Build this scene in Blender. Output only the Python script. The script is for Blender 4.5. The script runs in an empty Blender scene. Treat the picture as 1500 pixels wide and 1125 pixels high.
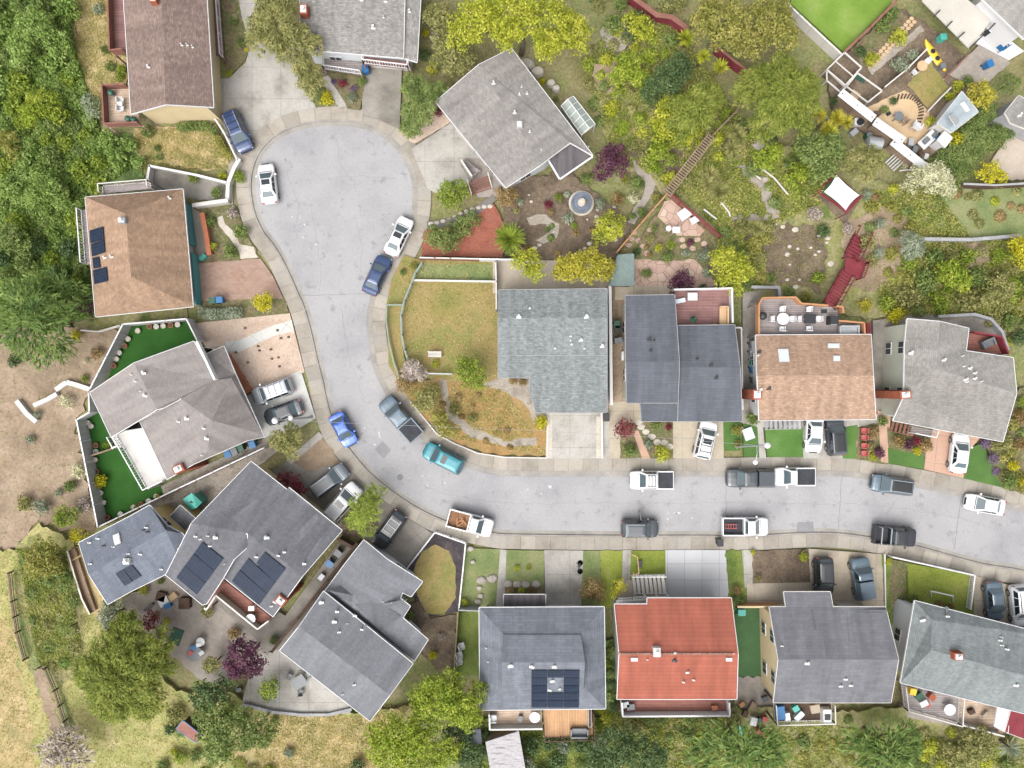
import bpy, math, random
import numpy as np
from mathutils import Vector
from mathutils.geometry import tessellate_polygon
rng = random.Random(11)
NR = np.random.default_rng(11)
scene = bpy.context.scene
COL = scene.collection
# ---------------------------------------------------------------- camera, sky, sun, exposure
CAM_H = 75.0                 # drone height above the street, metres
MPP = 110.0 / 1500           # metres on the ground per photo pixel
cam_d = bpy.data.cameras.new('camera')
cam_d.sensor_width = 36; cam_d.lens = 36 * CAM_H / 110.0
cam_d.clip_start = 1; cam_d.clip_end = 600
cam = bpy.data.objects.new('camera', cam_d); COL.objects.link(cam)
cam.location = (0, 0, CAM_H); cam.rotation_euler = (0, 0, 0)
scene.camera = cam
SUN_D = Vector((-0.36, -0.60, 1.05)).normalized()
world = bpy.data.worlds.new('World'); scene.world = world
world.use_nodes = True
wn = world.node_tree.nodes; wl = world.node_tree.links
sky = wn.new('ShaderNodeTexSky'); sky.sky_type = 'NISHITA'; sky.sun_disc = False
sky.sun_elevation = math.asin(SUN_D.z); sky.sun_rotation = math.atan2(SUN_D.x, SUN_D.y)
sky.air_density = 1.0; sky.dust_density = 6.0; sky.ozone_density = 0.4
hsv = wn.new('ShaderNodeHueSaturation'); hsv.inputs['Saturation'].default_value = 0.22
wl.new(sky.outputs[0], hsv.inputs['Color'])
wl.new(hsv.outputs[0], wn['Background'].inputs['Color'])
wn['Background'].inputs['Strength'].default_value = 0.15
sd = bpy.data.lights.new('sun', 'SUN'); sd.energy = 1.15; sd.angle = math.radians(70); sd.color = (1, .965, .91)
sun = bpy.data.objects.new('sun', sd); COL.objects.link(sun)
sun.rotation_euler = (-SUN_D).to_track_quat('-Z', 'Y').to_euler()
vs = scene.view_settings
vs.view_transform = 'Standard'; vs.look = 'None'; vs.exposure = 1.06; vs.gamma = 1; vs.use_curve_mapping = False
scene.cycles.max_bounces = 8; scene.cycles.diffuse_bounces = 5; scene.cycles.glossy_bounces = 2
scene.cycles.transmission_bounces = 3; scene.cycles.transparent_max_bounces = 6

# ---------------------------------------------------------------- geometry helpers
def P(px, py, z=0.0):
    """a photo pixel at height z -> a point in the place (metres)"""
    k = (CAM_H - z) / CAM_H * MPP
    return Vector(((px - 750) * k, -(py - 562.5) * k, z))
def lin(v):
    v /= 255.0
    return v / 12.92 if v <= .04045 else ((v + .055) / 1.055) ** 2.4
def c(r, g, b, k=.5):
    return (lin(r) * k, lin(g) * k, lin(b) * k, 1)

class MB:
    def __init__(s): s.v = []; s.f = []; s.uv = None
    def add(s, pts, faces):
        o = len(s.v); s.v += [tuple(p) for p in pts]
        s.f += [tuple(i + o for i in f) for f in faces]
        return s
    def box(s, ctr, size, rz=0, axis=None):
        hx, hy, hz = size[0]/2, size[1]/2, size[2]/2
        cs, sn = math.cos(rz), math.sin(rz)
        pts = []
        for z in (-hz, hz):
            for x, y in ((-hx,-hy),(hx,-hy),(hx,hy),(-hx,hy)):
                pts.append((ctr[0]+x*cs-y*sn, ctr[1]+x*sn+y*cs, ctr[2]+z))
        return s.add(pts, [(3,2,1,0),(4,5,6,7),(0,1,5,4),(1,2,6,5),(2,3,7,6),(3,0,4,7)])
    def bar(s, a, b, w, h):
        """a square-section bar from a to b"""
        a, b = Vector(a), Vector(b); d = (b-a)
        if d.length < 1e-5: return s
        d.normalize(); up = Vector((0,0,1)) if abs(d.z) < .95 else Vector((1,0,0))
        sx = d.cross(up).normalized()*w/2; sy = sx.cross(d).normalized()*h/2
        pts = [p + q for p in (a,b) for q in (-sx-sy, sx-sy, sx+sy, -sx+sy)]
        return s.add(pts, [(0,1,2,3),(7,6,5,4),(0,4,5,1),(1,5,6,2),(2,6,7,3),(3,7,4,0)])
    def tube(s, pts, rad, n=8):
        pts = [Vector(p) for p in pts]; rad = rad if isinstance(rad, (list, tuple)) else [rad]*len(pts)
        rings = []
        for i, p in enumerate(pts):
            d = (pts[min(i+1, len(pts)-1)] - pts[max(i-1, 0)]).normalized()
            up = Vector((0,0,1)) if abs(d.z) < .9 else Vector((1,0,0))
            a = d.cross(up).normalized(); b = d.cross(a).normalized()
            rings.append([p + (a*math.cos(t) + b*math.sin(t))*rad[i] for t in [2*math.pi*k/n for k in range(n)]])
        return s.loft(rings)
    def loft(s, rings, cap=True):
        n = len(rings[0]); o = [p for r in rings for p in r]; f = []
        for i in range(len(rings)-1):
            for k in range(n):
                f.append((i*n+k, i*n+(k+1)%n, (i+1)*n+(k+1)%n, (i+1)*n+k))
        if cap: f.append(tuple(range(n-1,-1,-1))); f.append(tuple((len(rings)-1)*n + k for k in range(n)))
        return s.add(o, f)
    def lathe(s, ctr, prof, n=14):
        return s.loft([[Vector((ctr[0]+r*math.cos(2*math.pi*k/n), ctr[1]+r*math.sin(2*math.pi*k/n), ctr[2]+z)) for k in range(n)] for r, z in prof])
    def prism(s, pts, z0, z1):
        """pts: xy outline; vertical prism"""
        n = len(pts); a = sum(pts[i][0]*pts[(i+1)%n][1]-pts[(i+1)%n][0]*pts[i][1] for i in range(n))
        if a < 0: pts = pts[::-1]
        v = [(p[0], p[1], z0) for p in pts] + [(p[0], p[1], z1) for p in pts]
        f = [(i, (i+1)%n, n+(i+1)%n, n+i) for i in range(n)]
        tri = tessellate_polygon([[Vector((p[0], p[1], 0)) for p in pts]])
        for t in tri:
            q = [pts[i] for i in t]
            ar = (q[1][0]-q[0][0])*(q[2][1]-q[0][1])-(q[2][0]-q[0][0])*(q[1][1]-q[0][1])
            t = t if ar > 0 else t[::-1]
            f.append(tuple(n+i for i in t))
        return s.add(v, f)

def obj(name, mb, mat, parent=None, smooth=False):
    off = parent_world(parent) if parent else Vector((0,0,0))
    me = bpy.data.meshes.new(name)
    me.from_pydata([(v[0]-off.x, v[1]-off.y, v[2]-off.z) for v in mb.v], [], mb.f)
    if mb.uv:
        uvl = me.uv_layers.new(name='uv')
        uvl.data.foreach_set('uv', np.array(mb.uv, dtype=np.float32).ravel())
    if smooth: me.polygons.foreach_set('use_smooth', [True]*len(me.polygons))
    me.materials.append(mat); me.update()
    o = bpy.data.objects.new(name, me); COL.objects.link(o)
    if parent: o.parent = parent
    return o
def parent_world(o):
    v = Vector((0,0,0))
    while o: v += o.location; o = o.parent
    return v
def tag(o, label=None, cat=None, group=None, kind=None):
    if label: o['label'] = label
    if cat: o['category'] = cat
    if group: o['group'] = group
    if kind: o['kind'] = kind
    return o
def empty(name, loc, label, cat, group=None, rz=0):
    o = bpy.data.objects.new(name, None); COL.objects.link(o)
    o.location = loc; o.rotation_euler = (0, 0, rz); o.empty_display_size = .3
    return tag(o, label, cat, group)
def copy_tree(o, parent=None):
    d = o.copy(); COL.objects.link(d)
    if parent: d.parent = parent
    for ch in list(o.children): copy_tree(ch, d)
    return d
def smooth_line(pts, step=4.0, closed=False):
    """Catmull-Rom through photo points"""
    pts = [Vector((p[0], p[1], 0)) for p in pts]; out = []; n = len(pts)
    for i in range(n if closed else n-1):
        g = lambda k: pts[k % n] if closed else pts[min(max(k, 0), n-1)]
        p0, p1, p2, p3 = g(i-1), g(i), g(i+1), g(i+2)
        m = max(2, int((p2-p1).length/step))
        for k in range(m):
            t = k/m
            out.append(.5*((2*p1)+(p2-p0)*t+(2*p0-5*p1+4*p2-p3)*t*t+(3*p1-p0-3*p2+p3)*t**3))
    if not closed: out.append(pts[-1])
    return out
def offset_line(pts, d):
    out = []
    for i, p in enumerate(pts):
        t = (pts[min(i+1, len(pts)-1)] - pts[max(i-1, 0)]).normalized()
        out.append(p + Vector((t.y, -t.x, 0))*d)
    return out
def inside(x, y, poly):
    r = False; j = len(poly)-1
    for i in range(len(poly)):
        xi, yi = poly[i][0], poly[i][1]; xj, yj = poly[j][0], poly[j][1]
        if (yi > y) != (yj > y) and x < (xj-xi)*(y-yi)/(yj-yi)+xi: r = not r
        j = i
    return r

# ---------------------------------------------------------------- materials
def new_mat(name):
    m = bpy.data.materials.new(name); m.use_nodes = True
    nt = m.node_tree; b = nt.nodes['Principled BSDF']
    return m, nt.nodes, nt.links, b
def ramp(n, cols, lo=.3, hi=.7):
    r = n.new('ShaderNodeValToRGB'); e = r.color_ramp.elements
    while len(e) < len(cols): e.new(.5)
    for i, col in enumerate(cols):
        e[i].position = lo + (hi-lo)*i/max(1, len(cols)-1); e[i].color = col
    return r
def noise(n, l, vec, scale, detail=4, rough=.6):
    t = n.new('ShaderNodeTexNoise'); t.inputs['Scale'].default_value = scale
    t.inputs['Detail'].default_value = detail; t.inputs['Roughness'].default_value = rough
    l.new(vec, t.inputs['Vector']); return t
def mixc(n, l, kind, fac, a, b):
    x = n.new('ShaderNodeMix'); x.data_type = 'RGBA'; x.blend_type = kind
    if isinstance(fac, (int, float)): x.inputs[0].default_value = fac
    else: l.new(fac, x.inputs[0])
    for s, k in ((a, 6), (b, 7)):
        if isinstance(s, tuple): x.inputs[k].default_value = s
        else: l.new(s, x.inputs[k])
    return x.outputs[2]
def grey(n, l, src, lo, hi, a=.3, b=.7):
    r = n.new('ShaderNodeMapRange'); r.inputs[1].default_value = a; r.inputs[2].default_value = b
    r.inputs[3].default_value = lo; r.inputs[4].default_value = hi
    l.new(src, r.inputs[0]); return r.outputs[0]
def M(name, cols, scale=.5, detail=5, rough=.9, fine=.25, fscale=6, spots=None, bump=.0, metal=0, coat=0, isl=0, stretch=None, lo=.32, hi=.68, joints=None):
    """surface with a broad colour variation, fine grain, optional spots and bump, all from position"""
    m, n, l, b = new_mat(name)
    g = n.new('ShaderNodeNewGeometry'); vec = g.outputs['Position']
    if stretch:
        mp = n.new('ShaderNodeMapping'); mp.inputs['Rotation'].default_value = (0, 0, stretch[2]); mp.inputs['Scale'].default_value = (stretch[0], stretch[1], 1)
        l.new(vec, mp.inputs['Vector']); vec = mp.outputs[0]
    if len(cols) > 1:
        t = noise(n, l, vec, scale, detail); r = ramp(n, cols, lo, hi); l.new(t.outputs[0], r.inputs[0]); col = r.outputs[0]
    else: col = cols[0]
    if fine:
        f = noise(n, l, g.outputs['Position'], fscale, 6, .7)
        v = grey(n, l, f.outputs[0], 1-fine, 1+fine)
        cc = n.new('ShaderNodeCombineColor'); [l.new(v, cc.inputs[i]) for i in range(3)]
        col = mixc(n, l, 'MULTIPLY', 1.0, col, cc.outputs[0])
    if isl:
        v = grey(n, l, g.outputs['Random Per Island'], 1-isl, 1+isl, 0, 1)
        cc = n.new('ShaderNodeCombineColor'); [l.new(v, cc.inputs[i]) for i in range(3)]
        col = mixc(n, l, 'MULTIPLY', 1.0, col, cc.outputs[0])
    if spots:
        s = noise(n, l, g.outputs['Position'], spots[1], 5, .65)
        col = mixc(n, l, 'MIX', grey(n, l, s.outputs[0], 0, 1, spots[2], spots[2]+.12), col, spots[0])
    if joints:
        mj = n.new('ShaderNodeMapping'); mj.inputs['Rotation'].default_value = (0, 0, joints[2]); l.new(g.outputs['Position'], mj.inputs[0])
        bj = n.new('ShaderNodeTexBrick'); bj.offset = 0; bj.inputs['Scale'].default_value = 1; bj.inputs['Brick Width'].default_value = joints[0]; bj.inputs['Row Height'].default_value = joints[1]; bj.inputs['Mortar Size'].default_value = .025; bj.inputs['Mortar Smooth'].default_value = .4
        l.new(mj.outputs[0], bj.inputs[0]); fm = n.new('ShaderNodeMath'); fm.operation = 'MULTIPLY'; fm.inputs[1].default_value = .6; l.new(bj.outputs['Fac'], fm.inputs[0])
        col = mixc(n, l, 'MIX', fm.outputs[0], col, c(120,115,108))
    if isinstance(col, tuple): b.inputs['Base Color'].default_value = col
    else: l.new(col, b.inputs['Base Color'])
    b.inputs['Roughness'].default_value = rough; b.inputs['Metallic'].default_value = metal
    if coat: b.inputs['Coat Weight'].default_value = coat; b.inputs['Coat Roughness'].default_value = .08
    if rough > .8: b.inputs['Specular IOR Level'].default_value = .25
    if bump:
        bn = noise(n, l, g.outputs['Position'], fscale, 6, .7)
        bp = n.new('ShaderNodeBump'); bp.inputs['Strength'].default_value = bump; bp.inputs['Distance'].default_value = .1
        l.new(bn.outputs[0], bp.inputs['Height']); l.new(bp.outputs[0], b.inputs['Normal'])
    return m
def shingle(name, base, var=.2, tile=(.36, .17), warm=None, line=.8, stain=None, bump=.3):
    m, n, l, b = new_mat(name)
    uv = n.new('ShaderNodeUVMap'); uv.uv_map = 'uv'
    br = n.new('ShaderNodeTexBrick'); br.inputs['Scale'].default_value = 1
    br.inputs['Brick Width'].default_value = tile[0]; br.inputs['Row Height'].default_value = tile[1]
    br.inputs['Mortar Size'].default_value = .03; br.inputs['Mortar Smooth'].default_value = .6; br.inputs['Bias'].default_value = 0
    k = lambda f: tuple(min(1, x*f) for x in base[:3]) + (1,)
    br.inputs['Color1'].default_value = k(1-var); br.inputs['Color2'].default_value = k(1+var); br.inputs['Mortar'].default_value = k(line)
    l.new(uv.outputs[0], br.inputs['Vector'])
    g = n.new('ShaderNodeNewGeometry')
    f = noise(n, l, uv.outputs[0], 2.6, 5, .75); v = grey(n, l, f.outputs[0], 1-var*1.3, 1+var*1.3, .3, .7)
    cc = n.new('ShaderNodeCombineColor'); [l.new(v, cc.inputs[i]) for i in range(3)]
    col = mixc(n, l, 'MULTIPLY', 1, br.outputs[0], cc.outputs[0])
    # weathering runs down the slope
    mp = n.new('ShaderNodeMapping'); mp.inputs['Scale'].default_value = (.55, .09, 1); l.new(uv.outputs[0], mp.inputs[0])
    w = noise(n, l, mp.outputs[0], 1.6, 4, .6); v2 = grey(n, l, w.outputs[0], .8, 1.2)
    c2 = n.new('ShaderNodeCombineColor'); [l.new(v2, c2.inputs[i]) for i in range(3)]
    col = mixc(n, l, 'MULTIPLY', 1, col, c2.outputs[0])
    if stain:
        s = noise(n, l, g.outputs['Position'], .45, 5, .7)
        col = mixc(n, l, 'MIX', grey(n, l, s.outputs[0], 0, .55, .52, .72), col, stain)
    l.new(col, b.inputs['Base Color']); b.inputs['Roughness'].default_value = .92; b.inputs['Specular IOR Level'].default_value = .25
    bp = n.new('ShaderNodeBump'); bp.inputs['Strength'].default_value = bump; bp.inputs['Distance'].default_value = .04
    l.new(f.outputs[0], bp.inputs['Height']); l.new(bp.outputs[0], b.inputs['Normal'])
    return m
def planks(name, col, width=.16, rz=0, var=.15, gap=.5, rough=.8):
    """boards running along local x after a turn of rz, from position"""
    m, n, l, b = new_mat(name)
    g = n.new('ShaderNodeNewGeometry'); mp = n.new('ShaderNodeMapping'); mp.inputs['Rotation'].default_value = (0, 0, rz)
    l.new(g.outputs['Position'], mp.inputs[0])
    br = n.new('ShaderNodeTexBrick'); br.inputs['Scale'].default_value = 1
    br.inputs['Brick Width'].default_value = 3.2; br.inputs['Row Height'].default_value = width
    br.inputs['Mortar Size'].default_value = width*.12; br.inputs['Bias'].default_value = 0
    k = lambda f: tuple(min(1, x*f) for x in col[:3]) + (1,)
    br.inputs['Color1'].default_value = k(1-var); br.inputs['Color2'].default_value = k(1+var); br.inputs['Mortar'].default_value = k(gap)
    l.new(mp.outputs[0], br.inputs[0])
    f = noise(n, l, g.outputs['Position'], 1.2, 5, .7); v = grey(n, l, f.outputs[0], .85, 1.15)
    cc = n.new('ShaderNodeCombineColor'); [l.new(v, cc.inputs[i]) for i in range(3)]
    l.new(mixc(n, l, 'MULTIPLY', 1, br.outputs[0], cc.outputs[0]), b.inputs['Base Color'])
    b.inputs['Roughness'].default_value = rough
    return m
def paint(name, col, rough=.35, metal=.0, coat=.6):
    m, n, l, b = new_mat(name)
    g = n.new('ShaderNodeNewGeometry')
    f = noise(n, l, g.outputs['Position'], 1.5, 4, .6); v = grey(n, l, f.outputs[0], .93, 1.05)
    cc = n.new('ShaderNodeCombineColor'); [l.new(v, cc.inputs[i]) for i in range(3)]
    l.new(mixc(n, l, 'MULTIPLY', 1, col, cc.outputs[0]), b.inputs['Base Color'])
    b.inputs['Roughness'].default_value = rough; b.inputs['Metallic'].default_value = metal
    b.inputs['Coat Weight'].default_value = coat; b.inputs['Coat Roughness'].default_value = .06
    return m
def leaf_mat(name, cols, k=.8, scale=.9, jit=.27, trans=.4):
    m, n, l, b = new_mat(name)
    g = n.new('ShaderNodeNewGeometry')
    t = noise(n, l, g.outputs['Position'], scale, 4, .65)
    r = ramp(n, [c(*x, k=k) for x in cols], .3, .7); l.new(t.outputs[0], r.inputs[0])
    v = grey(n, l, g.outputs['Random Per Island'], 1-jit, 1+jit, 0, 1)
    cc = n.new('ShaderNodeCombineColor'); [l.new(v, cc.inputs[i]) for i in range(3)]
    col = mixc(n, l, 'MULTIPLY', 1, r.outputs[0], cc.outputs[0])
    l.new(col, b.inputs['Base Color']); b.inputs['Roughness'].default_value = .6; b.inputs['Specular IOR Level'].default_value = .3
    tr = n.new('ShaderNodeBsdfTranslucent'); l.new(col, tr.inputs[0])
    mx = n.new('ShaderNodeMixShader'); mx.inputs[0].default_value = trans
    l.new(b.outputs[0], mx.inputs[1]); l.new(tr.outputs[0], mx.inputs[2])
    l.new(mx.outputs[0], n['Material Output'].inputs['Surface'])
    return m
G = {}
def setup_ground():
    G['terrain'] = M('wild_ground', [c(128,124,78), c(155,146,106), c(140,146,92), c(178,164,130)], .22, 6, fine=.4, fscale=3.5, bump=.6)
    G['scrub'] = M('scrub_ground', [c(92,112,62), c(115,138,76), c(140,158,94)], .3, 6, fine=.45, fscale=3.5, bump=.6)
    G['wildgreen'] = M('wild_green_ground', [c(125,132,74), c(150,150,95), c(168,160,118), c(118,132,72)], .35, 6, fine=.4, fscale=3, bump=.6)
    G['drygrass'] = M('dry_grass', [c(168,160,112), c(200,178,130), c(214,192,148)], .45, 6, fine=.25, fscale=4, bump=.5)
    G['straw'] = M('straw_slope', [c(156,163,98), c(196,186,128), c(170,173,106), c(208,193,144)], .25, 6, fine=.3, fscale=4, bump=.5)
    G['dirt'] = M('dirt', [c(148,129,109), c(171,150,128), c(188,168,145)], .25, 6, fine=.25, fscale=3, bump=.5)
    G['dirtdark'] = M('dark_soil', [c(100,88,75), c(128,112,95), c(145,130,110)], .6, 6, fine=.4, fscale=4, bump=.6)
    G['soilgarden'] = M('garden_soil', [c(120,105,85), c(140,128,98), c(112,118,72), c(160,145,120)], .8, 6, fine=.4, fscale=4, bump=.6)
    G['mulch'] = M('red_mulch', [c(150,90,74), c(172,106,88), c(165,110,92)], .7, 6, fine=.3, fscale=6, bump=.5)
    G['mulchdark'] = M('dark_mulch', [c(62,58,62), c(85,78,82), c(105,95,95)], .8, 6, fine=.4, fscale=5, bump=.6)
    G['lawn'] = M('green_lawn', [c(102,124,58), c(126,143,70), c(146,154,86)], .4, 6, fine=.3, fscale=5, bump=.5)
    G['lawnpale'] = M('pale_lawn', [c(118,138,85), c(142,152,100), c(160,160,118)], .4, 6, fine=.25, fscale=5, bump=.5)
    G['lawnbright'] = M('bright_lawn', [c(128,146,58), c(150,162,70), c(166,168,92)], .35, 6, fine=.25, fscale=5, bump=.4)
    G['lawndry'] = M('patchy_dry_lawn', [c(128,134,72), c(156,146,86), c(172,152,102), c(146,146,84), c(168,140,94)], .16, 6, fine=.25, fscale=4, bump=.5)
    G['lawnbrown'] = M('brown_lawn', [c(160,128,82), c(182,146,96), c(164,142,92), c(194,158,110)], .3, 6, fine=.3, fscale=4, bump=.5)
    G['turfdark'] = M('dark_artificial_turf', [c(44,94,30), c(56,108,38)], .5, 4, fine=.18, fscale=6)
    G['turf'] = M('artificial_turf', [c(82,118,58), c(98,134,68)], .5, 4, fine=.15, fscale=6)
    G['turflime'] = M('lime_artificial_turf', [c(118,150,58), c(130,162,66), c(146,172,86)], .3, 4, fine=.12, fscale=6)
    G['turf2'] = M('front_artificial_turf', [c(86,126,58), c(98,138,66), c(112,146,82)], .4, 5, fine=.16, fscale=6)
    G['turfdeep'] = M('deep_green_turf', [c(75,110,70), c(88,124,80)], .5, 4, fine=.15, fscale=6)
    G['asphalt'] = M('worn_asphalt', [c(166,166,169), c(182,181,183), c(190,189,190)], .16, 6, rough=.9, fine=.09, fscale=4, spots=(c(158,158,161), .9, .57))
    G['gutter'] = M('gutter_concrete', [c(160,155,150), c(188,183,175)], .6, 5, fine=.12, fscale=5)
    G['sidewalk'] = M('sidewalk_concrete', [c(166,158,146), c(186,178,166), c(180,175,168)], .35, 5, fine=.1, fscale=4, isl=.13)
    G['concrete'] = M('driveway_concrete', [c(158,153,146), c(192,188,180), c(205,202,196)], .35, 6, fine=.12, fscale=4, joints=(3.1,3.4,0), spots=(c(150,145,138), .5, .62))
    G['concretedark'] = M('stained_concrete', [c(132,126,118), c(160,154,145), c(178,172,164)], .35, 6, fine=.12, fscale=4, joints=(3.2,3.0,.9))
    G['concretepale'] = M('pale_concrete', [c(212,211,206), c(228,227,222), c(220,219,215)], .3, 5, fine=.08, fscale=4, joints=(3.3,3.2,.65), spots=(c(185,182,175), .4, .64))
    G['concretewarm'] = M('warm_concrete', [c(180,168,150), c(204,192,172), c(192,180,160)], .3, 5, fine=.1, fscale=4, joints=(2.6,2.9,0), spots=(c(165,155,140), .6, .64))
    G['salmon'] = M('salmon_concrete', [c(205,168,146), c(218,182,160)], .4, 5, fine=.08, fscale=4, joints=(2.7,3.0,.12))
    G['gravelpink'] = M('pink_gravel', [c(205,180,160), c(222,200,182), c(214,188,166)], .4, 6, fine=.22, fscale=5, bump=.4)
    G['gravel'] = M('grey_gravel', [c(165,155,142), c(188,178,165), c(150,140,128)], .6, 6, fine=.3, fscale=5, bump=.5)
    G['sand'] = M('sand', [c(215,185,145), c(232,205,168)], .5, 5, fine=.1, fscale=5)
    G['paver'] = M('grey_pavers', [c(158,148,140), c(180,170,160), c(170,162,155)], .4, 6, fine=.15, fscale=3)
    G['patiobeige'] = M('beige_patio', [c(195,182,165), c(210,198,182)], .4, 5, fine=.1, fscale=3)
    G['patch'] = M('asphalt_patch', [c(150,150,154), c(165,165,168)], .8, 5, fine=.12, fscale=6)
    G['white'] = M('white_road_paint', [c(225,225,227), c(212,212,215)], 2, 3, fine=.1)
    G['crack'] = M('tar_seam', [c(140,140,142), c(158,158,160)], .8, 4, fine=.2)
    G['stone'] = M('pale_stone', [c(205,196,182), c(222,214,202)], 1.5, 4, fine=.15, isl=.15)
    G['rock'] = M('field_stone', [c(170,160,150), c(205,198,188)], 1.5, 4, fine=.2, isl=.2, bump=.3)
    m, n, l, b = new_mat('flagstone')
    g = n.new('ShaderNodeNewGeometry'); vo = n.new('ShaderNodeTexVoronoi'); vo.inputs['Scale'].default_value = 1.1
    l.new(g.outputs['Position'], vo.inputs['Vector'])
    r = ramp(n, [c(196,160,140), c(216,188,168), c(205,172,158), c(222,200,180)], .1, .9); l.new(vo.outputs['Color'], r.inputs[0])
    ve = n.new('ShaderNodeTexVoronoi'); ve.feature = 'DISTANCE_TO_EDGE'; ve.inputs['Scale'].default_value = 1.1; l.new(g.outputs['Position'], ve.inputs['Vector'])
    l.new(mixc(n, l, 'MIX', grey(n, l, ve.outputs['Distance'], 1, 0, 0, .05), r.outputs[0], c(150,128,110)), b.inputs['Base Color']); b.inputs['Roughness'].default_value = .9
    G['flag'] = m
    m, n, l, b = new_mat('brick_paving')
    g = n.new('ShaderNodeNewGeometry'); br = n.new('ShaderNodeTexBrick'); br.inputs['Scale'].default_value = 1
    br.inputs['Brick Width'].default_value = .42; br.inputs['Row Height'].default_value = .24; br.inputs['Mortar Size'].default_value = .015; br.inputs['Bias'].default_value = 0
    br.inputs['Color1'].default_value = c(165,128,110); br.inputs['Color2'].default_value = c(190,156,138); br.inputs['Mortar'].default_value = c(150,125,110)
    l.new(g.outputs['Position'], br.inputs[0]); f = noise(n, l, g.outputs['Position'], .5, 5); 
    l.new(mixc(n, l, 'MIX', grey(n, l, f.outputs[0], 0, .6), br.outputs[0], c(182,160,146)), b.inputs['Base Color']); b.inputs['Roughness'].default_value = .9
    G['brickpave'] = m
    m, n, l, b = new_mat('concrete_slabs')
    g = n.new('ShaderNodeNewGeometry'); br = n.new('ShaderNodeTexBrick'); br.offset = 0; br.inputs['Scale'].default_value = 1
    br.inputs['Brick Width'].default_value = 1.85; br.inputs['Row Height'].default_value = 1.75; br.inputs['Mortar Size'].default_value = .03; br.inputs['Bias'].default_value = 0
    br.inputs['Color1'].default_value = c(210,211,213); br.inputs['Color2'].default_value = c(226,226,228); br.inputs['Mortar'].default_value = c(170,172,176)
    l.new(g.outputs['Position'], br.inputs[0]); f = noise(n, l, g.outputs['Position'], .6, 5)
    l.new(mixc(n, l, 'MIX', grey(n, l, f.outputs[0], 0, .5), br.outputs[0], c(200,202,206)), b.inputs['Base Color']); b.inputs['Roughness'].default_value = .85
    G['slabs'] = m
    G['turfdarksoil'] = G['dirtdark']
setup_ground()
W = dict(
    white=M('white_paint', [c(245,245,247,.5)], fine=.05, rough=.5), offwhite=M('off_white_paint', [c(230,226,220,.5)], fine=.07, rough=.6),
    cream=M('cream_siding', [c(228,208,168,.6), c(215,196,158,.6)], .5, fine=.08), sage=M('sage_siding', [c(205,205,190,.6), c(190,192,178,.6)], .5, fine=.08),
    pale=M('pale_grey_siding', [c(222,226,228,.62), c(205,210,214,.62)], .5, fine=.06), tan=M('tan_siding', [c(225,200,140,.6), c(212,188,130,.6)], .5, fine=.08),
    teal=M('teal_paint', [c(98,158,160)], fine=.08), fencegrey=planks('grey_fence_boards', c(205,203,202,.52), .2, .4, .06, .8), fencewood=M('weathered_wood', [c(150,128,108), c(172,150,130)], 1, fine=.25),
    fencered=M('redwood_fence', [c(142,98,86), c(162,115,102)], 1, fine=.2), fencegreen=M('green_mesh_fence', [c(150,168,155), c(172,185,172)], 1, fine=.15),
    darkwood=M('dark_timber', [c(85,68,58), c(110,90,76)], 1, fine=.25), brick=M('red_brick', [c(165,90,68), c(192,115,88)], 2.2, fine=.3, fscale=7),
    redpaint=M('barn_red_paint', [c(132,52,62), c(152,70,78)], .8, fine=.18), orange=M('cedar_rail', [c(195,142,102), c(212,160,118)], 1, fine=.15),
    black=M('black_plastic', [c(40,42,46)], fine=.1, rough=.5), blue=M('blue_plastic', [c(40,120,180)], fine=.08, rough=.45), green=M('green_plastic', [c(40,95,75)], fine=.1, rough=.5),
    greybin=M('grey_plastic', [c(120,124,128)], fine=.1, rough=.5), teal2=M('turquoise_plastic', [c(90,195,180)], fine=.08, rough=.5), yellow=M('yellow_plastic', [c(242,200,55,.6)], fine=.06, rough=.4),
    metal=M('galvanised_metal', [c(185,190,195), c(205,208,210)], 1, fine=.08, rough=.5, metal=.3), vent=M('vent_metal', [c(228,228,228,.54), c(212,211,209,.54)], 1, fine=.08, rough=.5),
    glass=paint('dark_window_glass', (.03,.035,.045,1), .12, 0, 0), sky=paint('skylight_glass', c(215,225,232,.6), .2, 0, 0.3), redfab=M('red_cushion', [c(205,112,108)], fine=.12),
    deckred=planks('red_brown_deck', c(170,112,98), .16, 0), deckpink=planks('rose_brown_deck', c(158,116,112), .16, 0), deckgrey=planks('grey_deck', c(172,162,160), .2, 0), deckcedar=planks('cedar_deck', c(220,172,125), .17, math.pi/2),
    decktan=planks('tan_deck', c(222,196,172), .17, 0), tabletop=M('pale_wood', [c(215,180,140), c(230,198,160)], 1, fine=.1), fabric=M('white_sailcloth', [c(240,240,242,.55)], fine=.04), terracotta=M('terracotta', [c(180,110,80), c(200,130,100)], 1, fine=.15),
    solar=None, tan2=M('tan_canvas', [c(195,180,160)], fine=.08), bark=M('bark', [c(110,95,80), c(140,125,108)], 2, fine=.3, fscale=5), greywall=M('grey_block_wall', [c(165,165,168), c(190,190,192)], .8, fine=.15), membrane=M('flat_roof_membrane', [c(205,200,190), c(220,216,206)], .3, fine=.06), darkflat=M('dark_flat_roof', [c(92,88,92), c(125,120,122)], .5, fine=.2, stretch=(3,.3,.5)), corrug=M('weathered_corrugated_sheet', [c(150,145,150), c(205,202,205), c(165,160,165)], 1.2, fine=.2, stretch=(.5,3,.2)), greendull=M('green_tin', [c(120,138,136), c(140,156,152)], 1, fine=.15))
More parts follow.
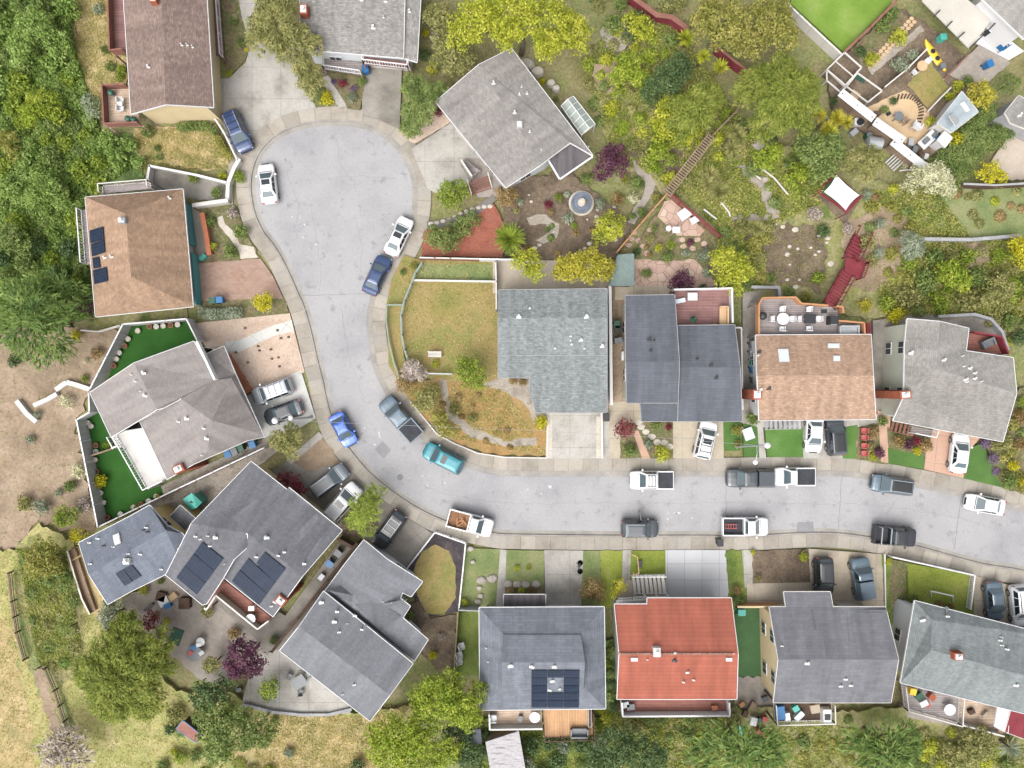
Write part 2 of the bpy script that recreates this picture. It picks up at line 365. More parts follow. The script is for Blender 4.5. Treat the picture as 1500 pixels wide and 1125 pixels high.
def solar_mat():
    m, n, l, b = new_mat('solar_glass')
    uv = n.new('ShaderNodeUVMap'); uv.uv_map = 'uv'
    br = n.new('ShaderNodeTexBrick'); br.offset = 0; br.inputs['Scale'].default_value = 1; br.inputs['Brick Width'].default_value = .34; br.inputs['Row Height'].default_value = .34
    br.inputs['Mortar Size'].default_value = .012; br.inputs['Bias'].default_value = 0
    br.inputs['Color1'].default_value = c(32,44,64); br.inputs['Color2'].default_value = c(40,53,75); br.inputs['Mortar'].default_value = c(60,74,96)
    l.new(uv.outputs[0], br.inputs[0]); l.new(br.outputs[0], b.inputs['Base Color']); b.inputs['Roughness'].default_value = .45; b.inputs['Specular IOR Level'].default_value = .12
    return m
W['solar'] = solar_mat()
RF = dict(
    h1=shingle('mauve_brown_shingles', c(148,128,120)), h2=shingle('grey_shingles', c(160,157,153), .2), h3=shingle('warm_grey_shingles', c(158,154,150), .13),
    h4=shingle('tan_brown_shingles', c(178,148,124), .16), h5=shingle('taupe_grey_shingles', c(165,158,155), .08), h6=shingle('charcoal_shingles', c(121,122,128), .1), h6b=shingle('slate_blue_shingles', c(126,133,146), .1),
    h7=shingle('slate_grey_shingles', c(135,137,143), .08), h8=shingle('steel_blue_shingles', c(126,131,141), .1, tile=(1.2,.3), line=.82), h9=shingle('red_clay_tiles', c(176,104,86), .05, tile=(9,.42), line=.72, stain=c(160,94,80)),
    h10=shingle('dark_grey_shingles', c(125,126,132), .09, tile=(1.2,.3), line=.88, stain=c(108,108,115)), h11=shingle('green_grey_shingles', c(140,147,148), .13), h12=shingle('sea_grey_shingles', c(144,150,151), .2), h13=shingle('blue_charcoal_shingles', c(105,109,118), .07, tile=(1.2,.3), line=.85),
    h14=shingle('sandy_brown_shingles', c(184,154,132), .18), h15=shingle('stone_grey_shingles', c(158,155,150), .13), h16=shingle('pale_grey_shingles', c(168,165,160), .1), shed=shingle('pale_blue_roofing', c(182,195,202), .05), h17=shingle('weathered_grey_shingles', c(150,148,145), .15))
LF = dict(limegreen=leaf_mat('lime_green_leaves', [(118,138,40), (148,166,54), (182,188,80)]),deepolive=leaf_mat('deep_olive_leaves', [(104,118,46), (134,146,60), (166,170,86)]),
    lime=leaf_mat('lime_leaves', [(140,152,42), (175,180,58), (204,202,86)]), yellow=leaf_mat('golden_leaves', [(150,148,46), (178,170,58), (198,190,84)]),
    gold=leaf_mat('yellow_flowering_leaves', [(165,160,32), (195,188,42), (215,208,75)]), mid=leaf_mat('mid_green_leaves', [(96,116,60), (122,140,76), (154,166,98)]),
    bright=leaf_mat('bright_green_leaves', [(106,126,42), (134,152,54), (166,178,80)]), dark=leaf_mat('dark_green_leaves', [(66,88,54), (90,112,68), (116,136,86)]),
    olive=leaf_mat('olive_leaves', [(122,124,70), (150,150,92), (178,170,112)]), tawny=leaf_mat('tawny_olive_leaves', [(126,130,60), (152,150,74), (180,172,100)]),
    greyg=leaf_mat('grey_green_leaves', [(118,130,105), (148,158,132), (180,186,165)]), purple=leaf_mat('purple_leaves', [(72,38,56), (98,56,78), (124,78,98)], k=.85),
    maroon=leaf_mat('maroon_leaves', [(98,30,46), (128,48,66), (150,72,84)], k=.85), rust=leaf_mat('rust_leaves', [(130,108,66), (158,134,88), (180,158,112)]),
    needle=leaf_mat('conifer_needles', [(68,94,42), (96,122,55), (138,156,80)]), scrub=leaf_mat('scrub_leaves', [(108,134,60), (134,160,80), (166,186,108)]),
    twig=leaf_mat('grey_twigs', [(130,115,105), (160,148,138), (185,172,162)], trans=.05), cream=leaf_mat('cream_blossom', [(150,155,110), (210,208,170), (235,232,205)]), violet=leaf_mat('violet_flowers', [(110,85,125), (140,115,150), (120,120,100)]), blade=leaf_mat('grass_blades', [(145,150,80), (178,172,105), (205,188,130)], scale=.4), greenblade=leaf_mat('green_ground_leaves', [(118,134,58), (146,156,72), (172,170,98)], scale=.4))
# ================================================================ SETTING: ground, street, pavements, yards
HARD = []            # paths, patios and drives, where nothing grows
PATCH = []           # (world polygon, top height) -> how high the ground is anywhere
def gz(x, y):
    z = 0.0
    for poly, top in PATCH:
        if inside(x, y, poly): z = max(z, top)
    return z
def G0(px, py):      # a point on the ground under a photo pixel
    p = P(px, py); return Vector((p.x, p.y, gz(p.x, p.y)))
mb = MB(); mb.add([(-95,-80,-.03),(95,-80,-.03),(95,80,-.03),(-95,80,-.03)], [(0,1,2,3)])
tag(obj('terrain', mb, G['terrain']), 'brown and green wild hillside ground around the houses', 'ground', kind='structure')
KERB = smooth_line([(1570,860),(1500,836),(1433,824),(1340,799),(1276,787),(1230,781),(1180,780),(1100,784),(1000,784),(900,784),(800,783),(740,782),(722,780),(688,773),(658,765),(618,747),(583,725),(543,693),(511,656),(495,635),(485,608),(477,576),(474,560),(465,525),(458,493),(447,453),(437,429),(418,387),(402,360),(386,339),(375,315),(370,293),(368,270),(372,245),(382,222),(400,203),(425,189),(455,181),(490,178),(525,181),(555,192),(580,210),(598,235),(608,262),(610,290),(608,315),(602,340),(590,366),(572,395),(555,420),(546,445),(543,467),(545,493),(551,533),(567,570),(583,595),(615,632),(637,651),(677,675),(717,688),(770,692),(850,692),(950,692),(1050,692),(1120,691),(1190,691),(1233,692),(1276,697),(1340,708),(1412,723),(1500,745),(1570,770)])
def wpoly(pts, z=0): return [(q.x, q.y) for q in (P(p[0], p[1], z) for p in pts)]
def strip(a, b, z):
    mb = MB(); n = len(a)
    A = [P(p.x, p.y) for p in a]; B = [P(p.x, p.y) for p in b]
    mb.add([(p.x,p.y,z) for p in A]+[(p.x,p.y,z) for p in B], [(i, n+i, n+i+1, i+1) for i in range(n-1)]); return mb
road = MB().prism(wpoly(KERB), -.02, .0)
road_o = tag(obj('road', road, G['gutter']), 'concrete gutter bed of the street', 'road', kind='structure')
inn = offset_line(KERB, -6.0)
asph = MB().prism(wpoly(inn), .0, .012)
road_o = tag(obj('road', asph, G['asphalt']), 'pale grey asphalt street ending in a round court', 'road', kind='structure')
PATCH.append((wpoly(KERB), .012))
o1, o2, o0 = offset_line(KERB, 2.3), offset_line(KERB, 21.5), offset_line(KERB, 0)
kb = MB(); n = len(KERB)
w0 = [P(p.x,p.y) for p in o0]; w1 = [P(p.x,p.y) for p in o1]; w2 = [P(p.x,p.y) for p in o2]
kb.add([(p.x,p.y,-.02) for p in w0]+[(p.x,p.y,.13) for p in w0]+[(p.x,p.y,.13) for p in w1]+[(p.x,p.y,-.02) for p in w1],
       [(k*n+i, k*n+i+1, (k+1)*n+i+1, (k+1)*n+i) for k in range(3) for i in range(n-1)])
tag(obj('kerb', kb, G['gutter']), 'rounded concrete kerb along the whole street', 'kerb', kind='structure')
# pavement: one slab after another with open joints
sw = MB(); acc = 0; i0 = 0
for i in range(1, n):
    acc += (w1[i]-w1[i-1]).length
    if acc > 1.45 or i == n-1:
        idx = list(range(i0, i+1))
        a = [w1[k] for k in idx]; b = [w2[k] for k in idx]
        t = (a[-1]-a[0]).normalized()*.03
        a[0] = a[0]+t; b[0] = b[0]+t; a[-1] = a[-1]-t; b[-1] = b[-1]-t
        a = [p+(q-p)*.01 for p, q in zip(a, b)]
        m2 = len(idx); top = [(p.x,p.y,.128) for p in a]+[(p.x,p.y,.128) for p in b]
        sw.add(top, [(k+1, k, m2+k, m2+k+1) for k in range(m2-1)])
        acc = 0; i0 = i
tag(obj('pavement', sw, G['sidewalk']), 'beige concrete pavement slabs beside the kerb', 'pavement', kind='structure')
tag(obj('pavement', strip(o2, o1, .108), G['concretedark']), 'dark joints between the pavement slabs', 'pavement', kind='structure')
pk = 0
def patch(name, pts, mat, rough=0, base=.085, label=None):
    """a yard surface: its top a few mm above the one laid before it"""
    global pk
    pk += 1; z = base + pk*.003
    q = [Vector((p[0], p[1], 0)) for p in pts]
    if rough:
        out = []
        for i in range(len(q)):
            a, b = q[i], q[(i+1) % len(q)]; m = max(1, int((b-a).length/7))
            nrm = Vector(((b-a).y, -(b-a).x, 0)).normalized() if (b-a).length else Vector((0,0,0))
            for k in range(m): out.append(a+(b-a)*k/m + nrm*rng.uniform(-rough, rough) + Vector((rng.uniform(-1,1), rng.uniform(-1,1), 0))*rough*.4)
        q = out
    w = [(v.x, v.y) for v in (P(p.x, p.y) for p in q)]
    PATCH.append((w, z))
    if name in ('path','patio','driveway','gravel','dirt'): HARD.append(w)
    return tag(obj(name, MB().prism(w, -.04, z), G[mat]), label, None, kind='structure')
for nm, mt, ro, pts in [
 ('ground','scrub',5,[(-90,-90),(112,-90),(108,60),(112,100),(135,130),(150,200),(200,195),(205,240),(215,262),(150,275),(125,290),(135,465),(60,485),(-90,490)]),
 ('dry_grass','drygrass',4,[(86,20),(110,30),(112,90),(92,80)]),
 ('dry_grass','drygrass',5,[(-30,190),(12,185),(20,225),(-30,240)]),
 ('dry_grass','drygrass',4,[(60,-20),(80,-20),(84,40),(66,60)]),
 ('dry_grass','drygrass',4,[(108,-60),(182,-60),(188,172),(160,180),(150,150),(130,125),(112,95)]),
 ('dry_grass','drygrass',2,[(197,188),(318,184),(332,225),(335,248),(300,250),(225,238),(205,250)]),
 ('driveway','concrete',0,[(339,-60),(355,27),(367,67),(360,93),(336,115),(300,117),(300,157),(318,165),(349,232),(352,258),(380,218),(408,192),(446,170),(463,157),(448,120),(440,60),(375,-60)]),
 ('garden_bed','soilgarden',1,[(300,-60),(339,-60),(355,27),(367,67),(360,90),(335,113),(328,85),(300,85)]),
 ('patio','concretedark',0,[(222,248),(329,266),(333,298),(276,300),(220,290)]),
 ('path','gravel',0,[(330,300),(334,245),(342,228),(350,236),(342,262),(342,300)]),
 ('garden_bed','soilgarden',2,[(272,290),(345,300),(358,330),(382,378),(284,386),(270,360)]),
 ('patio','paver',0,[(268,296),(294,312),(312,372),(280,386),(262,380)]),
 ('path','stone',1,[(319,318),(327,316),(330,328),(345,344),(352,358),(372,362),(378,378),(353,380),(349,364),(336,348),(322,332)]),
 ('driveway','brickpave',0,[(265,388),(382,379),(400,404),(416,438),(330,441),(262,444)]),
 ('garden_bed','soilgarden',1,[(292,441),(418,437),(424,458),(400,463),(290,474)]),
 ('ground','wildgreen',2,[(150,462),(275,446),(276,466),(180,478),(130,488),(105,482)]),
 ('gravel','gravelpink',0,[(284,474),(425,459),(447,545),(372,578),(330,540),(300,505)]),
 ('path','concretepale',0,[(330,501),(352,498),(400,477),(428,469),(431,485),(402,492),(350,516),(333,514)]),
 ('driveway','concretepale',0,[(345,588),(441,542),(463,612),(441,626),(390,645)]),
 ('dirt','dirt',5,[(-90,486),(60,482),(125,478),(178,488),(135,570),(112,612),(142,772),(112,782),(60,762),(30,802),(-90,815)]),
 ('gravel','gravel',0,[(236,712),(400,636),(416,655),(370,690),(285,765),(215,745)]),
 ('turf','turfdark',0,[(153,572),(188,478),(274,471),(300,510),(200,560)]),
 ('turf','turfdark',0,[(126,606),(160,600),(200,655),(200,690),(136,668)]),
 ('turf','turfdark',0,[(133,669),(200,650),(228,700),(236,710),(241,726),(151,768)]),
 ('patio','concretedark',0,[(398,690),(425,674),(470,640),(505,684),(456,700),(415,720)]),
 ('dirt','dirt',2,[(428,676),(473,642),(502,680),(455,690)]),
 ('path','concrete',0,[(420,674),(468,632),(474,640),(427,680)]),
 ('driveway','concretedark',0,[(414,715),(457,697),(508,684),(548,722),(592,755),(552,797),(530,785),(490,782),(440,740)]),
 ('garden_bed','dirtdark',2,[(505,715),(548,730),(555,768),(530,786),(498,782)]),
 ('driveway','concretedark',0,[(545,800),(594,756),(638,783),(592,838),(560,815)]),
 ('garden_bed','mulchdark',0,[(590,838),(636,780),(681,797),(673,860),(669,896),(620,905)]),
 ('lawn','lawndry',1,[(604,838),(618,808),(638,796),(658,806),(667,830),(668,875),(651,900),(624,898),(609,866)]),
 ('garden_bed','dirtdark',2,[(596,884),(612,880),(630,905),(669,900),(667,980),(640,980),(605,945)]),
 ('lawn','lawn',1,[(669,895),(706,895),(706,988),(664,988)]),
 ('lawn','lawnpale',0,[(681,802),(734,804),(730,892),(672,894)]),
 ('lawn','lawnpale',0,[(741,805),(797,806),(797,858),(739,858)]),
 ('garden_bed','soilgarden',1,[(739,856),(798,856),(798,872),(737,872)]),
 ('path','concrete',0,[(733,804),(742,805),(739,890),(726,890)]),
 ('driveway','concrete',0,[(797,805),(854,806),(851,892),(799,892)]),
 ('lawn','lawnpale',0,[(854,806),(880,806),(878,890),(851,890)]),
 ('lawn','lawnbright',1,[(880,806),(913,806),(911,890),(878,890)]),
 ('path','concrete',0,[(912,805),(925,805),(923,870),(910,875)]),
 ('lawn','lawnbright',0,[(924,806),(974,806),(975,850),(922,850)]),
 ('patio','patiobeige',0,[(905,849),(975,849),(976,890),(900,890)]),
 ('driveway','slabs',0,[(974,805),(1062,805),(1068,885),(975,885)]),
 ('lawn','lawn',2,[(1062,805),(1088,805),(1094,895),(1068,895)]),
 ('path','concrete',0,[(1086,805),(1101,805),(1103,860),(1090,860)]),
 ('garden_bed','dirtdark',1,[(1101,806),(1182,803),(1186,856),(1101,855)]),
 ('path','concretewarm',0,[(1093,854),(1190,852),(1190,895),(1093,895)]),
 ('driveway','concretewarm',0,[(1183,803),(1290,811),(1296,890),(1188,892)]),
 ('turf','turfdeep',0,[(1075,890),(1114,889),(1118,990),(1080,990)]),
 ('dirt','paver',2,[(1080,990),(1130,990),(1135,1065),(1072,1062)]),
 ('lawn','lawn',1,[(1290,812),(1306,818),(1302,880),(1320,980),(1300,990)]),
 ('garden_bed','soilgarden',1,[(1303,818),(1328,824),(1321,880),(1300,878)]),
 ('lawn','lawnbright',0,[(1327,824),(1425,841),(1424,900),(1330,892)]),
 ('driveway','concretewarm',0,[(1425,842),(1570,882),(1570,940),(1424,905)]),
 # north side of the lower street
 ('lawn','lawndry',1,[(588,384),(618,378),(738,378),(738,560),(700,565),(640,560),(606,540),(589,500),(583,460)]),
 ('lawn','lawnpale',2,[(608,386),(725,388),(725,412),(604,410)]),
 ('lawn','lawndry',0,[(592,374),(615,381),(600,418),(590,450),(586,470),(592,520),(600,548),(585,560),(570,535),(566,450),(574,410)]),
 ('garden_bed','lawnbrown',3,[(583,560),(640,556),(735,562),(790,590),(803,630),(803,668),(740,667),(700,660),(655,640),(612,600)]),
 ('gravel','gravel',2,[(700,565),(735,552),(800,556),(812,604),(806,626),(785,625),(772,595),(745,575)]),
 ('gravel','gravel',1,[(643,556),(655,556),(660,598),(690,625),(740,645),(785,640),(786,652),(738,654),(690,640),(655,612)]),
 ('garden_bed','lawnbrown',2,[(668,600),(690,575),(730,572),(765,590),(775,620),(760,638),(720,634),(690,620)]),
 ('driveway','concrete',0,[(803,600),(893,600),(893,671),(803,671)]),
 ('path','stone',0,[(801,604),(809,604),(808,671),(799,671)]),
 ('path','stone',0,[(873,610),(881,610),(881,671),(873,671)]),
 ('patio','patiobeige',0,[(722,380),(930,385),(930,430),(722,430)]),
 ('dirt','dirt',1,[(886,420),(920,420),(922,600),(886,600)]),
 ('path','concretewarm',0,[(892,590),(945,585),(945,622),(910,622),(908,671),(892,671)]),
 ('garden_bed','soilgarden',1,[(908,620),(988,616),(987,671),(908,671)]),
 ('path','salmon',0,[(926,632),(934,630),(952,671),(940,671)]),
 ('driveway','concretewarm',0,[(985,612),(1059,612),(1059,671),(985,671)]),
 ('lawn','turf',0,[(1058,618),(1083,618),(1083,660),(1059,660)]),
 ('lawn','turf',0,[(1087,615),(1112,615),(1111,669),(1088,669)]),
 ('path','concrete',0,[(1084,590),(1112,590),(1121,671),(1111,671),(1108,625),(1084,618)]),
 ('turf','turf2',0,[(1119,625),(1174,625),(1175,669),(1122,669)]),
 ('driveway','concrete',0,[(1112,606),(1290,606),(1290,625),(1234,628),(1232,671),(1175,671),(1174,626),(1114,626)]),
 ('turf','turf2',0,[(1234,625),(1254,622),(1252,672),(1232,671)]),
 ('garden_bed','soilgarden',1,[(1253,625),(1290,618),(1298,640),(1297,680),(1252,672)]),
 ('path','salmon',0,[(1283,600),(1302,610),(1299,678),(1288,676),(1286,640)]),
 ('garden_bed','soilgarden',1,[(1297,625),(1372,640),(1352,668),(1298,660)]),
 ('turf','turf',0,[(1298,656),(1352,667),(1351,687),(1299,679)]),
 ('driveway','salmon',0,[(1365,624),(1440,632),(1420,656),(1409,700),(1351,687),(1354,660)]),
 ('turf','turf',0,[(1419,656),(1436,648),(1464,713),(1408,700)]),
 ('garden_bed','soilgarden',2,[(1436,640),(1490,570),(1570,560),(1570,742),(1500,723),(1464,713)]),
 # behind the middle houses
 ('ground','wildgreen',4,[(870,150),(960,130),(1095,200),(1210,230),(1300,270),(1365,270),(1420,300),(1570,300),(1570,440),(1400,470),(1280,465),(1100,440),(1060,390),(1045,340),(975,290),(900,235)]),
 ('driveway','concrete',0,[(603,219),(660,182),(720,227),(720,262),(640,285),(627,277)]),
 ('gravel','gravelpink',1,[(584,195),(608,212),(655,185),(668,175),(640,150)]),
 ('patio','paver',0,[(670,232),(730,235),(735,290),(700,290)]),
 ('driveway','concretedark',0,[(528,88),(590,88),(586,190),(556,176),(532,170)]),
 ('path','concrete',0,[(470,118),(482,112),(510,158),(498,160)]),
 ('garden_bed','soilgarden',1,[(470,105),(540,105),(528,163),(510,160),(484,116)]),
 ('garden_bed','mulch',1,[(618,376),(622,340),(690,308),(722,298),(742,335),(735,378)]),
 ('path','darkpath',0,[(625,326),(660,322),(700,302),(722,286),(728,294),(702,314),(662,334),(627,335)]),
 ('garden_bed','dirtdark',3,[(735,270),(830,250),(880,290),(925,330),(905,368),(900,378),(738,378)]),
 ('path','paver',2,[(920,236),(930,236),(960,270),(948,300),(928,330),(918,325),(938,292),(944,268)]),
 ('gravel','gravel',2,[(771,320),(800,316),(820,330),(816,350),(795,360),(785,352),(805,342),(800,328),(775,330)]),
 ('garden_bed','soilgarden',2,[(975,296),(1045,345),(1058,418),(930,420),(920,380),(950,330)]),
 ('patio','flag',0,[(972,296),(984,294),(1031,339),(1023,347),(991,346),(962,318)]),
 ('patio','flag',1,[(926,379),(980,384),(1015,380),(1030,395),(1050,419),(985,426),(926,422)]),
 ('patio','concretewarm',0,[(900,418),(985,420),(985,440),(900,440)]),
 ('path','paver',3,[(1068,236),(1085,238),(1120,262),(1140,318),(1128,324),(1108,280)]),
 ('path','paver',2,[(1068,318),(1138,314),(1140,322),(1068,326)]),
 ('dirt','gravel',4,[(882,40),(915,30),(925,62),(905,80),(885,72)]),
 ('dirt','dirt',4,[(865,95),(900,88),(915,125),(890,140),(868,128)]),
 ('dirt','dirtdark',4,[(915,225),(965,205),(1000,230),(985,262),(945,250)]),
 ('dirt','dirt',4,[(1230,330),(1290,300),(1330,320),(1310,400),(1270,430),(1235,420)]),
 ('dirt','dirt',4,[(1400,360),(1440,355),(1450,385),(1415,395)]),
 ('dirt','dirtdark',4,[(1130,330),(1190,330),(1210,370),(1200,430),(1130,410),(1110,370)]),
 ('lawn','lawnpale',3,[(1380,275),(1570,270),(1570,345),(1420,350),(1350,330)]),
 ('patio','concretedark',0,[(1086,430),(1112,425),(1112,440),(1108,620),(1086,620)]),
 ('patio','concretedark',0,[(1276,470),(1340,462),(1430,460),(1470,490),(1470,520),(1330,600),(1276,600)]),
 ('turf','turflime',0,[(1156,8),(1170,-60),(1320,-60),(1300,11),(1233,79)]),
 ('dirt','dirtdark',2,[(1235,82),(1320,15),(1350,35),(1420,95),(1440,130),(1400,165),(1365,215),(1352,248),(1216,170),(1210,102)]),
 ('garden_bed','soilgarden',2,[(1242,75),(1310,15),(1330,30),(1262,95)]),
 ('patio','sand',1,[(1256,165),(1322,134),(1357,165),(1366,198),(1335,215),(1300,205),(1288,180)]),
 ('lawn','lawndry',2,[(1327,128),(1356,88),(1388,131),(1356,163)]),
 ('patio','paver',1,[(1384,110),(1440,60),(1475,95),(1440,125),(1400,120)]),
 ('path','gravel',1,[(1268,103),(1345,40),(1350,48),(1275,112)]),
 ('patio','patiobeige',2,[(1440,250),(1470,205),(1500,200),(1570,200),(1570,262),(1450,266)]),
 ('patio','dirtdark',1,[(1195,290),(1225,260),(1260,290),(1235,330)]),
 # lower left
 ('ground','straw',5,[(-90,815),(30,802),(60,765),(108,790),(140,880),(168,930),(260,1010),(330,1010),(400,1035),(520,1040),(610,1030),(610,1210),(-90,1210)]),
 ('dry_grass','drygrass',4,[(385,1045),(470,1045),(540,1050),(600,1030),(580,1080),(530,1200),(370,1200),(340,1090)]),
 ('ground','lawnpale',4,[(22,850),(60,830),(95,1000),(112,1060),(84,1066),(50,985),(30,930)]),
 ('dry_grass','drygrass',4,[(-60,930),(14,900),(30,960),(52,1060),(60,1190),(-20,1190)]),
 ('dirt','dirt',3,[(54,980),(66,980),(84,1030),(100,1090),(86,1092),(70,1040)]),
 ('ground','wildgreen',5,[(28,802),(60,780),(105,830),(130,900),(125,985),(90,1000),(60,960),(25,870)]),
 ('dry_grass','drygrass',2,[(108,800),(140,800),(165,890),(155,915),(132,890),(116,850)]),
 ('patio','paver',2,[(180,880),(245,835),(300,870),(400,900),(405,945),(330,1000),(290,990),(258,960),(200,900)]),
 ('patio','concretedark',0,[(300,865),(330,845),(420,900),(500,790),(520,800),(420,960),(395,950)]),
 ('patio','concrete',1,[(372,960),(412,948),(512,1030),(515,1042),(440,1046),(356,1032)]),
 ('lawn','wildgreen',3,[(880,1035),(1140,1035),(1140,1200),(880,1200)]),
 ('garden_bed','scrub',2,[(886,935),(906,935),(906,1040),(886,1040)]),
 ('lawn','wildgreen',3,[(1120,1050),(1330,1030),(1570,1090),(1570,1200),(1120,1200)]),
 ('lawn','lawn',3,[(690,1050),(890,1050),(890,1200),(690,1200)]),
 ('patio','paver',0,[(1318,1000),(1400,1005),(1402,1062),(1325,1048)]),
 ('patio','sand',1,[(1402,1020),(1480,1055),(1460,1075),(1402,1055)]),
]:
    if mt == 'darkpath' and mt not in G: G[mt] = M('dark_path', [c(128,124,122), c(145,140,136)], .8, fine=.15)
    patch(nm, pts, mt, ro)
# marks on the street
def mark(name, pts, mat, z=.016): return obj(name, MB().prism(wpoly(pts), .012, z), G[mat], road_o)
def seam(a, b, w=.9, jag=.6):
    m = max(2, int(math.hypot(b[0]-a[0], b[1]-a[1])/6)); up = []; dn = []
    nx, ny = -(b[1]-a[1]), b[0]-a[0]; L = math.hypot(nx, ny); nx /= L; ny /= L
    for i in range(m+1):
        t = i/m; j = rng.uniform(-jag, jag); x = a[0]+(b[0]-a[0])*t+nx*j; y = a[1]+(b[1]-a[1])*t+ny*j
        ww = w*rng.uniform(.25, .6); up.append((x+nx*ww, y+ny*ww)); dn.append((x-nx*ww, y-ny*ww))
    mark('tar_seam', up+dn[::-1], 'crack', .015)
for a, b in [((444,433),(548,430)),((1063,698),(1064,778)),((1233,698),(1228,776)),((1408,729),(1397,806))]: seam(a, b)
for pts in [[(760,738),(850,737),(950,738),(1060,737),(1150,737),(1230,738)],[(1236,737),(1320,744),(1400,758),(1500,786)],[(590,700),(640,720),(690,732),(755,738)],[(520,318),(530,360),(528,410)],[(440,235),(470,262),(520,258),(580,262)],[(455,300),(462,340),(470,400),(468,428)],[(490,190),(498,240),(520,268),(530,320)],[(420,250),(438,300),(430,340)],[(500,450),(510,520),(535,590)]]:
    for a, b in zip(pts, pts[1:]): seam(a, b, .42, 1.6)
mark('tar_patch', [(560,646),(573,659),(562,672),(549,658)], 'patch')
mark('tar_patch', [(1168,765),(1191,764),(1192,779),(1167,779)], 'patch')
def blob(px, py, r, mat='white'):
    k = rng.randint(6, 9); mark('paint_mark', [(px+math.cos(6.283*i/k)*r*.75*rng.uniform(.5,1.15), py+math.sin(6.283*i/k)*r*.75*rng.uniform(.5,1.15)) for i in range(k)], mat, .018)
for px, py, r in [(446,329,2.5),(444,348,1.8),(463,358,2.2),(428,318,1.6),(440,319,1.4),(534,627,2.2),(549,651,2.4),(619,697,2),(626,711,1.8),(651,708,2),(773,717,2.2),(807,712,2.2),(793,723,1.8),(978,760,2.2),(991,752,2),(1014,759,2.2),(978,752,1.4),(1028,768,1.3),(1230,731,1.4),(770,719,1.2),(629,698,1.2)]:
    blob(px, py, r)
mark('paint_mark', [(554,632),(556,632),(557,641),(555,641)], 'white', .018)
mark('paint_mark', [(985,751),(997,750),(996,753),(990,752.5)], 'white', .018)
mark('paint_mark', [(803,710),(808,714),(806,716),(802,712)], 'white', .018)
mc = P(586,699); o = obj('manhole_cover', MB().lathe((mc.x,mc.y,.012), [(.33,0),(.33,.012),(.29,.016),(.05,.014)]), M('iron', [c(140,140,142), c(155,155,158)], 2, fine=.2)); tag(o, 'round iron manhole cover in the bend of the street', 'manhole cover')
for px, py in [(420,287),(492,297)]: blob(px, py, 1.6, 'crack')

# ================================================================ HOUSES
def tri_z(x, y, tris):
    best = None
    for a, b, d in tris:
        den = (b.y-d.y)*(a.x-d.x)+(d.x-b.x)*(a.y-d.y)
        if abs(den) < 1e-9: continue
        u = ((b.y-d.y)*(x-d.x)+(d.x-b.x)*(y-d.y))/den; v = ((d.y-a.y)*(x-d.x)+(a.x-d.x)*(y-d.y))/den; w = 1-u-v
        if min(u, v, w) >= -1e-4:
            z = u*a.z+v*b.z+w*d.z
            if best is None or z > best: best = z
    return best
class House: pass
def inset(poly, d):
    n = len(poly); a = sum(poly[i].x*poly[(i+1)%n].y-poly[(i+1)%n].x*poly[i].y for i in range(n)); s = 1 if a > 0 else -1
    out = []
    for i in range(n):
        p, q, r = poly[i-1], poly[i], poly[(i+1)%n]
        e1 = (q-p).normalized(); e2 = (r-q).normalized()
        n1 = Vector((-e1.y, e1.x))*s; n2 = Vector((-e2.y, e2.x))*s
        b = n1+n2; L = b.length
        b = n1 if L < .3 else b/L*(1/max(.45, b.normalized().dot(n1)))
        out.append(q+b*d)
    return out
def roof_part(H, faces, mat, name='roof', thick=.16, trim='white', trimw=.055, parent=None):
    mb = MB(); mb.uv = []; keys = {}; edges = {}; tris = []
    for f in faces:
        pts = [P(*p) for p in f]
        nrm = Vector((0,0,0))
        for i in range(len(pts)):
            a, b = pts[i], pts[(i+1) % len(pts)]; nrm += Vector(((a.y-b.y)*(a.z+b.z), (a.z-b.z)*(a.x+b.x), (a.x-b.x)*(a.y+b.y)))
        if nrm.z < 0: pts = pts[::-1]; f = f[::-1]; nrm = -nrm
        nrm.normalize()
        u = Vector((0,0,1)).cross(nrm); u = u.normalized() if u.length > .02 else Vector((1,0,0)); v = nrm.cross(u)
        o = len(mb.v); mb.v += [tuple(p) for p in pts]
        for t in tessellate_polygon([[Vector((p.x,p.y,0)) for p in pts]]):
            q = [pts[i] for i in t]
            if (q[1].x-q[0].x)*(q[2].y-q[0].y)-(q[2].x-q[0].x)*(q[1].y-q[0].y) < 0: t = t[::-1]
            mb.f.append(tuple(o+i for i in t)); mb.uv += [(pts[i].dot(u), pts[i].dot(v)) for i in t]
            tris.append(tuple(pts[i] for i in t))
        for i in range(len(f)):
            ka, kb = tuple(f[i]), tuple(f[(i+1) % len(f)])
            if (kb, ka) in edges: del edges[(kb, ka)]
            else: edges[(ka, kb)] = 1
    top = list(tris)
    for a, b, d in top:   # underside
        o = len(mb.v); mb.v += [(p.x, p.y, p.z-thick) for p in (a, d, b)]; mb.f.append((o, o+1, o+2)); mb.uv += [(0,0)]*3
    for ka, kb in edges:  # edge faces
        a, b = P(*ka), P(*kb); o = len(mb.v)
        mb.v += [tuple(a), (a.x,a.y,a.z-thick), (b.x,b.y,b.z-thick), tuple(b)]; mb.f.append((o,o+1,o+2,o+3)); mb.uv += [(0,0)]*4
    r = obj(name, mb, mat, parent or H.root)
    loops = []; nxt = {a: b for a, b in edges}
    while nxt:
        st = next(iter(nxt)); lp = [st]; cur = nxt.pop(st)
        while cur != st and cur in nxt: lp.append(cur); cur = nxt.pop(cur)
        loops.append(lp)
    if trim:
        tb = MB()
        for lp in loops:
            for i in range(len(lp)):
                a, b = P(*lp[i]), P(*lp[(i+1) % len(lp)]); d = (b-a); 
                if d.length < .3: continue
                d.normalize(); out = Vector((d.y, -d.x, 0)); out = out.normalized()*.03 if out.length else out
                e = Vector((0,0,-.07+.003*(i % 3))); tb.bar(a+out+e, b+out+e, trimw, .19)
        obj('gutter', tb, W[trim], r)
    H.tris += tris; H.loops += loops
    return r
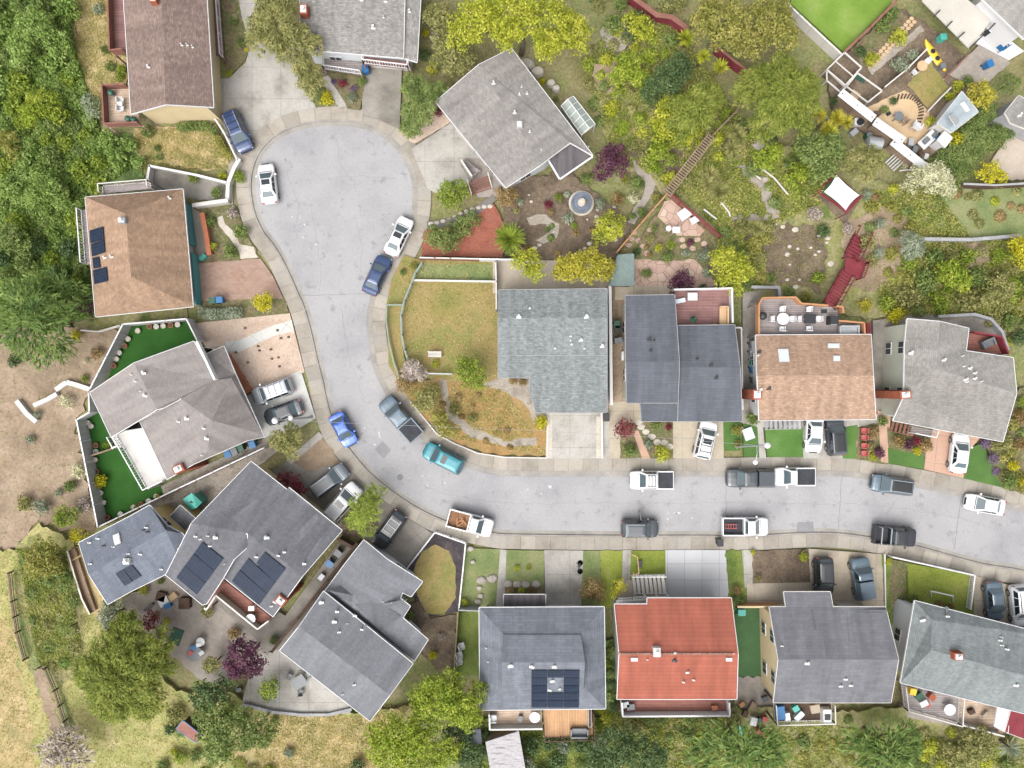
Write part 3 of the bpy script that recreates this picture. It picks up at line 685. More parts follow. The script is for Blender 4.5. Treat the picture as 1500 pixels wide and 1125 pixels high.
def wall_part(H, foot, mat, name='wall', z0=-.05, drop=.12, ztop=None):
    if sum(foot[i].x*foot[(i+1)%len(foot)].y-foot[(i+1)%len(foot)].x*foot[i].y for i in range(len(foot))) < 0: foot = foot[::-1]
    """walls on a closed outline, each running up to the roof above it"""
    mb = MB(); n = len(foot)
    for i in range(n):
        a, b = foot[i], foot[(i+1) % n]; m = max(1, int((b-a).length/.7)); col = []
        for k in range(m+1):
            p = a+(b-a)*k/m
            z = ztop if ztop is not None else tri_z(p.x, p.y, H.tris)
            col.append((p.x, p.y, (z-drop) if z is not None else None))
        last = next((q[2] for q in col if q[2] is not None), 2.8)
        for k in range(len(col)):
            z = col[k][2] if col[k][2] is not None else last
            last = z; col[k] = (col[k][0], col[k][1], z)
        for k in range(m):
            p, q = col[k], col[k+1]
            mb.add([(p[0],p[1],z0),(q[0],q[1],z0),(q[0],q[1],q[2]),(p[0],p[1],p[2])], [(0,1,2,3)])
    return obj(name, mb, mat, H.root)
def window_on(H, a, b, t, zc, w=1.3, h=1.1, name='window'):
    d = (b-a).normalized(); nrm = Vector((d.y, -d.x)); p = a+(b-a)*t
    if tri_z((p+nrm*.0).x, (p).y, H.tris) is None: return
    rz = math.atan2(d.y, d.x)
    fr = MB().box((p.x+nrm.x*.02, p.y+nrm.y*.02, zc), (w, .1, h), rz)
    f = obj(name, fr, W['white'], H.root)
    pn = MB()
    for s in (-1, 1):
        q = p + d*s*w*.24
        pn.box((q.x+nrm.x*.06, q.y+nrm.y*.06, zc), (w*.42, .05, h*.84), rz)
    obj('pane', pn, W['glass'], f)
def house(name, label, roofs, wall, roofmat, trim='white', overhang=.4, foot=None, windows=True, cat='house', zwin=1.5, thick=.16):
    H = House(); H.tris = []; H.loops = []
    allp = [P(*p) for f in roofs for p in f]
    ctr = sum((Vector((p.x, p.y, 0)) for p in allp), Vector((0,0,0)))/len(allp)
    H.root = empty(name, (ctr.x, ctr.y, 0), label, cat)
    H.roof = roof_part(H, roofs, RF[roofmat] if isinstance(roofmat, str) else roofmat, trim=trim, thick=thick)
    feet = [foot] if foot else [[P(*k).to_2d() for k in lp] for lp in H.loops if len(lp) > 2]
    H.feet = []
    for ft in feet:
        if foot: ft = [P(x, y).to_2d() for x, y in ft]
        else: ft = inset(ft, overhang)
        a = sum(ft[i].x*ft[(i+1)%len(ft)].y-ft[(i+1)%len(ft)].x*ft[i].y for i in range(len(ft)))
        if a < 0: ft = ft[::-1]
        if wall: wall_part(H, ft, W[wall])
        H.feet.append(ft)
        if windows:
            for i in range(len(ft)):
                p, q = ft[i], ft[(i+1) % len(ft)]; d = (q-p); L = d.length
                if L < 3.2: continue
                nrm = Vector((d.y, -d.x)).normalized(); mid = (p+q)/2
                if nrm.dot(-mid) < 0: continue       # only the walls one can see
                for k in range(max(1, int(L/3.6))):
                    t = (k+.5)/max(1, int(L/3.6))
                    m2 = p+d*t; zr = tri_z(m2.x-nrm.x*.2, m2.y-nrm.y*.2, H.tris)
                    if zr is None: continue
                    if zr > 2.6: window_on(H, p, q, t, 1.5)
                    if zr > 4.9: window_on(H, p, q, t, 3.9)
    return H
def on_roof(H, px, py):
    z = 4.5
    for _ in range(8):
        p = P(px, py, z); q = tri_z(p.x, p.y, H.tris)
        if q is None: break
        z = q
    return P(px, py, z)
def vents(H, pts, mat='vent'):
    for px, py, s in pts:
        p = on_roof(H, px, py); mb = MB()
        r = rng.uniform(-.3, .3)
        mb.box((p.x, p.y, p.z+.03), (.42*s, .2*s, .1), r)
        mb.lathe((p.x, p.y+.14*s, p.z), [(.07*s,0),(.07*s,.3),(.12*s,.3),(.12*s,.38),(.02,.42)], 8)
        obj('roof_vent', mb, W[mat], H.root)
def chimney(H, px, py, w, d, h, mat='brick', rz=0, cap='white', z0=None):
    p = on_roof(H, px, py); zb = z0 if z0 is not None else p.z-1.0
    mb = MB().box((p.x, p.y, (zb+p.z+h)/2), (w, d, p.z+h-zb), rz)
    ch = obj('chimney', mb, W[mat], H.root)
    cp = MB().box((p.x, p.y, p.z+h+.03), (w*.72, d*.72, .06), rz).lathe((p.x, p.y, p.z+h+.06), [(.12,0),(.12,.2),(.19,.2),(.19,.27),(.02,.3)], 10)
    obj('cap', cp, W[cap], ch)
def slab_on(H, name, quad, mat, lift=.12, t=.06, parent=None, uv=True):
    pts = [on_roof(H, x, y)+Vector((0,0,lift)) for x, y in quad]
    # keep it flat: the fourth corner completes the parallelogram
    pts[3] = pts[0]+pts[2]-pts[1]
    mb = MB(); mb.add([tuple(p) for p in pts]+[(p.x,p.y,p.z-t) for p in pts], [(0,1,2,3),(7,6,5,4),(0,4,5,1),(1,5,6,2),(2,6,7,3),(3,7,4,0)])
    a = (pts[1].x-pts[0].x)*(pts[2].y-pts[0].y)-(pts[2].x-pts[0].x)*(pts[1].y-pts[0].y)
    if a < 0: mb.f = [f[::-1] for f in mb.f]
    L1 = (pts[1]-pts[0]).length; L2 = (pts[3]-pts[0]).length
    cuv = {0:(0,0),1:(L1,0),2:(L1,L2),3:(0,L2)}
    mb.uv = [cuv[i % 4] for f in mb.f for i in f]
    return obj(name, mb, mat, parent or H.root)
def solar(H, quad, nx, ny, skip=()):
    A, B, C, D = [Vector(q) for q in quad]
    g = .012
    for i in range(nx):
        for j in range(ny):
            if (i, j) in skip: continue
            f = lambda u, v: tuple((A*(1-u)+B*u)*(1-v)+(D*(1-u)+C*u)*v)
            u0, u1, v0, v1 = i/nx+g/2, (i+1)/nx-g/2, j/ny+g/2, (j+1)/ny-g/2
            slab_on(H, 'solar_panel', [f(u0,v0), f(u1,v0), f(u1,v1), f(u0,v1)], W['solar'], .14, .05)
def stain(H, poly, f):
    m0 = H.roof.data.materials[0]; key = (m0.name, f)
    if key not in STAINS:
        m = m0.copy(); STAINS[key] = m
        bs = next(x for x in m.node_tree.nodes if x.type == 'BSDF_PRINCIPLED'); l = m.node_tree.links; src = bs.inputs['Base Color'].links[0].from_socket
        l.new(mixc(m.node_tree.nodes, l, 'MULTIPLY', 1.0, src, (f, f, f, 1)), bs.inputs['Base Color'])
    pts = [on_roof(H, x, y)+Vector((0,0,.008)) for x, y in poly]; mb = MB(); mb.v = [tuple(p) for p in pts]; mb.uv = []
    for t in tessellate_polygon([[Vector((p.x,p.y,0)) for p in pts]]):
        q = [pts[i] for i in t]
        if (q[1].x-q[0].x)*(q[2].y-q[0].y)-(q[2].x-q[0].x)*(q[1].y-q[0].y) < 0: t = t[::-1]
        mb.f.append(tuple(t)); mb.uv += [(pts[i].x, pts[i].y) for i in t]
    obj('stain', mb, STAINS[key], H.roof)
STAINS = {}
def skylight(H, quad):
    s = slab_on(H, 'skylight', quad, W['vent'], .14, .16)
    A, B, C, D = [Vector(q) for q in quad]; m = (A+B+C+D)/4
    slab_on(H, 'pane', [tuple(m+(q-m)*.78) for q in (A,B,C,D)], W['sky'], .16, .05, s)
def rail_mb(pts, z, h, style='baluster', closed=False):
    mb = MB(); n = len(pts)
    for i in range(n if closed else n-1):
        a, b = pts[i], pts[(i+1) % n]; L = (b-a).length; z = z+.004*(1 if i % 2 else -1 if i else 0)
        if style == 'solid':
            mb.bar((a.x,a.y,z+h/2), (b.x,b.y,z+h/2), .09, h); mb.bar((a.x,a.y,z+h+.03), (b.x,b.y,z+h+.03), .16, .06)
        else:
            mb.bar((a.x,a.y,z+h), (b.x,b.y,z+h), .1, .07); mb.bar((a.x,a.y,z+.12), (b.x,b.y,z+.12), .06, .06)
            m = max(1, int(L/.28))
            for k in range(m+1):
                p = a+(b-a)*k/m; big = k in (0, m) or k % 6 == 0
                mb.box((p.x,p.y,z+h/2), (.1,.1,h) if big else (.045,.045,h))
    return mb
def deck(H, pts, z, mat, rails=(), railmat='white', style='baluster', h=.95, name='deck', ground=0):
    """platform on posts at height z; rails: lists of photo points along its edge"""
    w = [P(x, y, z) for x, y in pts]
    mb = MB().prism([(p.x, p.y) for p in w], z-.2, z)
    par = H.root if H else None
    if z > .5:
        for p in w: mb.box((p.x+(.1 if p.x < w[0].x else -.1)*0, p.y, (z-.2)/2), (.14,.14,z-.2))
    d = obj(name, mb, W[mat] if isinstance(mat, str) else mat, par)
    for r in rails:
        q = [P(x, y, z) for x, y in r]; obj('railing', rail_mb(q, z, h, style), W[railmat], d)
    return d
def stairs(H, a, b, width, z0, z1, n, mat, railmat=None, name='stairs', sides=(1,1)):
    A, B = P(a[0], a[1], z0), P(b[0], b[1], z1); d = (B-A).to_2d(); L = d.length; d.normalize(); s = Vector((d.y, -d.x))
    mb = MB(); rz = math.atan2(d.y, d.x)
    for k in range(n):
        t = (k+.5)/n; p = A.to_2d()+d*L*t; z = z0+(z1-z0)*(k+1)/n
        mb.box((p.x, p.y, z-.04), (L/n*.72, width, .08), rz)
    for k in (-1, 1):
        q = s*k*width/2; mb.bar((A.x+q.x, A.y+q.y, z0), (B.x+q.x, B.y+q.y, z1-.12), .07, .28)
    st = obj(name, mb, W[mat] if isinstance(mat, str) else mat, H.root if H else None)
    if railmat:
        rb = MB()
        for k, on in zip((-1, 1), sides):
            if not on: continue
            q = s*k*(width/2+.04); rb.bar((A.x+q.x, A.y+q.y, z0+.9), (B.x+q.x, B.y+q.y, z1+.9), .09, .08)
            m = max(2, int(L/1.1))
            for j in range(m+1):
                t = j/m; p = A.to_2d()+d*L*t+q; z = z0+(z1-z0)*t; rb.box((p.x, p.y, z+.45), (.08,.08,.9))
        obj('handrail', rb, W[railmat], st)
    return st
def garage(H, a, b, h=2.2):
    A, B = P(*a).to_2d(), P(*b).to_2d(); d = (B-A); rz = math.atan2(d.y, d.x); m = (A+B)/2
    g = obj('garage_door', MB().box((m.x, m.y, h/2), (d.length, .08, h), rz), W['offwhite'], H.root)

# --- 1 mauve-brown house at the top left corner
h = house('house', 'mauve brown gabled house with cream end wall beside the dark SUV', [
 [(178,-50,4.2),(192,167,4.2),(243,153,5.9),(234,-50,5.9)], [(234,-50,5.9),(243,153,5.9),(313,157,4.2),(300,-50,4.2)]], 'cream', 'h1', foot=[(216,-30),(229,181),(327,179),(315,-30)], windows=False)
vents(h, [(218,99,.8),(267,67,.6),(275,67,.6),(283,70,.6)]); chimney(h, 229, 3, .7, .7, .7, 'brick')
deck(h, [(164,-40),(186,-40),(188,78),(168,80)], 2.6, 'deckpink', [[(164,-40),(168,80),(186,78)]], 'fencered', 'solid')
deck(h, [(157,130),(190,129),(208,184),(160,186)], 2.2, 'decktan', [[(190,129),(157,130),(160,186),(208,184)]], 'fencered', 'solid')
deck(h, [(305,-40),(318,-40),(328,85),(308,78)], .9, 'deckpink', [[(318,-40),(327,84)]], 'white', 'baluster')
# --- 2 grey house at the top of the court
h = house('house', 'grey shingled house with white balcony railings above the court', [
 [(440,-50,4.4),(439,72,4.0),(591,85,4.0),(594,-50,4.4)], [(596,-50,4.0),(591,85,3.8),(611,91,3.7),(619,-50,3.7)]], 'pale', 'h2', trim='white', foot=[(462,-20),(462,93),(604,104),(608,-20)])
vents(h, [(547,42,1.1),(562,26,.5),(565,3,.9),(530,1,.9),(600,18,.8)]); chimney(h, 448, 20, .8, 1.0, .9, 'brick')
deck(h, [(474,84),(531,92),(529,109),(475,101)], 1.4, 'deckgrey', [[(475,85),(475,101),(529,109)]])
deck(h, [(533,83),(599,91),(598,101),(533,93)], 2.6, 'deckpink', [[(533,83),(533,93),(598,101),(599,92)]])
garage(h, (545,100.5), (590,104))
# --- 3 rotated grey house right of the court
h = house('house', 'low rotated grey roofed house with flat dark porch corner', [
 [(638,149,3.4),(741,275,3.4),(793,241,3.95),(701,95,3.95)], [(701,95,3.95),(793,241,3.95),(803,233,3.9),(835,209,3.7),(868,227,3.4),(749,71,3.4)]], 'pale', 'h3', foot=[(651,169),(741,281),(797,248),(828,222),(848,226),(750,101),(706,128)])
vents(h, [(723,123,.9),(754,166,.9),(761,139,.6),(772,138,.6),(764,128,.5),(776,194,.6),(793,220,.4)]); chimney(h, 761, 184, .55, .55, .5, 'vent')
roof_part(h, [[(803,233,3.1),(820,262,3.0),(868,229,3.0),(836,210,3.1)]], W['darkflat'], 'porch_roof', trimw=.16)
obj('porch_post', MB().box((P(826,256).x, P(826,256).y, 1.45), (.12,.12,2.9)), W['white'], h.root)
obj('porch_post', MB().box((P(858,228).x, P(858,228).y, 1.45), (.12,.12,2.9)), W['white'], h.root)
stairs(h, (706,282), (700,262), 2.2, .2, 1.3, 6, 'fencered', 'offwhite')
deck(h, [(680,232),(703,250),(690,262),(676,240)], 1.3, 'deckgrey', [[(676,238),(692,262)]], 'offwhite', 'solid')
garage(h, (668.2,192.2), (695.2,225.8))
# --- 4 hip roofed brown house on the left
h = house('house', 'brown hip roofed house with small solar panels and teal trim', [
 [(125,289,4.2),(184,313,6.0),(268,277,2.8)], [(268,277,2.8),(184,313,6.0),(192,405,6.0),(283,449,2.8)], [(283,449,2.8),(192,405,6.0),(140,464,4.2)], [(140,464,4.2),(192,405,6.0),(184,313,6.0),(125,289,4.2)]], 'sage', 'h4', foot=[(168,312),(279,303),(292,446),(182,461)], windows=False)
vents(h, [(154,378,.8),(164,377,.8),(249,291,.8)]); chimney(h, 182, 324, .7, .6, .5, 'greywall')
solar(h, [(132,338),(152,332),(155,370),(136,377)], 1, 2); solar(h, [(136,378),(146,376),(148,392),(138,396)], 1, 1); solar(h, [(137,396),(157,391),(159,412),(139,417)], 1, 1)
deck(h, [(120,308),(128,306),(135,388),(126,386)], 3.3, 'deckgrey', [[(120,308),(126,386)]], 'white', 'baluster')
deck(h, [(151,273),(221,267),(222,276),(152,284)], 3.0, 'deckgrey', [[(152,284),(151,273),(221,267),(222,276)]], 'offwhite', 'baluster')
for a, b in [((280,302),(288,362)), ((290,374),(296,448))]:
    pa, pb = P(*a), P(*b); obj('entry_wall', MB().bar((pa.x,pa.y,.8),(pb.x,pb.y,.8),.18,1.6), W['teal'], h.root)
# --- 5 taupe house with white terrace
h = house('house', 'taupe grey house with white terrace above dark turf', [
 [(132,575,5.2),(196,532,6.2),(230,600,6.2),(163,640,5.2)], [(196,532,6.2),(284,500,5.0),(315,557,4.2),(265,584,5.6),(241,597,6.05),(230,600,6.2)],
 [(205,617,4.8),(239,599,5.1),(265,584,5.6),(304,662,5.5),(283,680,5.0),(245,702,4.7)], [(265,584,5.6),(315,557,4.2),(339,554,3.7),(310.5,616,5.6),(304,662,5.5)],
 [(310.5,616,5.6),(339,554,3.7),(345,548,3.0),(387,640,3.0),(377,634,3.3)], [(310.5,616,5.6),(377,634,3.3),(387,640,3.0),(363,645,3.7),(283,680,5.0),(304,662,5.5)], [(299,520,3.5),(328,507,2.9),(345,548,3.0),(339,554,3.7),(315,557,4.2)]], 'pale', 'h5', foot=[(182,574),(243,542),(311,510),(329,513),(345,552),(384,632),(316,664),(281,685),(247,622),(210,628)])
vents(h, [(211,547,1.1),(213,580,1.1),(193,549,.5),(199,559,.6),(206,573,.4),(274,614,1.1),(262,618,.7),(303,643,1.1),(299,628,.8),(296,667,.5)])
chimney(h, 264, 686, 1.1, .8, .5, 'brick', .45, 'white', -.05)
pa, pb = P(288,500,5.3), P(314.5,556,5.3); obj('parapet', MB().bar((pa.x,pa.y,5.0),(pb.x,pb.y,5.0),.22,.7), W['white'], h.root)
deck(h, [(171,637),(207,620),(244,701),(216,716)], 3.0, W['offwhite'], [[(171,637),(216,716),(244,703)]], 'white')
deck(h, [(163,640),(170,637),(178,655),(173,656)], 2.0, W['offwhite'], [[(164,640),(173,656)]], 'white', name='terrace_step')
pa, pb = P(334,520), P(368,575); obj('planter', MB().bar((pa.x,pa.y,.4),(pb.x,pb.y,.4),.7,.7), W['terracotta'], h.root)
# --- 6 charcoal house with the two solar wings
h = house('house', 'charcoal two winged house with black solar panels facing a paved patio', [
 [(281,766,6.0),(368,676,4.5),(420,717,4.5),(362,781,6.0),(362,802,5.7),(343,819,6.0)], [(281,766,6.0),(343,819,6.0),(328,845,5.2),(303,884,4.3),(297,886,4.3),(243,842,4.3)],
 [(420,717,4.5),(423,714,4.5),(501,777,4.5),(443,844,6.0),(362,781,6.0)], [(362,781,6.0),(443,844,6.0),(400,903,4.5),(328,846,4.5),(343,819,5.4)]], 'cream', 'h6', overhang=.9, windows=False)
vents(h, [(287,786,.8),(294,790,.6),(316,788,1.2),(308,800,.7),(305,785,.6),(376,816,.8),(408,814,.8),(417,809,.8),(446,826,.9),(403,882,1),(398,888,.7),(329,826,.4)])
solar(h, [(297,793),(328,818),(289,871),(259,845)], 1, 3); solar(h, [(388,808),(419,833),(404,853),(374,827)], 1, 1); solar(h, [(364,817),(404,853),(380,886),(339,851)], 1, 2)
vents(h, [(391,788,1.3)], 'metal')
chimney(h, 413, 878, .9, 1.0, .45, 'brick', .9, 'vent', -.05)
deck(h, [(328,850),(398,905),(382,917),(322,868),(308,889),(303,884)], 2.2, 'deckred', [[(305,886),(308,889),(322,868),(382,917),(398,905)]], 'offwhite', 'solid')
for f, q in [(1.16,[(312,783),(324,790),(352,768),(380,733),(376,731),(340,757)]),(1.16,[(417,807),(421,812),(446,786),(468,758),(462,753),(440,775)]),(1.13,[(445,826),(448,827),(472,790),(469,788)]),(1.12,[(304,779),(311,783),(324,766),(321,764)]),(.86,[(420,719),(362,783),(363,800),(353,806),(346,803),(395,740)])]: stain(h, q, f)
# --- 6b slate house to its left
h = house('house', 'slate blue gabled house with yellow side wall and dark roof seams', [
 [(115.5,795,4.4),(191,756,4.4),(219,740,4.4),(243,777,5.2),(130,841,5.2)], [(219,740,4.4),(245,770,4.3),(268,782,4.3),(278,798,4.4),(262,817,4.4),(243,777,5.2)], [(130,841,5.2),(243,777,5.2),(262,817,4.4),(246,838,4.2),(241,842,4.2),(192,866,4.2),(158,885,4.2)]], 'tan', 'h6b', foot=[(143,806),(247,737),(290,772),(270,812),(246,828),(176,866)])
vents(h, [(144,789,.7),(132,795,.7),(133,826,.7),(215,773,.7),(189,811,.6),(206,812,.8),(237,834,.7),(263,804,.7),(167,801,.6)]); vents(h, [(153,800,.7),(211,777,.7),(217,780,.7)], 'black')
chimney(h, 188, 821, .6, .6, .4, 'vent'); skylight(h, [(166,784),(175,780),(178,795),(169,799)])
solar(h, [(170,840),(194,827),(208,844),(183,859)], 2, 1)
# --- 7 L-shaped slate house
h = house('house', 'long slate grey L shaped house with fork in its roof by the dry lawn', [
 [(410,953,4.4),(438,918,5.6),(571,1018,5.6),(542,1056,4.4)], [(438,918,5.6),(474,866,4.6),(605,972,4.6),(571,1018,5.6)],
 [(506,825,3.6),(533,791,3.6),(567,819,4.6),(517,884,4.6),(492,878,3.7),(476,866,3.6)], [(567,819,4.6),(619,852,3.6),(602,874,3.6),(590,868,3.7),(586,876,3.7),(601,888,3.5),(590,905,3.7),(558,925,3.9),(517,884,4.6)],
 [(517,884,4.6),(558,925,3.9),(590,905,3.7),(627,937,3.4),(607,968,3.5),(492,878,3.7)]], 'pale', 'h7', overhang=.85)
vents(h, [(471,883,1.2),(490,911,1.2),(494,896,1),(520,902,1.0),(497,926,.8),(530,922,.8),(519,1003,.8),(502,1017,.5),(561,881,.4),(574,882,.4),(509,913,.4)])
for f, q in [(1.12,[(497,924),(502,928),(520,908),(514,904)]),(1.1,[(529,921),(532,923),(538,916),(535,914)]),(.84,[(519,884),(557,924),(588,903),(570,890),(598,878),(560,884)]),(.86,[(478,864),(515,882),(517,872),(500,858)])]: stain(h, q, f)
# --- 8 steel blue house with central solar array
h = house('house', 'steel blue hip roofed house with square ring of solar panels', [
 [(702,890,4.3),(885,889,4.3),(851,929,5.4),(737,929,5.4)], [(885,889,4.3),(887,1038,4.3),(855,1006,5.3),(851,929,5.4)], [(887,1038,4.3),(703,1040,4.3),(735,1007,5.3),(855,1006,5.3)], [(703,1040,4.3),(702,890,4.3),(737,929,5.4),(735,1007,5.3)]], 'pale', 'h8', foot=[(712,887),(870,886),(872,1003),(713,1005)])
roof_part(h, [[(737,930,5.55),(851,930,5.55),(857,970,6.4),(735,970,6.4)], [(735,970,6.4),(857,970,6.4),(855,1010,5.45),(735,1010,5.45)]], RF['h8'], 'upper_roof', trim=None)
vents(h, [(748,976,1.3),(779,977,1.2),(812,977,1.2),(809,998,1.1),(805,1011,1),(820,1009,.9),(712,949,.5),(715,969,.5)])
solar(h, [(778,981),(849,981),(848,1036),(778,1036)], 3, 5, {(1,1),(1,2)})
roof_part(h, [[(738,871,3.0),(799,871,3.0),(799,890,3.1),(738,890,3.1)]], W['darkflat'], 'porch_roof')
deck(h, [(717,1036),(794,1036),(794,1061),(718,1062)], 2.6, 'decktan', [[(717,1040),(718,1062),(794,1061)]], 'offwhite', 'solid')
deck(h, [(796,1036),(868,1036),(869,1077),(797,1080)], 2.3, 'deckcedar', [[(868,1040),(869,1077),(797,1080),(796,1062)]], 'darkwood')
garage(h, (803,885.6), (850,885.4))
for f, q in [(1.1,[(757,912),(768,912),(775,965),(752,965)]),(.9,[(781,925),(783,925),(782,950),(780,950)])]: stain(h, q, f)
# --- 9 red tile house
h = house('house', 'red clay tiled gable house with white rear balcony', [
 [(900,885,4.48),(948,885,4.48),(948,876,4.3),(1071,876,4.3),(1081,957,5.9),(907,957,5.9)], [(907,957,5.9),(1081,957,5.9),(1079,1024,4.6),(904,1024,4.6)]], 'offwhite', 'h9', foot=[(897,882),(936,882),(936,873),(1046,873),(1050,990),(900,990)], windows=False)
rg = MB()
for k in range(58):
    p = on_roof(h, 908.5+172*k/57.5, 957.2); rg.box((p.x, p.y, p.z+.06), (.3,.2,.13))
obj('ridge_tile', rg, M('lichen_ridge', [c(200,120,100), c(232,205,190)], 4, fine=.3), h.root)['kind'] = 'stuff'
vents(h, [(988,957,1),(948,966,.5),(1007,985,.9),(1001,999,.7),(1016,996,.7)]); vents(h, [(988,968,1.2)], 'black')
chimney(h, 961, 953, .7, .9, .5, 'vent')
for q in [[(924,963),(934,963),(934,968),(924,968)], [(1063,963),(1072,963),(1072,968),(1063,968)]]: skylight(h, q)
deck(h, [(909,1020),(1064,1020),(1065,1042),(910,1043)], 2.8, 'deckred', [[(909,1023),(910,1043),(1065,1042),(1064,1023)]], 'white', 'solid')
deck(h, [(903,876),(946,876),(946,886),(902,887)], 2.3, 'offwhite', [[(902,887),(903,876),(948,874)]], 'white', 'baluster', name='porch')
stairs(h, (926,856), (975,856), 2.0, .2, 1.6, 8, 'offwhite', 'white')
# --- 10 dark grey house with cream side
h = house('house', 'dark grey gable house with cream side wall below the warm driveway', [
 [(1127,889,4.2),(1151,889,4.2),(1148,867,3.9),(1216,867,3.9),(1220,889,4.2),(1297,889,4.2),(1316,966,5.9),(1140,966,5.9)], [(1140,966,5.9),(1316,966,5.9),(1305,1029,4.2),(1133,1029,4.2)]], 'cream', 'h10', trim='offwhite', foot=[(1111,884),(1262,884),(1266,998),(1114,998)])
vents(h, [(1182,972,1.2),(1238,995,.9),(1231,1005,.9),(1246,1004,.9),(1145,946,.6)])
deck(h, [(1132,1025),(1217,1025),(1218,1054),(1134,1056)], 2.6, 'darkwood', [[(1132,1028),(1134,1056),(1218,1054),(1217,1028)]], 'offwhite', 'baluster')
garage(h, (1222,883.2), (1258,883.2))
for f, q in [(.84,[(1188,892),(1190,893),(1196,922),(1193,922)]),(.84,[(1207,938),(1209,938),(1213,960),(1211,960)]),(1.1,[(1141,918),(1146,916),(1150,945),(1144,945)]),(.88,[(1240,905),(1241,905),(1245,940),(1243,940)]),(.85,[(1255,893),(1300,893),(1299,898),(1257,897)])]: stain(h, q, f)
# --- 11 green-grey house bottom right
h = house('house', 'green grey hip roofed house with brick chimney and fenced lawn', [
 [(1340,880,4.3),(1365,908,5.3),(1364,952,6.0),(1352,982,5.3),(1319,1000,4.3)], [(1340,880,4.3),(1560,936,4.3),(1560,1006,6.0),(1364,952,6.0),(1365,908,5.3)], [(1364,952,6.0),(1560,1006,6.0),(1560,1060,4.3),(1319,1000,4.3),(1352,982,5.3)]], 'pale', 'h11', foot=[(1312,876),(1508,924),(1508,1022),(1296,968)])
vents(h, [(1351,909,1.2),(1387,903,.8),(1464,938,.8),(1466,945,.6),(1474,951,.8),(1487,1004,1.1),(1465,933,.5)]); chimney(h, 1398, 958, .9, .7, .7, 'brick')
deck(h, [(1320,1000),(1404,1014),(1402,1058),(1324,1036)], 1.0, 'deckgrey', [[(1320,1002),(1324,1036),(1402,1058),(1404,1018)]], 'offwhite', 'baluster')
deck(h, [(1404,1014),(1476,1030),(1462,1072),(1402,1056)], .7, 'decktan', [[(1402,1056),(1462,1072)]], 'offwhite', 'solid')
roof_part(h, [[(1462,1036,2.9),(1480,1040,2.9),(1476,1074,2.8),(1457,1064,2.8)]], W['vent'], 'awning')
roof_part(h, [[(1481,1040,3.0),(1560,1058,3.0),(1560,1104,2.8),(1472,1072,2.8)]], W['redpaint'], 'porch_roof', trim='offwhite')
for f, q in [(1.18,[(1391,920),(1402,924),(1401,952),(1394,952)]),(1.14,[(1462,915),(1468,917),(1466,938),(1463,938)]),(1.1,[(1385,888),(1389,889),(1388,903),(1386,903)])]: stain(h, q, f)
# --- 12 sea grey house in the middle
h = house('house', 'speckled sea grey house between the brown lawn and the white fence', [
 [(730,425,4.0),(889,423,4.0),(889,466,4.8),(730,466,4.8)], [(730,466,4.8),(889,466,4.8),(889,520,4.1),(730,520,4.1)], [(730,520.3,3.95),(889,520.3,3.95),(889,604,3.2),(785,604,3.2),(776,572,3.5),(776,553,3.6),(730,553,3.6)]], 'pale', 'h12', trim='greywall', foot=[(735,432),(880,431),(880,596),(787,596),(777,555),(735,552)])
vents(h, [(760,465,1.2),(859,465,1.2),(836,493,.6),(851,499,1),(882,508,1.1),(837,505,.6),(856,511,.5),(813,511,.6),(776,452,.6),(836,499,.4)])
garage(h, (808,598), (872,598)); 
# --- 13 blue charcoal house
h = house('house', 'blue charcoal stepped roof house with rose brown rear deck', [
 [(916,433,4.4),(988,432,4.4),(995,530,5.4),(917,530,5.4)], [(917,530,5.4),(995,530,5.4),(993,590,4.4),(918,590,4.4)]], 'sage', 'h13', trim='greywall', foot=[(911,447),(970,447),(972,584),(912,584)])
roof_part(h, [[(993,477,4.0),(1076,476,4.0),(1084,538,4.9),(995,538,4.9)], [(995,538,4.9),(1084,538,4.9),(1087,617,3.6),(993,617,3.6)]], RF['h13'], 'lower_roof', trim='greywall')
roof_part(h, [[(938,591,3.7),(992.6,591,3.85),(992.6,617,3.55),(940,617,3.55)]], RF['h13'], 'entry_roof', trim='greywall')
wall_part(h, [P(x,y).to_2d() for x, y in [(1053,487),(978,487),(978,608),(1064,608)]][::-1], W['sage'])
vents(h, [(951,498,1),(958,499,.6),(953,514,.8),(1041,536,.9),(1049,554,.9),(1021,526,.6)], 'black')
deck(h, [(988,425),(1068,424),(1069,476),(992,476)], 2.6, 'deckpink', [[(984,426),(1068,424),(1069,474)]], 'white', 'solid')
garage(h, (990,609), (1050,609))
# --- 14 brown house with grey deck
h = house('house', 'sandy brown house with skylights and wide grey plank deck', [
 [(1107,491,3.9),(1276,490,3.9),(1279,550,5.2),(1109,550,5.2)], [(1109,550,5.2),(1279,550,5.2),(1283,614,3.9),(1112,616,3.9)]], 'pale', 'h14', foot=[(1094,501),(1238,501),(1240,606),(1098,607)])
skylight(h, [(1139,511),(1154,511),(1156,530),(1141,530)]); skylight(h, [(1212,503),(1229,503),(1229,510),(1212,510)]); skylight(h, [(1220,521),(1230,521),(1230,529),(1221,529)])
vents(h, [(1114,571,.8),(1110,521,.5)]); vents(h, [(1126,570,1),(1112,516,.9)], 'black'); chimney(h, 1108, 578, .9, 1.0, .3, 'brick', 0, 'white', -.05)
DK14 = deck(h, [(1107,447),(1112,438),(1160,437),(1168,446),(1226,450),(1229,470),(1259,474),(1260,491),(1107,492)], 2.8, 'deckgrey', [[(1107,490),(1107,447),(1112,438),(1160,437),(1168,446),(1207,449)], [(1219,450),(1228,451),(1229,460)], [(1222,471),(1259,474),(1260,490)]], 'orange', 'solid')
stairs(h, (1119,620), (1174,619), 1.3, .25, 1.6, 8, 'greywall', 'white', sides=(1,0))
garage(h, (1175,607.4), (1232,606.8))
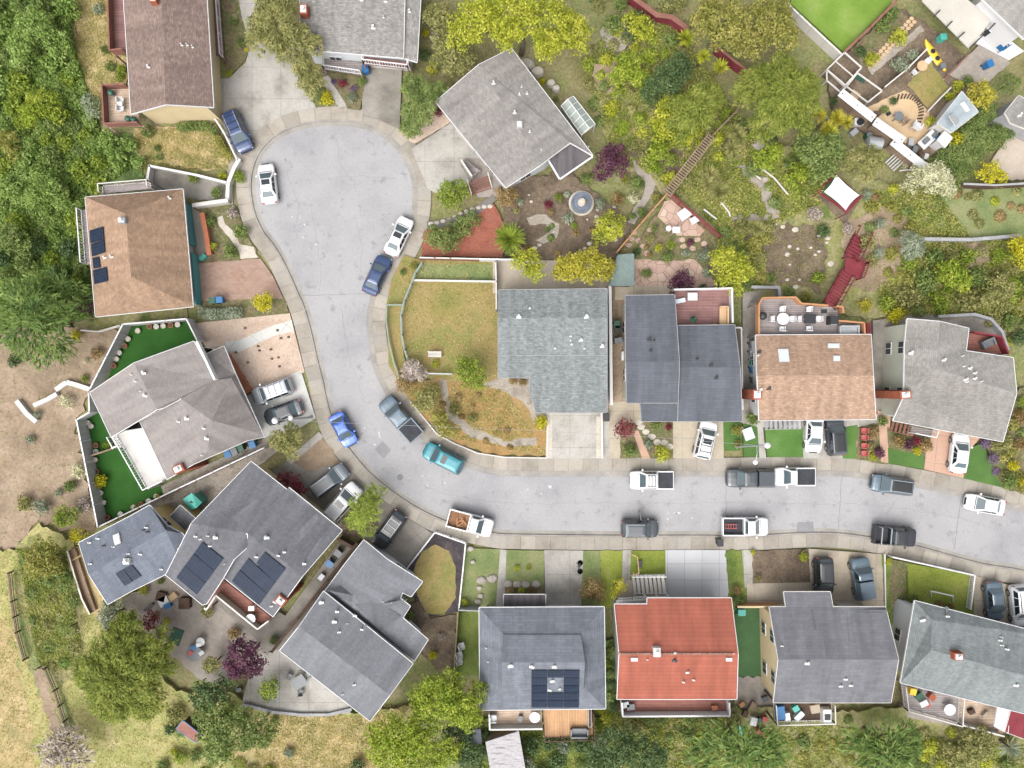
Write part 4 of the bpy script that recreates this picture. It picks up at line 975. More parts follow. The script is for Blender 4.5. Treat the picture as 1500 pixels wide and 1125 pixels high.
# --- 15 stone grey house on the right
h = house('house', 'stone grey house with leaning brick chimney and salmon driveway', [
 [(1329,467,5.0),(1377,471,5.9),(1372,540,6.0),(1324,581,5.0),(1325,508,5.0)], [(1377,471,5.9),(1419,481,5.0),(1415,514,5.1),(1484,524,4.4),(1489,576,4.6),(1372,540,6.0)], [(1324,581,5.0),(1372,540,6.0),(1489,576,4.6),(1469,647,4.0),(1308,616,4.0)]], 'sage', 'h15', foot=[(1292,480),(1368,491),(1370,520),(1432,531),(1424,632),(1288,607)])
vents(h, [(1334,518,1.2),(1382,528,1),(1420,540,.9),(1427,547,.8),(1414,557,1.1),(1409,522,.5),(1411,537,.5),(1427,555,.8),(1437,559,.5),(1415,560,.6)])
chimney(h, 1322, 578, 1.1, .8, .6, 'brick', .1, 'vent', -.05)
deck(h, [(1418,487),(1458,494),(1468,519),(1414,512)], 2.8, 'deckred', [[(1418,487),(1458,494),(1468,519)]], 'redpaint', 'solid')
stairs(h, (1304,622), (1340,630), 1.3, .25, 1.6, 6, 'fencered', 'white', sides=(1,0))
deck(h, [(1336,624),(1366,630),(1363,640),(1334,634)], 1.7, 'deckgrey', [[(1334,634),(1364,640),(1367,630)]], 'white')
garage(h, (1365,622), (1418,632))
# --- 16 white house in the top right corner
h = house('house', 'white walled house with pale grey roof behind a patio cover', [
 [(1436,-4,4.6),(1500,57,4.6),(1560,-10,5.6),(1496,-60,5.6)]], 'white', 'h16', foot=[(1402,30),(1454,80),(1505,20),(1450,-30)])
roof_part(h, [[(1352,0,2.8),(1380,-28,3.0),(1452,28,3.0),(1421,70,2.8)]], W['membrane'], 'patio_cover', trim='offwhite')
for px, py in [(1352,2),(1376,22),(1398,40),(1416,66)]: obj('post', MB().box((P(px,py).x, P(px,py).y, 1.35), (.12,.12,2.7)), W['fencewood'], h.root)
pm = MB()
for a, b in [((1368,24),(1377,15)),((1386,40),(1395,31)),((1403,56),(1413,47)),((1420,71),(1463,29))]:
    pa, pb = P(*a, 3.02), P(*b, 3.08); pm.bar(pa, pb, .12, .1)
obj('beam', pm, W['black'], h.root)
deck(h, [(1422,58),(1450,35),(1500,75),(1478,88)], .5, W['white'], [], 'white')
# --- sheds and small roofs
def shed(name, label, roofs, wall, roofmat, trim='offwhite', **k): return house(name, label, roofs, wall, roofmat, trim, .12, None, False, 'shed', **k)
h = shed('shed', 'pale blue shed roof with two white skylights by golden tree', [[(1373,180,2.7),(1409,134,3.0),(1433,164,3.0),(1394,194,2.7)]], 'offwhite', 'shed')
for q in [[(1405,152),(1411,149),(1420,162),(1413,167)], [(1389,170),(1395,166),(1404,180),(1397,184)]]: skylight(h, q)
shed('shed', 'small white flat shed beside the blue roof, near cluttered tools', [[(1373,205,2.2),(1384,192,2.3),(1395,202,2.3),(1384,216,2.2)]], 'white', W['vent'])
shed('shed', 'narrow green tin shed roof between patio and yellow tree', [[(905,374,2.3),(928,372,2.5),(928,418,2.5),(893,418,2.3)]], 'fencewood', W['greendull'], trim='greendull')
shed('shed', 'weathered corrugated shed roof tilted below the cedar deck', [[(711,1087,2.4),(760,1071,2.6),(772,1140,2.6),(722,1150,2.4)]], 'fencewood', W['corrug'], trim=None)
shed('shed', 'dark lean to shed between the slate and charcoal houses', [[(249,757,2.6),(264,740,2.9),(286,759,2.9),(271,777,2.6)]], 'tan', RF['h6'], trim='offwhite')
h = shed('shed', 'grey shingled hut at the right photo edge beside the hedge', [[(1472,165,2.8),(1492,140,3.2),(1530,160,3.2),(1530,200,2.8),(1480,180,2.7)]], 'greywall', 'h17'); vents(h, [(1493,170,1)])
h = shed('shed', 'turquoise plastic shed with small dark roof hole by white fence', [[(268,731,2.0),(281,722,2.3),(288,744,2.3),(278,748,2.0)], [(281,722,2.3),(296,736,2.0),(288,744,2.3)]], 'teal2', W['teal2'], trim=None); vents(h, [(281,736,.7)], 'black')
shed('shed', 'small grey shed hidden beneath the tall bright green tree', [[(684,1070,2.2),(704,1068,2.3),(706,1090,2.3),(682,1092,2.2)]], 'greywall', RF['h13'], trim=None)
shed('shed', 'open lean to roof of red brown boards at lower left', [[(258,1068,1.8),(268,1056,1.9),(296,1078,1.9),(288,1088,1.8)]], 'darkwood', W['deckred'], trim='blue')
# glass house behind the rotated house
gh = empty('greenhouse', P(840,170), 'glass greenhouse with white frames behind the rotated grey house', 'greenhouse')
A, B, C, D = P(822,155,2.2), P(840,141,2.2), P(872,182,2.2), P(852,198,2.2)
gm = MB(); gl = MB()
R1, R2 = (A+B)/2+Vector((0,0,.5)), (C+D)/2+Vector((0,0,.5))
for a, b in [(A,B),(B,C),(C,D),(D,A),(R1,R2),(A,R1),(B,R1),(C,R2),(D,R2)]: gm.bar(a, b, .07, .07)
for k in range(1, 5):
    t = k/5; m = R1+(R2-R1)*t
    gm.bar(m, A+(D-A)*t, .05, .05); gm.bar(m, B+(C-B)*t, .05, .05)
for p in (A, B, C, D): gm.bar(p, (p.x, p.y, 0), .07, .07)
obj('frame', gm, W['white'], gh)
gl.add([A,R1,R2,D], [(0,1,2,3)]); gl.add([R1,B,C,R2], [(0,1,2,3)])
gl.add([(A.x,A.y,.3),A,D,(D.x,D.y,.3)], [(0,1,2,3)]); gl.add([(B.x,B.y,.3),B,C,(C.x,C.y,.3)], [(0,1,2,3)])
gm_, n_, l_, b_ = new_mat('greenhouse_glass'); b_.inputs['Base Color'].default_value = c(205,220,215); b_.inputs['Alpha'].default_value = .55; b_.inputs['Roughness'].default_value = .15
obj('glazing', gl, gm_, gh)
# ================================================================ VEHICLES
def facemat(name, col, **k): return paint(name, col, **k)
CARP = dict(white=facemat('white_car_paint', (.5,.505,.515,1)), silver=facemat('silver_car_paint', c(205,210,218,.6), metal=.4), black=facemat('black_car_paint', (.018,.02,.024,1), coat=.25),
            grey=facemat('grey_car_paint', c(130,138,148), metal=.3), dark=facemat('dark_grey_car_paint', c(82,88,95), metal=.2), navy=facemat('navy_car_paint', c(60,82,128), metal=.2), blue=facemat('blue_car_paint', c(62,112,205), metal=.2), teal=facemat('teal_car_paint', c(40,145,160), metal=.2), bluegrey=facemat('blue_grey_car_paint', c(105,125,140), metal=.3))
GLASS = paint('car_glass', c(98,114,121), .1, 0, .2); GLASSD = paint('dark_car_glass', c(40,48,54), .08, 0, .5)  # front and rear panes: reflected sky is put into the pale base colour
TYRE = M('tyre_rubber', [c(45,45,47)], fine=.15, rough=.9); RIM = M('wheel_rim', [c(190,192,196)], fine=.05, rough=.35, metal=.6)
LAMP = paint('headlight_lens', (.7,.72,.75,1), .15); TAIL = paint('tail_light_lens', c(190,30,30), .2); BED = M('truck_bed_liner', [c(62,64,70), c(78,80,86)], 2, fine=.2)
RUST = M('rusty_bed', [c(140,100,75), c(170,130,100)], 2, fine=.3)
def ring(x, hw, z0, z1, crown=.025):
    return [Vector((x, y, z)) for y, z in [(-.8*hw,z0),(-.97*hw,z0+.12),(-hw,z0+.42*(z1-z0)),(-.985*hw,z1-.12),(-.9*hw,z1-.025),(-.6*hw,z1+crown*.4),(0,z1+crown),(.6*hw,z1+crown*.4),(.9*hw,z1-.025),(.985*hw,z1-.12),(hw,z0+.42*(z1-z0)),(.97*hw,z0+.12),(.8*hw,z0)]]
def quad_panel(mb, q, u0, u1, v0, v1, off, n=4):
    """a pane laid a few mm proud of the cabin face q (four corners)"""
    q = [Vector(p) for p in q]; nr = (q[1]-q[0]).cross(q[3]-q[0]).normalized()
    f = lambda u, v: (q[0]*(1-u)+q[1]*u)*(1-v)+(q[3]*(1-u)+q[2]*u)*v+nr*off
    mb.add([f(u0,v0), f(u1,v0), f(u1,v1), f(u0,v1)], [(0,1,2,3)])
WH = {}
def wheel(root, x, y, r):
    if r not in WH:
        t = MB().loft([[Vector((rr*math.cos(a), yy, rr*math.sin(a))) for a in [6.2832*k/16 for k in range(16)]] for yy, rr in [(-.11,r*.72),(-.105,r*.94),(-.07,r),(.07,r),(.105,r*.94),(.11,r*.72)]])
        ri = MB().loft([[Vector((rr*math.cos(a), yy, rr*math.sin(a))) for a in [6.2832*k/12 for k in range(12)]] for yy, rr in [(-.118,r*.3),(-.114,r*.66),(.114,r*.66),(.118,r*.3)]])
        WH[r] = (obj('wheel', t, TYRE, None, True), obj('rim', ri, RIM)); WH[r][1].parent = WH[r][0]
        w = WH[r][0]
    else: w = copy_tree(WH[r][0])
    w.parent = root; w.location = (x, y, r); return w
def vehicle(name, label, cat, kind, px, py, L, ang, col, group=None, sunroof=None, rails=False, roofmat=None, bed=None, z=None, dark=True, boxes=(), cab='crew', door=False):
    """ang: heading in the photo, degrees counter-clockwise from the right"""
    zc = .75; p = P(px, py, zc); g = gz(p.x, p.y) if z is None else z
    root = empty(name, (p.x, p.y, g), label, cat, group, math.radians(ang))
    rp = root; body = MB(); paintm = CARP[col]
    W_ = dict(sedan=1.82, suv=1.9, pickup=1.98, van=1.95)[kind]; hw = W_/2; h = L/2
    if kind == 'sedan':
        st = [(.5,.5,.34,.56),(.49,.7,.28,.64),(.465,.85,.24,.7),(.43,.93,.22,.76),(.36,.985,.2,.83),(.22,1,.2,.92),(0,1,.2,.95),(-.3,1,.2,.98),(-.4,.97,.22,1.0),(-.455,.92,.26,.98),(-.483,.82,.3,.88),(-.495,.68,.34,.74),(-.5,.52,.38,.6)]
        cb = (.265, .075, -.215, -.375, .95, 1.42, .93, .62)
    elif kind in ('suv', 'van'):
        st = [(.5,.56,.38,.68),(.49,.74,.32,.8),(.465,.88,.28,.9),(.42,.95,.25,.98),(.35,.99,.24,1.03),(.22,1,.24,1.06),(0,1,.24,1.08),(-.35,1,.24,1.1),(-.46,.97,.26,1.08),(-.485,.9,.32,1.0),(-.497,.78,.38,.85),(-.5,.62,.42,.7)]
        cb = (.285, .12, -.40, -.488, 1.07, 1.72 if kind == 'suv' else 1.85, .95, .69)
    else:
        st = [(.5,.6,.44,.78),(.492,.78,.38,.9),(.468,.9,.34,1.0),(.42,.96,.31,1.06),(.36,.99,.3,1.09),(.25,1,.3,1.12),(.1,1,.3,1.13),(-.1,1,.3,1.13),(-.13,1,.3,1.12)]
        cb = (.29, .15, -.085 if cab == 'crew' else .02, -.125 if cab == 'crew' else -.02, 1.12, 1.82, .95, .69)
        if cab != 'crew': st = st[:-2]+[(-.01,1,.3,1.13),(-.03,1,.3,1.12)]
    body.loft([ring(x*L, w*hw, z0, z1) for x, w, z0, z1 in st][::-1])
    xf, xrf, xrr, xr, zb, zt, wb, wt = cb
    # cabin: base outline to roof outline with a small rounding at the roof edge
    def outline(x0, x1, w, z): 
        return [Vector((x0*L, -w*hw*.86, z)), Vector((x0*L-.06, -w*hw, z)), Vector((x1*L+.06, -w*hw, z)), Vector((x1*L, -w*hw*.88, z)), Vector((x1*L, w*hw*.88, z)), Vector((x1*L+.06, w*hw, z)), Vector((x0*L-.06, w*hw, z)), Vector((x0*L, w*hw*.86, z))]
    cabin = MB(); rA = outline(xf, xr, wb, zb-.06); rB = outline(xrf+.012, xrr-.012, wt+.05, zt-.05); rC = outline(xrf-.02, xrr+.02, wt-.06, zt)
    rD = outline(xrf-.08, xrr+.06, wt*.5, zt+.025)
    for r0 in (rA, rB, rC, rD): r0.reverse()
    cabin.loft([rA, rB, rC, rD]); body.add(cabin.v, cabin.f)
    b = obj('body', body, paintm, None, False); b.parent = rp
    if roofmat:
        rm = MB(); rr = [[Vector((x*.985 if abs(x) > 0 else x, y*.97, z+.012)) for x, y, z in rC], [Vector((x, y, z+.014)) for x, y, z in rD]]; rm.loft(rr)
        o = obj('roof', rm, roofmat); o.parent = rp
    gl = GLASSD if dark == 2 else GLASS
    zl, zh = zb-.06, zt-.05
    def face(x0, x1, wA, wB, front): pass
    F = [(xf*L, wb*hw*.86, zl), (xf*L, -wb*hw*.86, zl), ((xrf+.012)*L, -(wt+.05)*hw*.86, zh), ((xrf+.012)*L, (wt+.05)*hw*.86, zh)]
    Bk = [(xr*L, -wb*hw*.88, zl), (xr*L, wb*hw*.88, zl), ((xrr-.012)*L, (wt+.05)*hw*.88, zh), ((xrr-.012)*L, -(wt+.05)*hw*.88, zh)]
    m = MB(); quad_panel(m, [F[1],F[0],F[3],F[2]] if kind else F, .03, .97, .08, .97, .012); o = obj('windshield', m, GLASS); o.parent = rp
    m = MB(); quad_panel(m, [Bk[1],Bk[0],Bk[3],Bk[2]][::1] if False else [Bk[0],Bk[1],Bk[2],Bk[3]][::-1], .06, .94, .08, .86, -.012)
    m = MB(); quad_panel(m, [Bk[1],Bk[0],Bk[3],Bk[2]], .06, .94, .16 if kind != 'suv' else .3, .96, .012); o = obj('rear_window', m, GLASS); o.parent = rp
    for s in (-1, 1):
        Sd = [(xr*L+.06, s*wb*hw, zl), (xf*L-.06, s*wb*hw, zl), ((xrf+.012)*L-.06, s*(wt+.05)*hw, zh), ((xrr-.012)*L+.06, s*(wt+.05)*hw, zh)]
        if s > 0: Sd = [Sd[1], Sd[0], Sd[3], Sd[2]]
        m = MB(); cuts = [(.06,.3),(.33,.62),(.65,.93)] if not (kind == 'pickup' and cab != 'crew') else [(.08,.9)]
        for u0, u1 in cuts: quad_panel(m, Sd, u0, u1, .2, .92, .012)
        o = obj('side_window', m, GLASSD); o.parent = rp
        mr = MB().box((xf*L-.32, s*(hw+.1), zb+.02), (.16,.2,.15)); o = obj('mirror', mr, paintm); o.parent = rp
        zz = st[2][3]-.16
        m = MB().box((h*.945, s*hw*.66, zz-.02), (.12,.26,.12)); o = obj('headlight', m, LAMP); o.parent = rp
        m = MB().box((-h*.97, s*hw*.72, (.82 if kind == 'sedan' else .95)), (.1,.24,.2)); o = obj('tail_light', m, TAIL); o.parent = rp
        if rails:
            m = MB().bar((xrf*L-.1, s*hw*.6, zt+.06), (xrr*L+.15, s*hw*.6, zt+.06), .05, .05)
            o = obj('roof_rail', m, W['black'] if col in ('white','silver') else W['metal']); o.parent = rp
    gr = MB().box((h*.985, 0, .62 if kind == 'sedan' else .72), (.1, hw*.85, .2)); o = obj('grille', gr, W['black']); o.parent = rp
    sm = MB().box((xf*L+.07, 0, zb-.0), (.05, hw*1.5, .03)); o = obj('wiper', sm, W['black']); o.parent = rp
    if rails == 2:
        m = MB()
        for t in (.2, .5, .8): x = (xrf*(1-t)+xrr*t)*L; m.bar((x,-hw*.62,zt+.09), (x,hw*.62,zt+.09), .06, .04)
        o = obj('roof_rack', m, W['metal'] if col in ('black','silver') else W['black']); o.parent = rp
    if sunroof:
        x = (xrf*.72+xrr*.28)*L; m = MB().box((x, 0, zt+.035), (.55 if sunroof == 1 else 1.2, hw*.95, .02)); o = obj('sunroof', m, GLASSD); o.parent = rp
    if kind == 'pickup':
        x0 = st[-1][0]*L+.02; x1 = -h; tb = MB()
        wl_, zt2 = hw*.98, 1.12
        for s in (-1, 1): tb.box(((x0+x1)/2, s*(wl_-.06), .75), (x0-x1, .12, .74))
        tb.box((x1+.05, 0, .78), (.1, 2*wl_-.25, .66)); tb.box((x0-.04, 0, .8), (.07, 2*wl_-.25, .7))
        o = obj('truck_bed', tb, paintm); o.parent = rp
        fl = MB()
        if bed == 'cover': fl.box(((x0+x1)/2, 0, 1.1), (x0-x1-.14, 2*wl_-.26, .06))
        else: fl.box(((x0+x1)/2, 0, .62), (x0-x1-.14, 2*wl_-.26, .06))
        o2 = obj('bed_floor', fl, RUST if bed == 'rust' else BED); o2.parent = o
        sk = MB().box(((x0+x1)/2, 0, .38), (x0-x1-.1, 1.1, .2)); o3 = obj('chassis', sk, W['black']); o3.parent = o
        if bed == 'shell':
            sh = MB(); r0 = [Vector((x0,-hw*.95,1.1)), Vector((x1+.05,-hw*.95,1.1)), Vector((x1+.05,hw*.95,1.1)), Vector((x0,hw*.95,1.1))]; r1 = [Vector((x0-.05,-hw*.74,1.78)), Vector((x1+.2,-hw*.74,1.76)), Vector((x1+.2,hw*.74,1.76)), Vector((x0-.05,hw*.74,1.78))]
            sh.loft([r0[::-1], r1[::-1]]); o4 = obj('bed_shell', sh, paintm); o4.parent = rp
        if bed == 'rack':
            rk = MB()
            for xx in (x0-.3, x1+.4):
                rk.bar((xx,-hw*.9,1.1), (xx,-hw*.9,1.75), .07,.07); rk.bar((xx,hw*.9,1.1), (xx,hw*.9,1.75), .07,.07); rk.bar((xx,-hw*.9,1.75), (xx,hw*.9,1.75), .08,.08)
            o4 = obj('cargo_rack', rk, W['metal']); o4.parent = rp
    if door:
        dm = MB().box((.12*L*0+.0, hw+.45, .8), (.1, .95, .75), .15); o = obj('open_door', dm, paintm); o.parent = rp
    wr = .33 if kind == 'sedan' else .37
    for x in (.31, -.3):
        for s in (-1, 1): wheel(rp, x*L, s*(hw-.1), wr)
    return root
V = vehicle
V('parked_car', 'dark navy estate with silver roof rack parked on the mauve house driveway', 'car', 'suv', 349,193, 4.6, -66, 'navy', rails=2)
V('parked_car', 'white saloon with small sunroof parked at the left kerb of the court', 'car', 'sedan', 392,269, 4.3, 97, 'white', sunroof=1)
V('parked_car', 'white saloon with dark sunroof in front of the navy saloon', 'car', 'sedan', 584,346, 4.4, 65, 'white', sunroof=1)
V('parked_car', 'navy blue saloon behind the white saloon at the court neck', 'car', 'sedan', 552,403, 4.4, 66, 'navy')
V('parked_car', 'silver estate with panelled white roof on the pale driveway', 'car', 'suv', 400,573, 4.3, 200, 'silver', sunroof=0, rails=2)
V('parked_car', 'dark grey saloon beside the silver estate, under the street lamp', 'car', 'sedan', 416,604, 4.2, 200, 'dark', sunroof=2)
V('parked_car', 'bright blue compact hatchback parked on the bend', 'car', 'sedan', 503,629, 3.9, -62, 'blue')
V('pickup_truck', 'blue grey pickup with black covered bed on the bend', 'pickup truck', 'pickup', 587,613, 5.4, 131, 'bluegrey', bed='cover')
V('parked_car', 'teal crossover with open sunroof behind the blue grey pickup', 'car', 'suv', 650,671, 4.6, 153, 'teal', sunroof=1)
V('parked_car', 'silver estate with dark roof beside the maroon tree', 'car', 'suv', 483,704, 4.4, 37, 'grey', roofmat=W['greybin'], rails=True)
V('parked_car', 'white minivan half hidden under the bright green street tree', 'minivan', 'van', 503,735, 4.6, 48, 'white', sunroof=1)
V('parked_car', 'black off road car with silver roof panel on the stained driveway', 'car', 'suv', 571,775, 4.4, 234, 'black', rails=2)
V('pickup_truck', 'white pickup with rusty loaded bed at the bend', 'pickup truck', 'pickup', 689,766, 4.9, -15, 'white', bed='rust', cab='single')
V('pickup_truck', 'white crew cab pickup with roof bars and dark short bed', 'pickup truck', 'pickup', 954,703, 4.6, 180, 'white', bed='cover', rails=2)
V('parked_car', 'white estate with sunroof on the driveway of the blue charcoal house', 'car', 'suv', 1032,644, 4.1, 77, 'white', sunroof=1, rails=2)
V('parked_car', 'dark grey estate with its rear door standing open', 'car', 'suv', 937,774, 3.95, 0, 'dark', rails=True, door=True)
V('pickup_truck', 'white pickup with a ladder in its dark bed', 'pickup truck', 'pickup', 1091,771, 4.9, 0, 'white', cab='single')
V('pickup_truck', 'long dark grey pickup with enclosed bed cap by the upper kerb', 'pickup truck', 'pickup', 1098,700, 5.0, 180, 'dark', bed='shell')
V('pickup_truck', 'white pickup with dark bed cover behind the dark grey pickup', 'pickup truck', 'pickup', 1163,698, 4.3, 180, 'white', bed='cover', cab='single')
V('parked_car', 'white saloon nose out before the brown house garage', 'car', 'sedan', 1191,636, 3.9, -93, 'white')
V('parked_car', 'black compact estate beside the white saloon at the brown house', 'car', 'suv', 1222,639, 4.1, 94, 'dark', roofmat=W['black'])
V('parked_car', 'white saloon on the salmon driveway', 'car', 'sedan', 1403,664, 4.2, 83, 'white')
V('parked_car', 'grey blue estate with dark roof in the street by the salmon driveway', 'car', 'suv', 1306,710, 4.4, 172, 'bluegrey', roofmat=W['black'], rails=True)
V('parked_car', 'white saloon parked in the street at the right photo edge', 'car', 'sedan', 1443,739, 4.2, 170, 'white')
V('pickup_truck', 'black pickup with cargo rack by the lower kerb', 'pickup truck', 'pickup', 1310,785, 4.5, -5, 'black', bed='rack')
V('parked_car', 'black estate on the warm driveway of the dark grey house', 'car', 'suv', 1205,843, 4.0, -88, 'black')
V('pickup_truck', 'blue grey covered pickup beside the black estate', 'pickup truck', 'pickup', 1261,846, 4.4, 99, 'bluegrey', bed='shell', cab='single')
V('parked_car', 'grey saloon on the driveway beside the fenced lawn', 'car', 'sedan', 1455,879, 4.2, -85, 'bluegrey')
V('parked_car', 'white estate cut by the right photo edge', 'car', 'suv', 1492,886, 4.4, -85, 'white', rails=True)
# loads in the open beds
def thing1(name, mb, mat, label, cat, group=None, smooth=False): return tag(obj(name, mb, mat if not isinstance(mat, str) else W[mat], None, smooth), label, cat, group)
p = P(1067,771,.8); mb = MB(); 
for s in (-1,1): mb.bar((p.x-.35,p.y+s*.22,.72),(p.x+.9,p.y+s*.22,.9),.06,.06)
for k in range(5): mb.bar((p.x-.25+k*.26,p.y-.22,.74+k*.036),(p.x-.25+k*.26,p.y+.22,.74+k*.036),.05,.05)
thing1('ladder', mb, 'redfab', 'red stepladder lying in the white pickup bed', 'ladder')
p = P(676,765,.8); mb = MB()
for k in range(7): mb.bar((p.x+rng.uniform(-.6,.5), p.y+rng.uniform(-.5,.5), .72+.05*k), (p.x+rng.uniform(-.6,.5), p.y+rng.uniform(-.5,.5), .74+.05*k), .1, .06)
thing1('lumber', mb, 'orange', 'loose boards heaped in the rusty pickup bed', 'lumber')

# ================================================================ FENCES AND GARDEN WALLS
def fence(label, pts, h, mat, name='fence', cat='fence', style='board', t=.06, cap=None, capw=.14, post=None, step=2.2, foot=False):
    """pts: the top edge in the photo"""
    w = [P(x, y, h) if not foot else P(x, y) for x, y in pts]; b = [gz(q.x, q.y) for q in w]; z0 = min(b)
    c0 = w[0]; root = empty(name, (c0.x, c0.y, z0), label, cat)
    m = W[mat] if isinstance(mat, str) else mat
    mb = MB(); cp = MB()
    for si, (a, q) in enumerate(zip(w, w[1:])):
        e = .004*(si % 2)      # neighbours never share a top face
        if style == 'board': mb.bar((a.x,a.y,z0+h/2-.03+e), (q.x,q.y,z0+h/2-.03+e), t, h-.06)
        elif style == 'rail':
            for zz in (.35, .7, .96): mb.bar((a.x,a.y,z0+h*zz), (q.x,q.y,z0+h*zz), .05, .1)
        elif style == 'picket':
            L = (q-a).length; n = max(2, int(L/.22)); d = (q-a); rz = math.atan2(d.y, d.x)
            for zz in (.3, .8): mb.bar((a.x,a.y,z0+h*zz), (q.x,q.y,z0+h*zz), .04, .08)
            for k in range(n+1): r = a+d*k/n; mb.box((r.x, r.y, z0+h/2), (.1,.05,h), rz)
        elif style == 'wall': mb.bar((a.x,a.y,z0+h/2-.1+e), (q.x,q.y,z0+h/2-.1+e), t, h+.2)
        d = (q-a).normalized()*capw*.3
        cp.bar((a.x-d.x,a.y-d.y,z0+h+.02+e), (q.x+d.x,q.y+d.y,z0+h+.02+e), capw, .06)
    obj('panel' if style != 'wall' else 'wall', mb, m, root)
    if cap: obj('top_rail', cp, W[cap], root)
    if post:
        me = None
        for a, q in zip(w, w[1:]):
            n = max(1, round((q-a).length/step))
            for k in range(n+(q is w[-1])):
                r = a+(q-a)*k/n
                if me is None:
                    po = obj('post', MB().box((0,0,(h+.08)/2), (.12,.12,h+.08)).lathe((0,0,h+.08), [(.1,0),(.02,.06)], 4), W[post]); me = po.data
                else: po = bpy.data.objects.new('post', me); COL.objects.link(po)
                po.parent = root; po.location = (r.x-c0.x, r.y-c0.y, 0)
    return root
fence('tall grey board fence with white cap around the upper turf', [(289,499),(273,467),(180,475),(131,571)], 1.9, 'fencegrey', cap='white', post='white')
fence('tall grey board fence with white cap on the outer left of the turf', [(130,576),(131,604),(112,615),(143,771)], 1.9, 'fencegrey', cap='white', post='white')
fence('long white capped fence between the taupe and charcoal houses', [(144,772),(262,715),(387,656)], 1.7, 'fencered', cap='white', post='offwhite')
fence('short brown divider fence across the dark turf', [(133,668),(171,655)], 1.0, 'fencewood', cap='fencewood')
fence('short white fence from terrace stair to turf', [(165,656),(185,649),(187,660)], 1.2, 'white', cap='white')
fence('white plastered garden wall north of the hip roofed house', [(219,243),(250,249),(290,257),(330,267)], 1.0, 'offwhite', 'garden_wall', 'wall', 'wall', .18, 'white', .24)
fence('pale curved garden wall beside the court pavement', [(350,234),(343,246),(334,268),(333,292)], .9, 'offwhite', 'garden_wall', 'wall', 'wall', .3, 'offwhite', .4)
fence('short white wall between porch court and front garden', [(284,301),(333,294)], 1.0, 'offwhite', 'garden_wall', 'wall', 'wall', .3, 'offwhite', .4)
fence('low white wall from patio corner down to hip roofed house', [(219,243),(216,262),(222,272)], 1.0, 'offwhite', 'garden_wall', 'wall', 'wall', .18, 'white', .24)
fence('thin white fence along the mauve house driveway', [(309,165),(330,198),(347,234)], 1.0, 'offwhite', style='rail', cap='white', post='white')
fence('terracotta planter wall before the teal porch', [(297,314),(302,340),(307,372)], .8, 'terracotta', 'garden_wall', 'wall', 'wall', .35, 'terracotta', .5)
fence('green wire fence curving around the brown lawn', [(618,385),(608,400),(602,416),(592,440),(587,462),(588,490),(592,512),(597,527)], 1.2, 'fencegreen', style='rail', cap='fencegreen', post='fencegreen')
fence('low green edging fence beside the pavement of the neck', [(567,448),(566,470),(570,500),(577,530),(586,556)], .6, 'fencegreen', style='rail', cap='fencegreen')
fence('short green cross fence at the corner of the brown lawn', [(568,447),(590,447)], .8, 'fencegreen', style='rail', cap='fencegreen')
fence('red brown board fence between red mulch and lawn', [(614,378),(660,379),(702,380)], 1.2, 'fencered', cap='offwhite', post='fencered')
fence('white board fence under the yellow green tree', [(702,380),(760,381)], 1.4, 'white', cap='white')
fence('pale timber rail across the top of the brown lawn', [(607,411),(665,412),(727,413)], .5, 'offwhite', 'garden_wall', 'wall', 'wall', .1, 'offwhite', .2)
fence('wooden fence between brown lawn and sea grey house', [(726,384),(727,413),(727,455)], 1.3, 'fencewood', cap='offwhite', post='fencewood')
fence('short grey rail behind the lawn bench', [(624,547),(662,548)], .9, 'fencewood', style='rail', cap='metal')
fence('low concrete edging along the dry front yard', [(601,588),(640,636),(664,649),(700,664),(740,670),(802,671),(803,610)], .35, 'offwhite', 'garden_wall', 'wall', 'wall', .12)
fence('long white fence right of the sea grey house', [(893,418),(894,500),(895,592)], 1.7, 'white', cap='white', capw=.3)
fence('white fence around the dark mulch and round dry lawn', [(592,838),(637,780),(682,796),(677,846),(672,894)], .9, 'white', style='picket', cap='white', post='white')
fence('brown board fence beside the narrow lawn', [(671,896),(668,940),(665,985)], 1.2, 'fencewood', cap='fencewood', post='fencewood')
fence('dark timber fence between the charcoal and slate houses', [(523,796),(480,850),(437,905),(398,955)], 1.7, 'darkwood', cap='darkwood', capw=.3, post='darkwood')
fence('short dark gate fence beside the charcoal house', [(495,790),(524,806)], 1.6, 'darkwood', cap='darkwood', capw=.3)
fence('white picket fence around the bright lawn lower right', [(1307,816),(1370,830),(1428,843),(1422,892)], 1.0, 'white', style='picket', cap='white', post='white')
fence('cedar fence along the flagstone patio', [(903,370),(938,328),(978,283)], 1.6, 'fencewood', cap='orange', post='fencewood')
fence('red fence above the flagstone patio', [(979,281),(1015,311),(1056,346)], 1.6, 'fencered', cap='redpaint', post='redpaint')
fence('thin brown fence climbing to the big green tree', [(1044,198),(1070,172),(1098,142)], 1.5, 'fencewood', cap='fencewood', post='fencewood')
fence('dark red fence in the bushes at the top', [(922,-8),(962,22),(984,25),(1006,41)], 1.6, 'redpaint', cap='fencered', capw=.5)
fence('dark red fence hidden below the olive tree', [(1050,68),(1078,91),(1102,108)], 1.6, 'redpaint', cap='fencered', capw=.25)
fence('off white fence on the left of the lime turf', [(1152,4),(1190,40),(1232,79)], 1.5, 'offwhite', cap='offwhite', capw=.2, post='offwhite')
fence('red brown fence between lime turf and vegetable beds', [(1238,75),(1275,40),(1312,2)], 1.5, 'fencered', cap='fencered', capw=.25, post='fencered')
fence('long pale concrete wall on the right hillside', [(1352,351),(1420,352),(1490,346)], .9, 'greywall', 'garden_wall', 'wall', 'wall', .25, 'greywall', .35)
fence('dark board fence below the sandy patio at the right edge', [(1408,271),(1455,273),(1520,269)], 1.5, 'darkwood', cap='greywall', capw=.2)
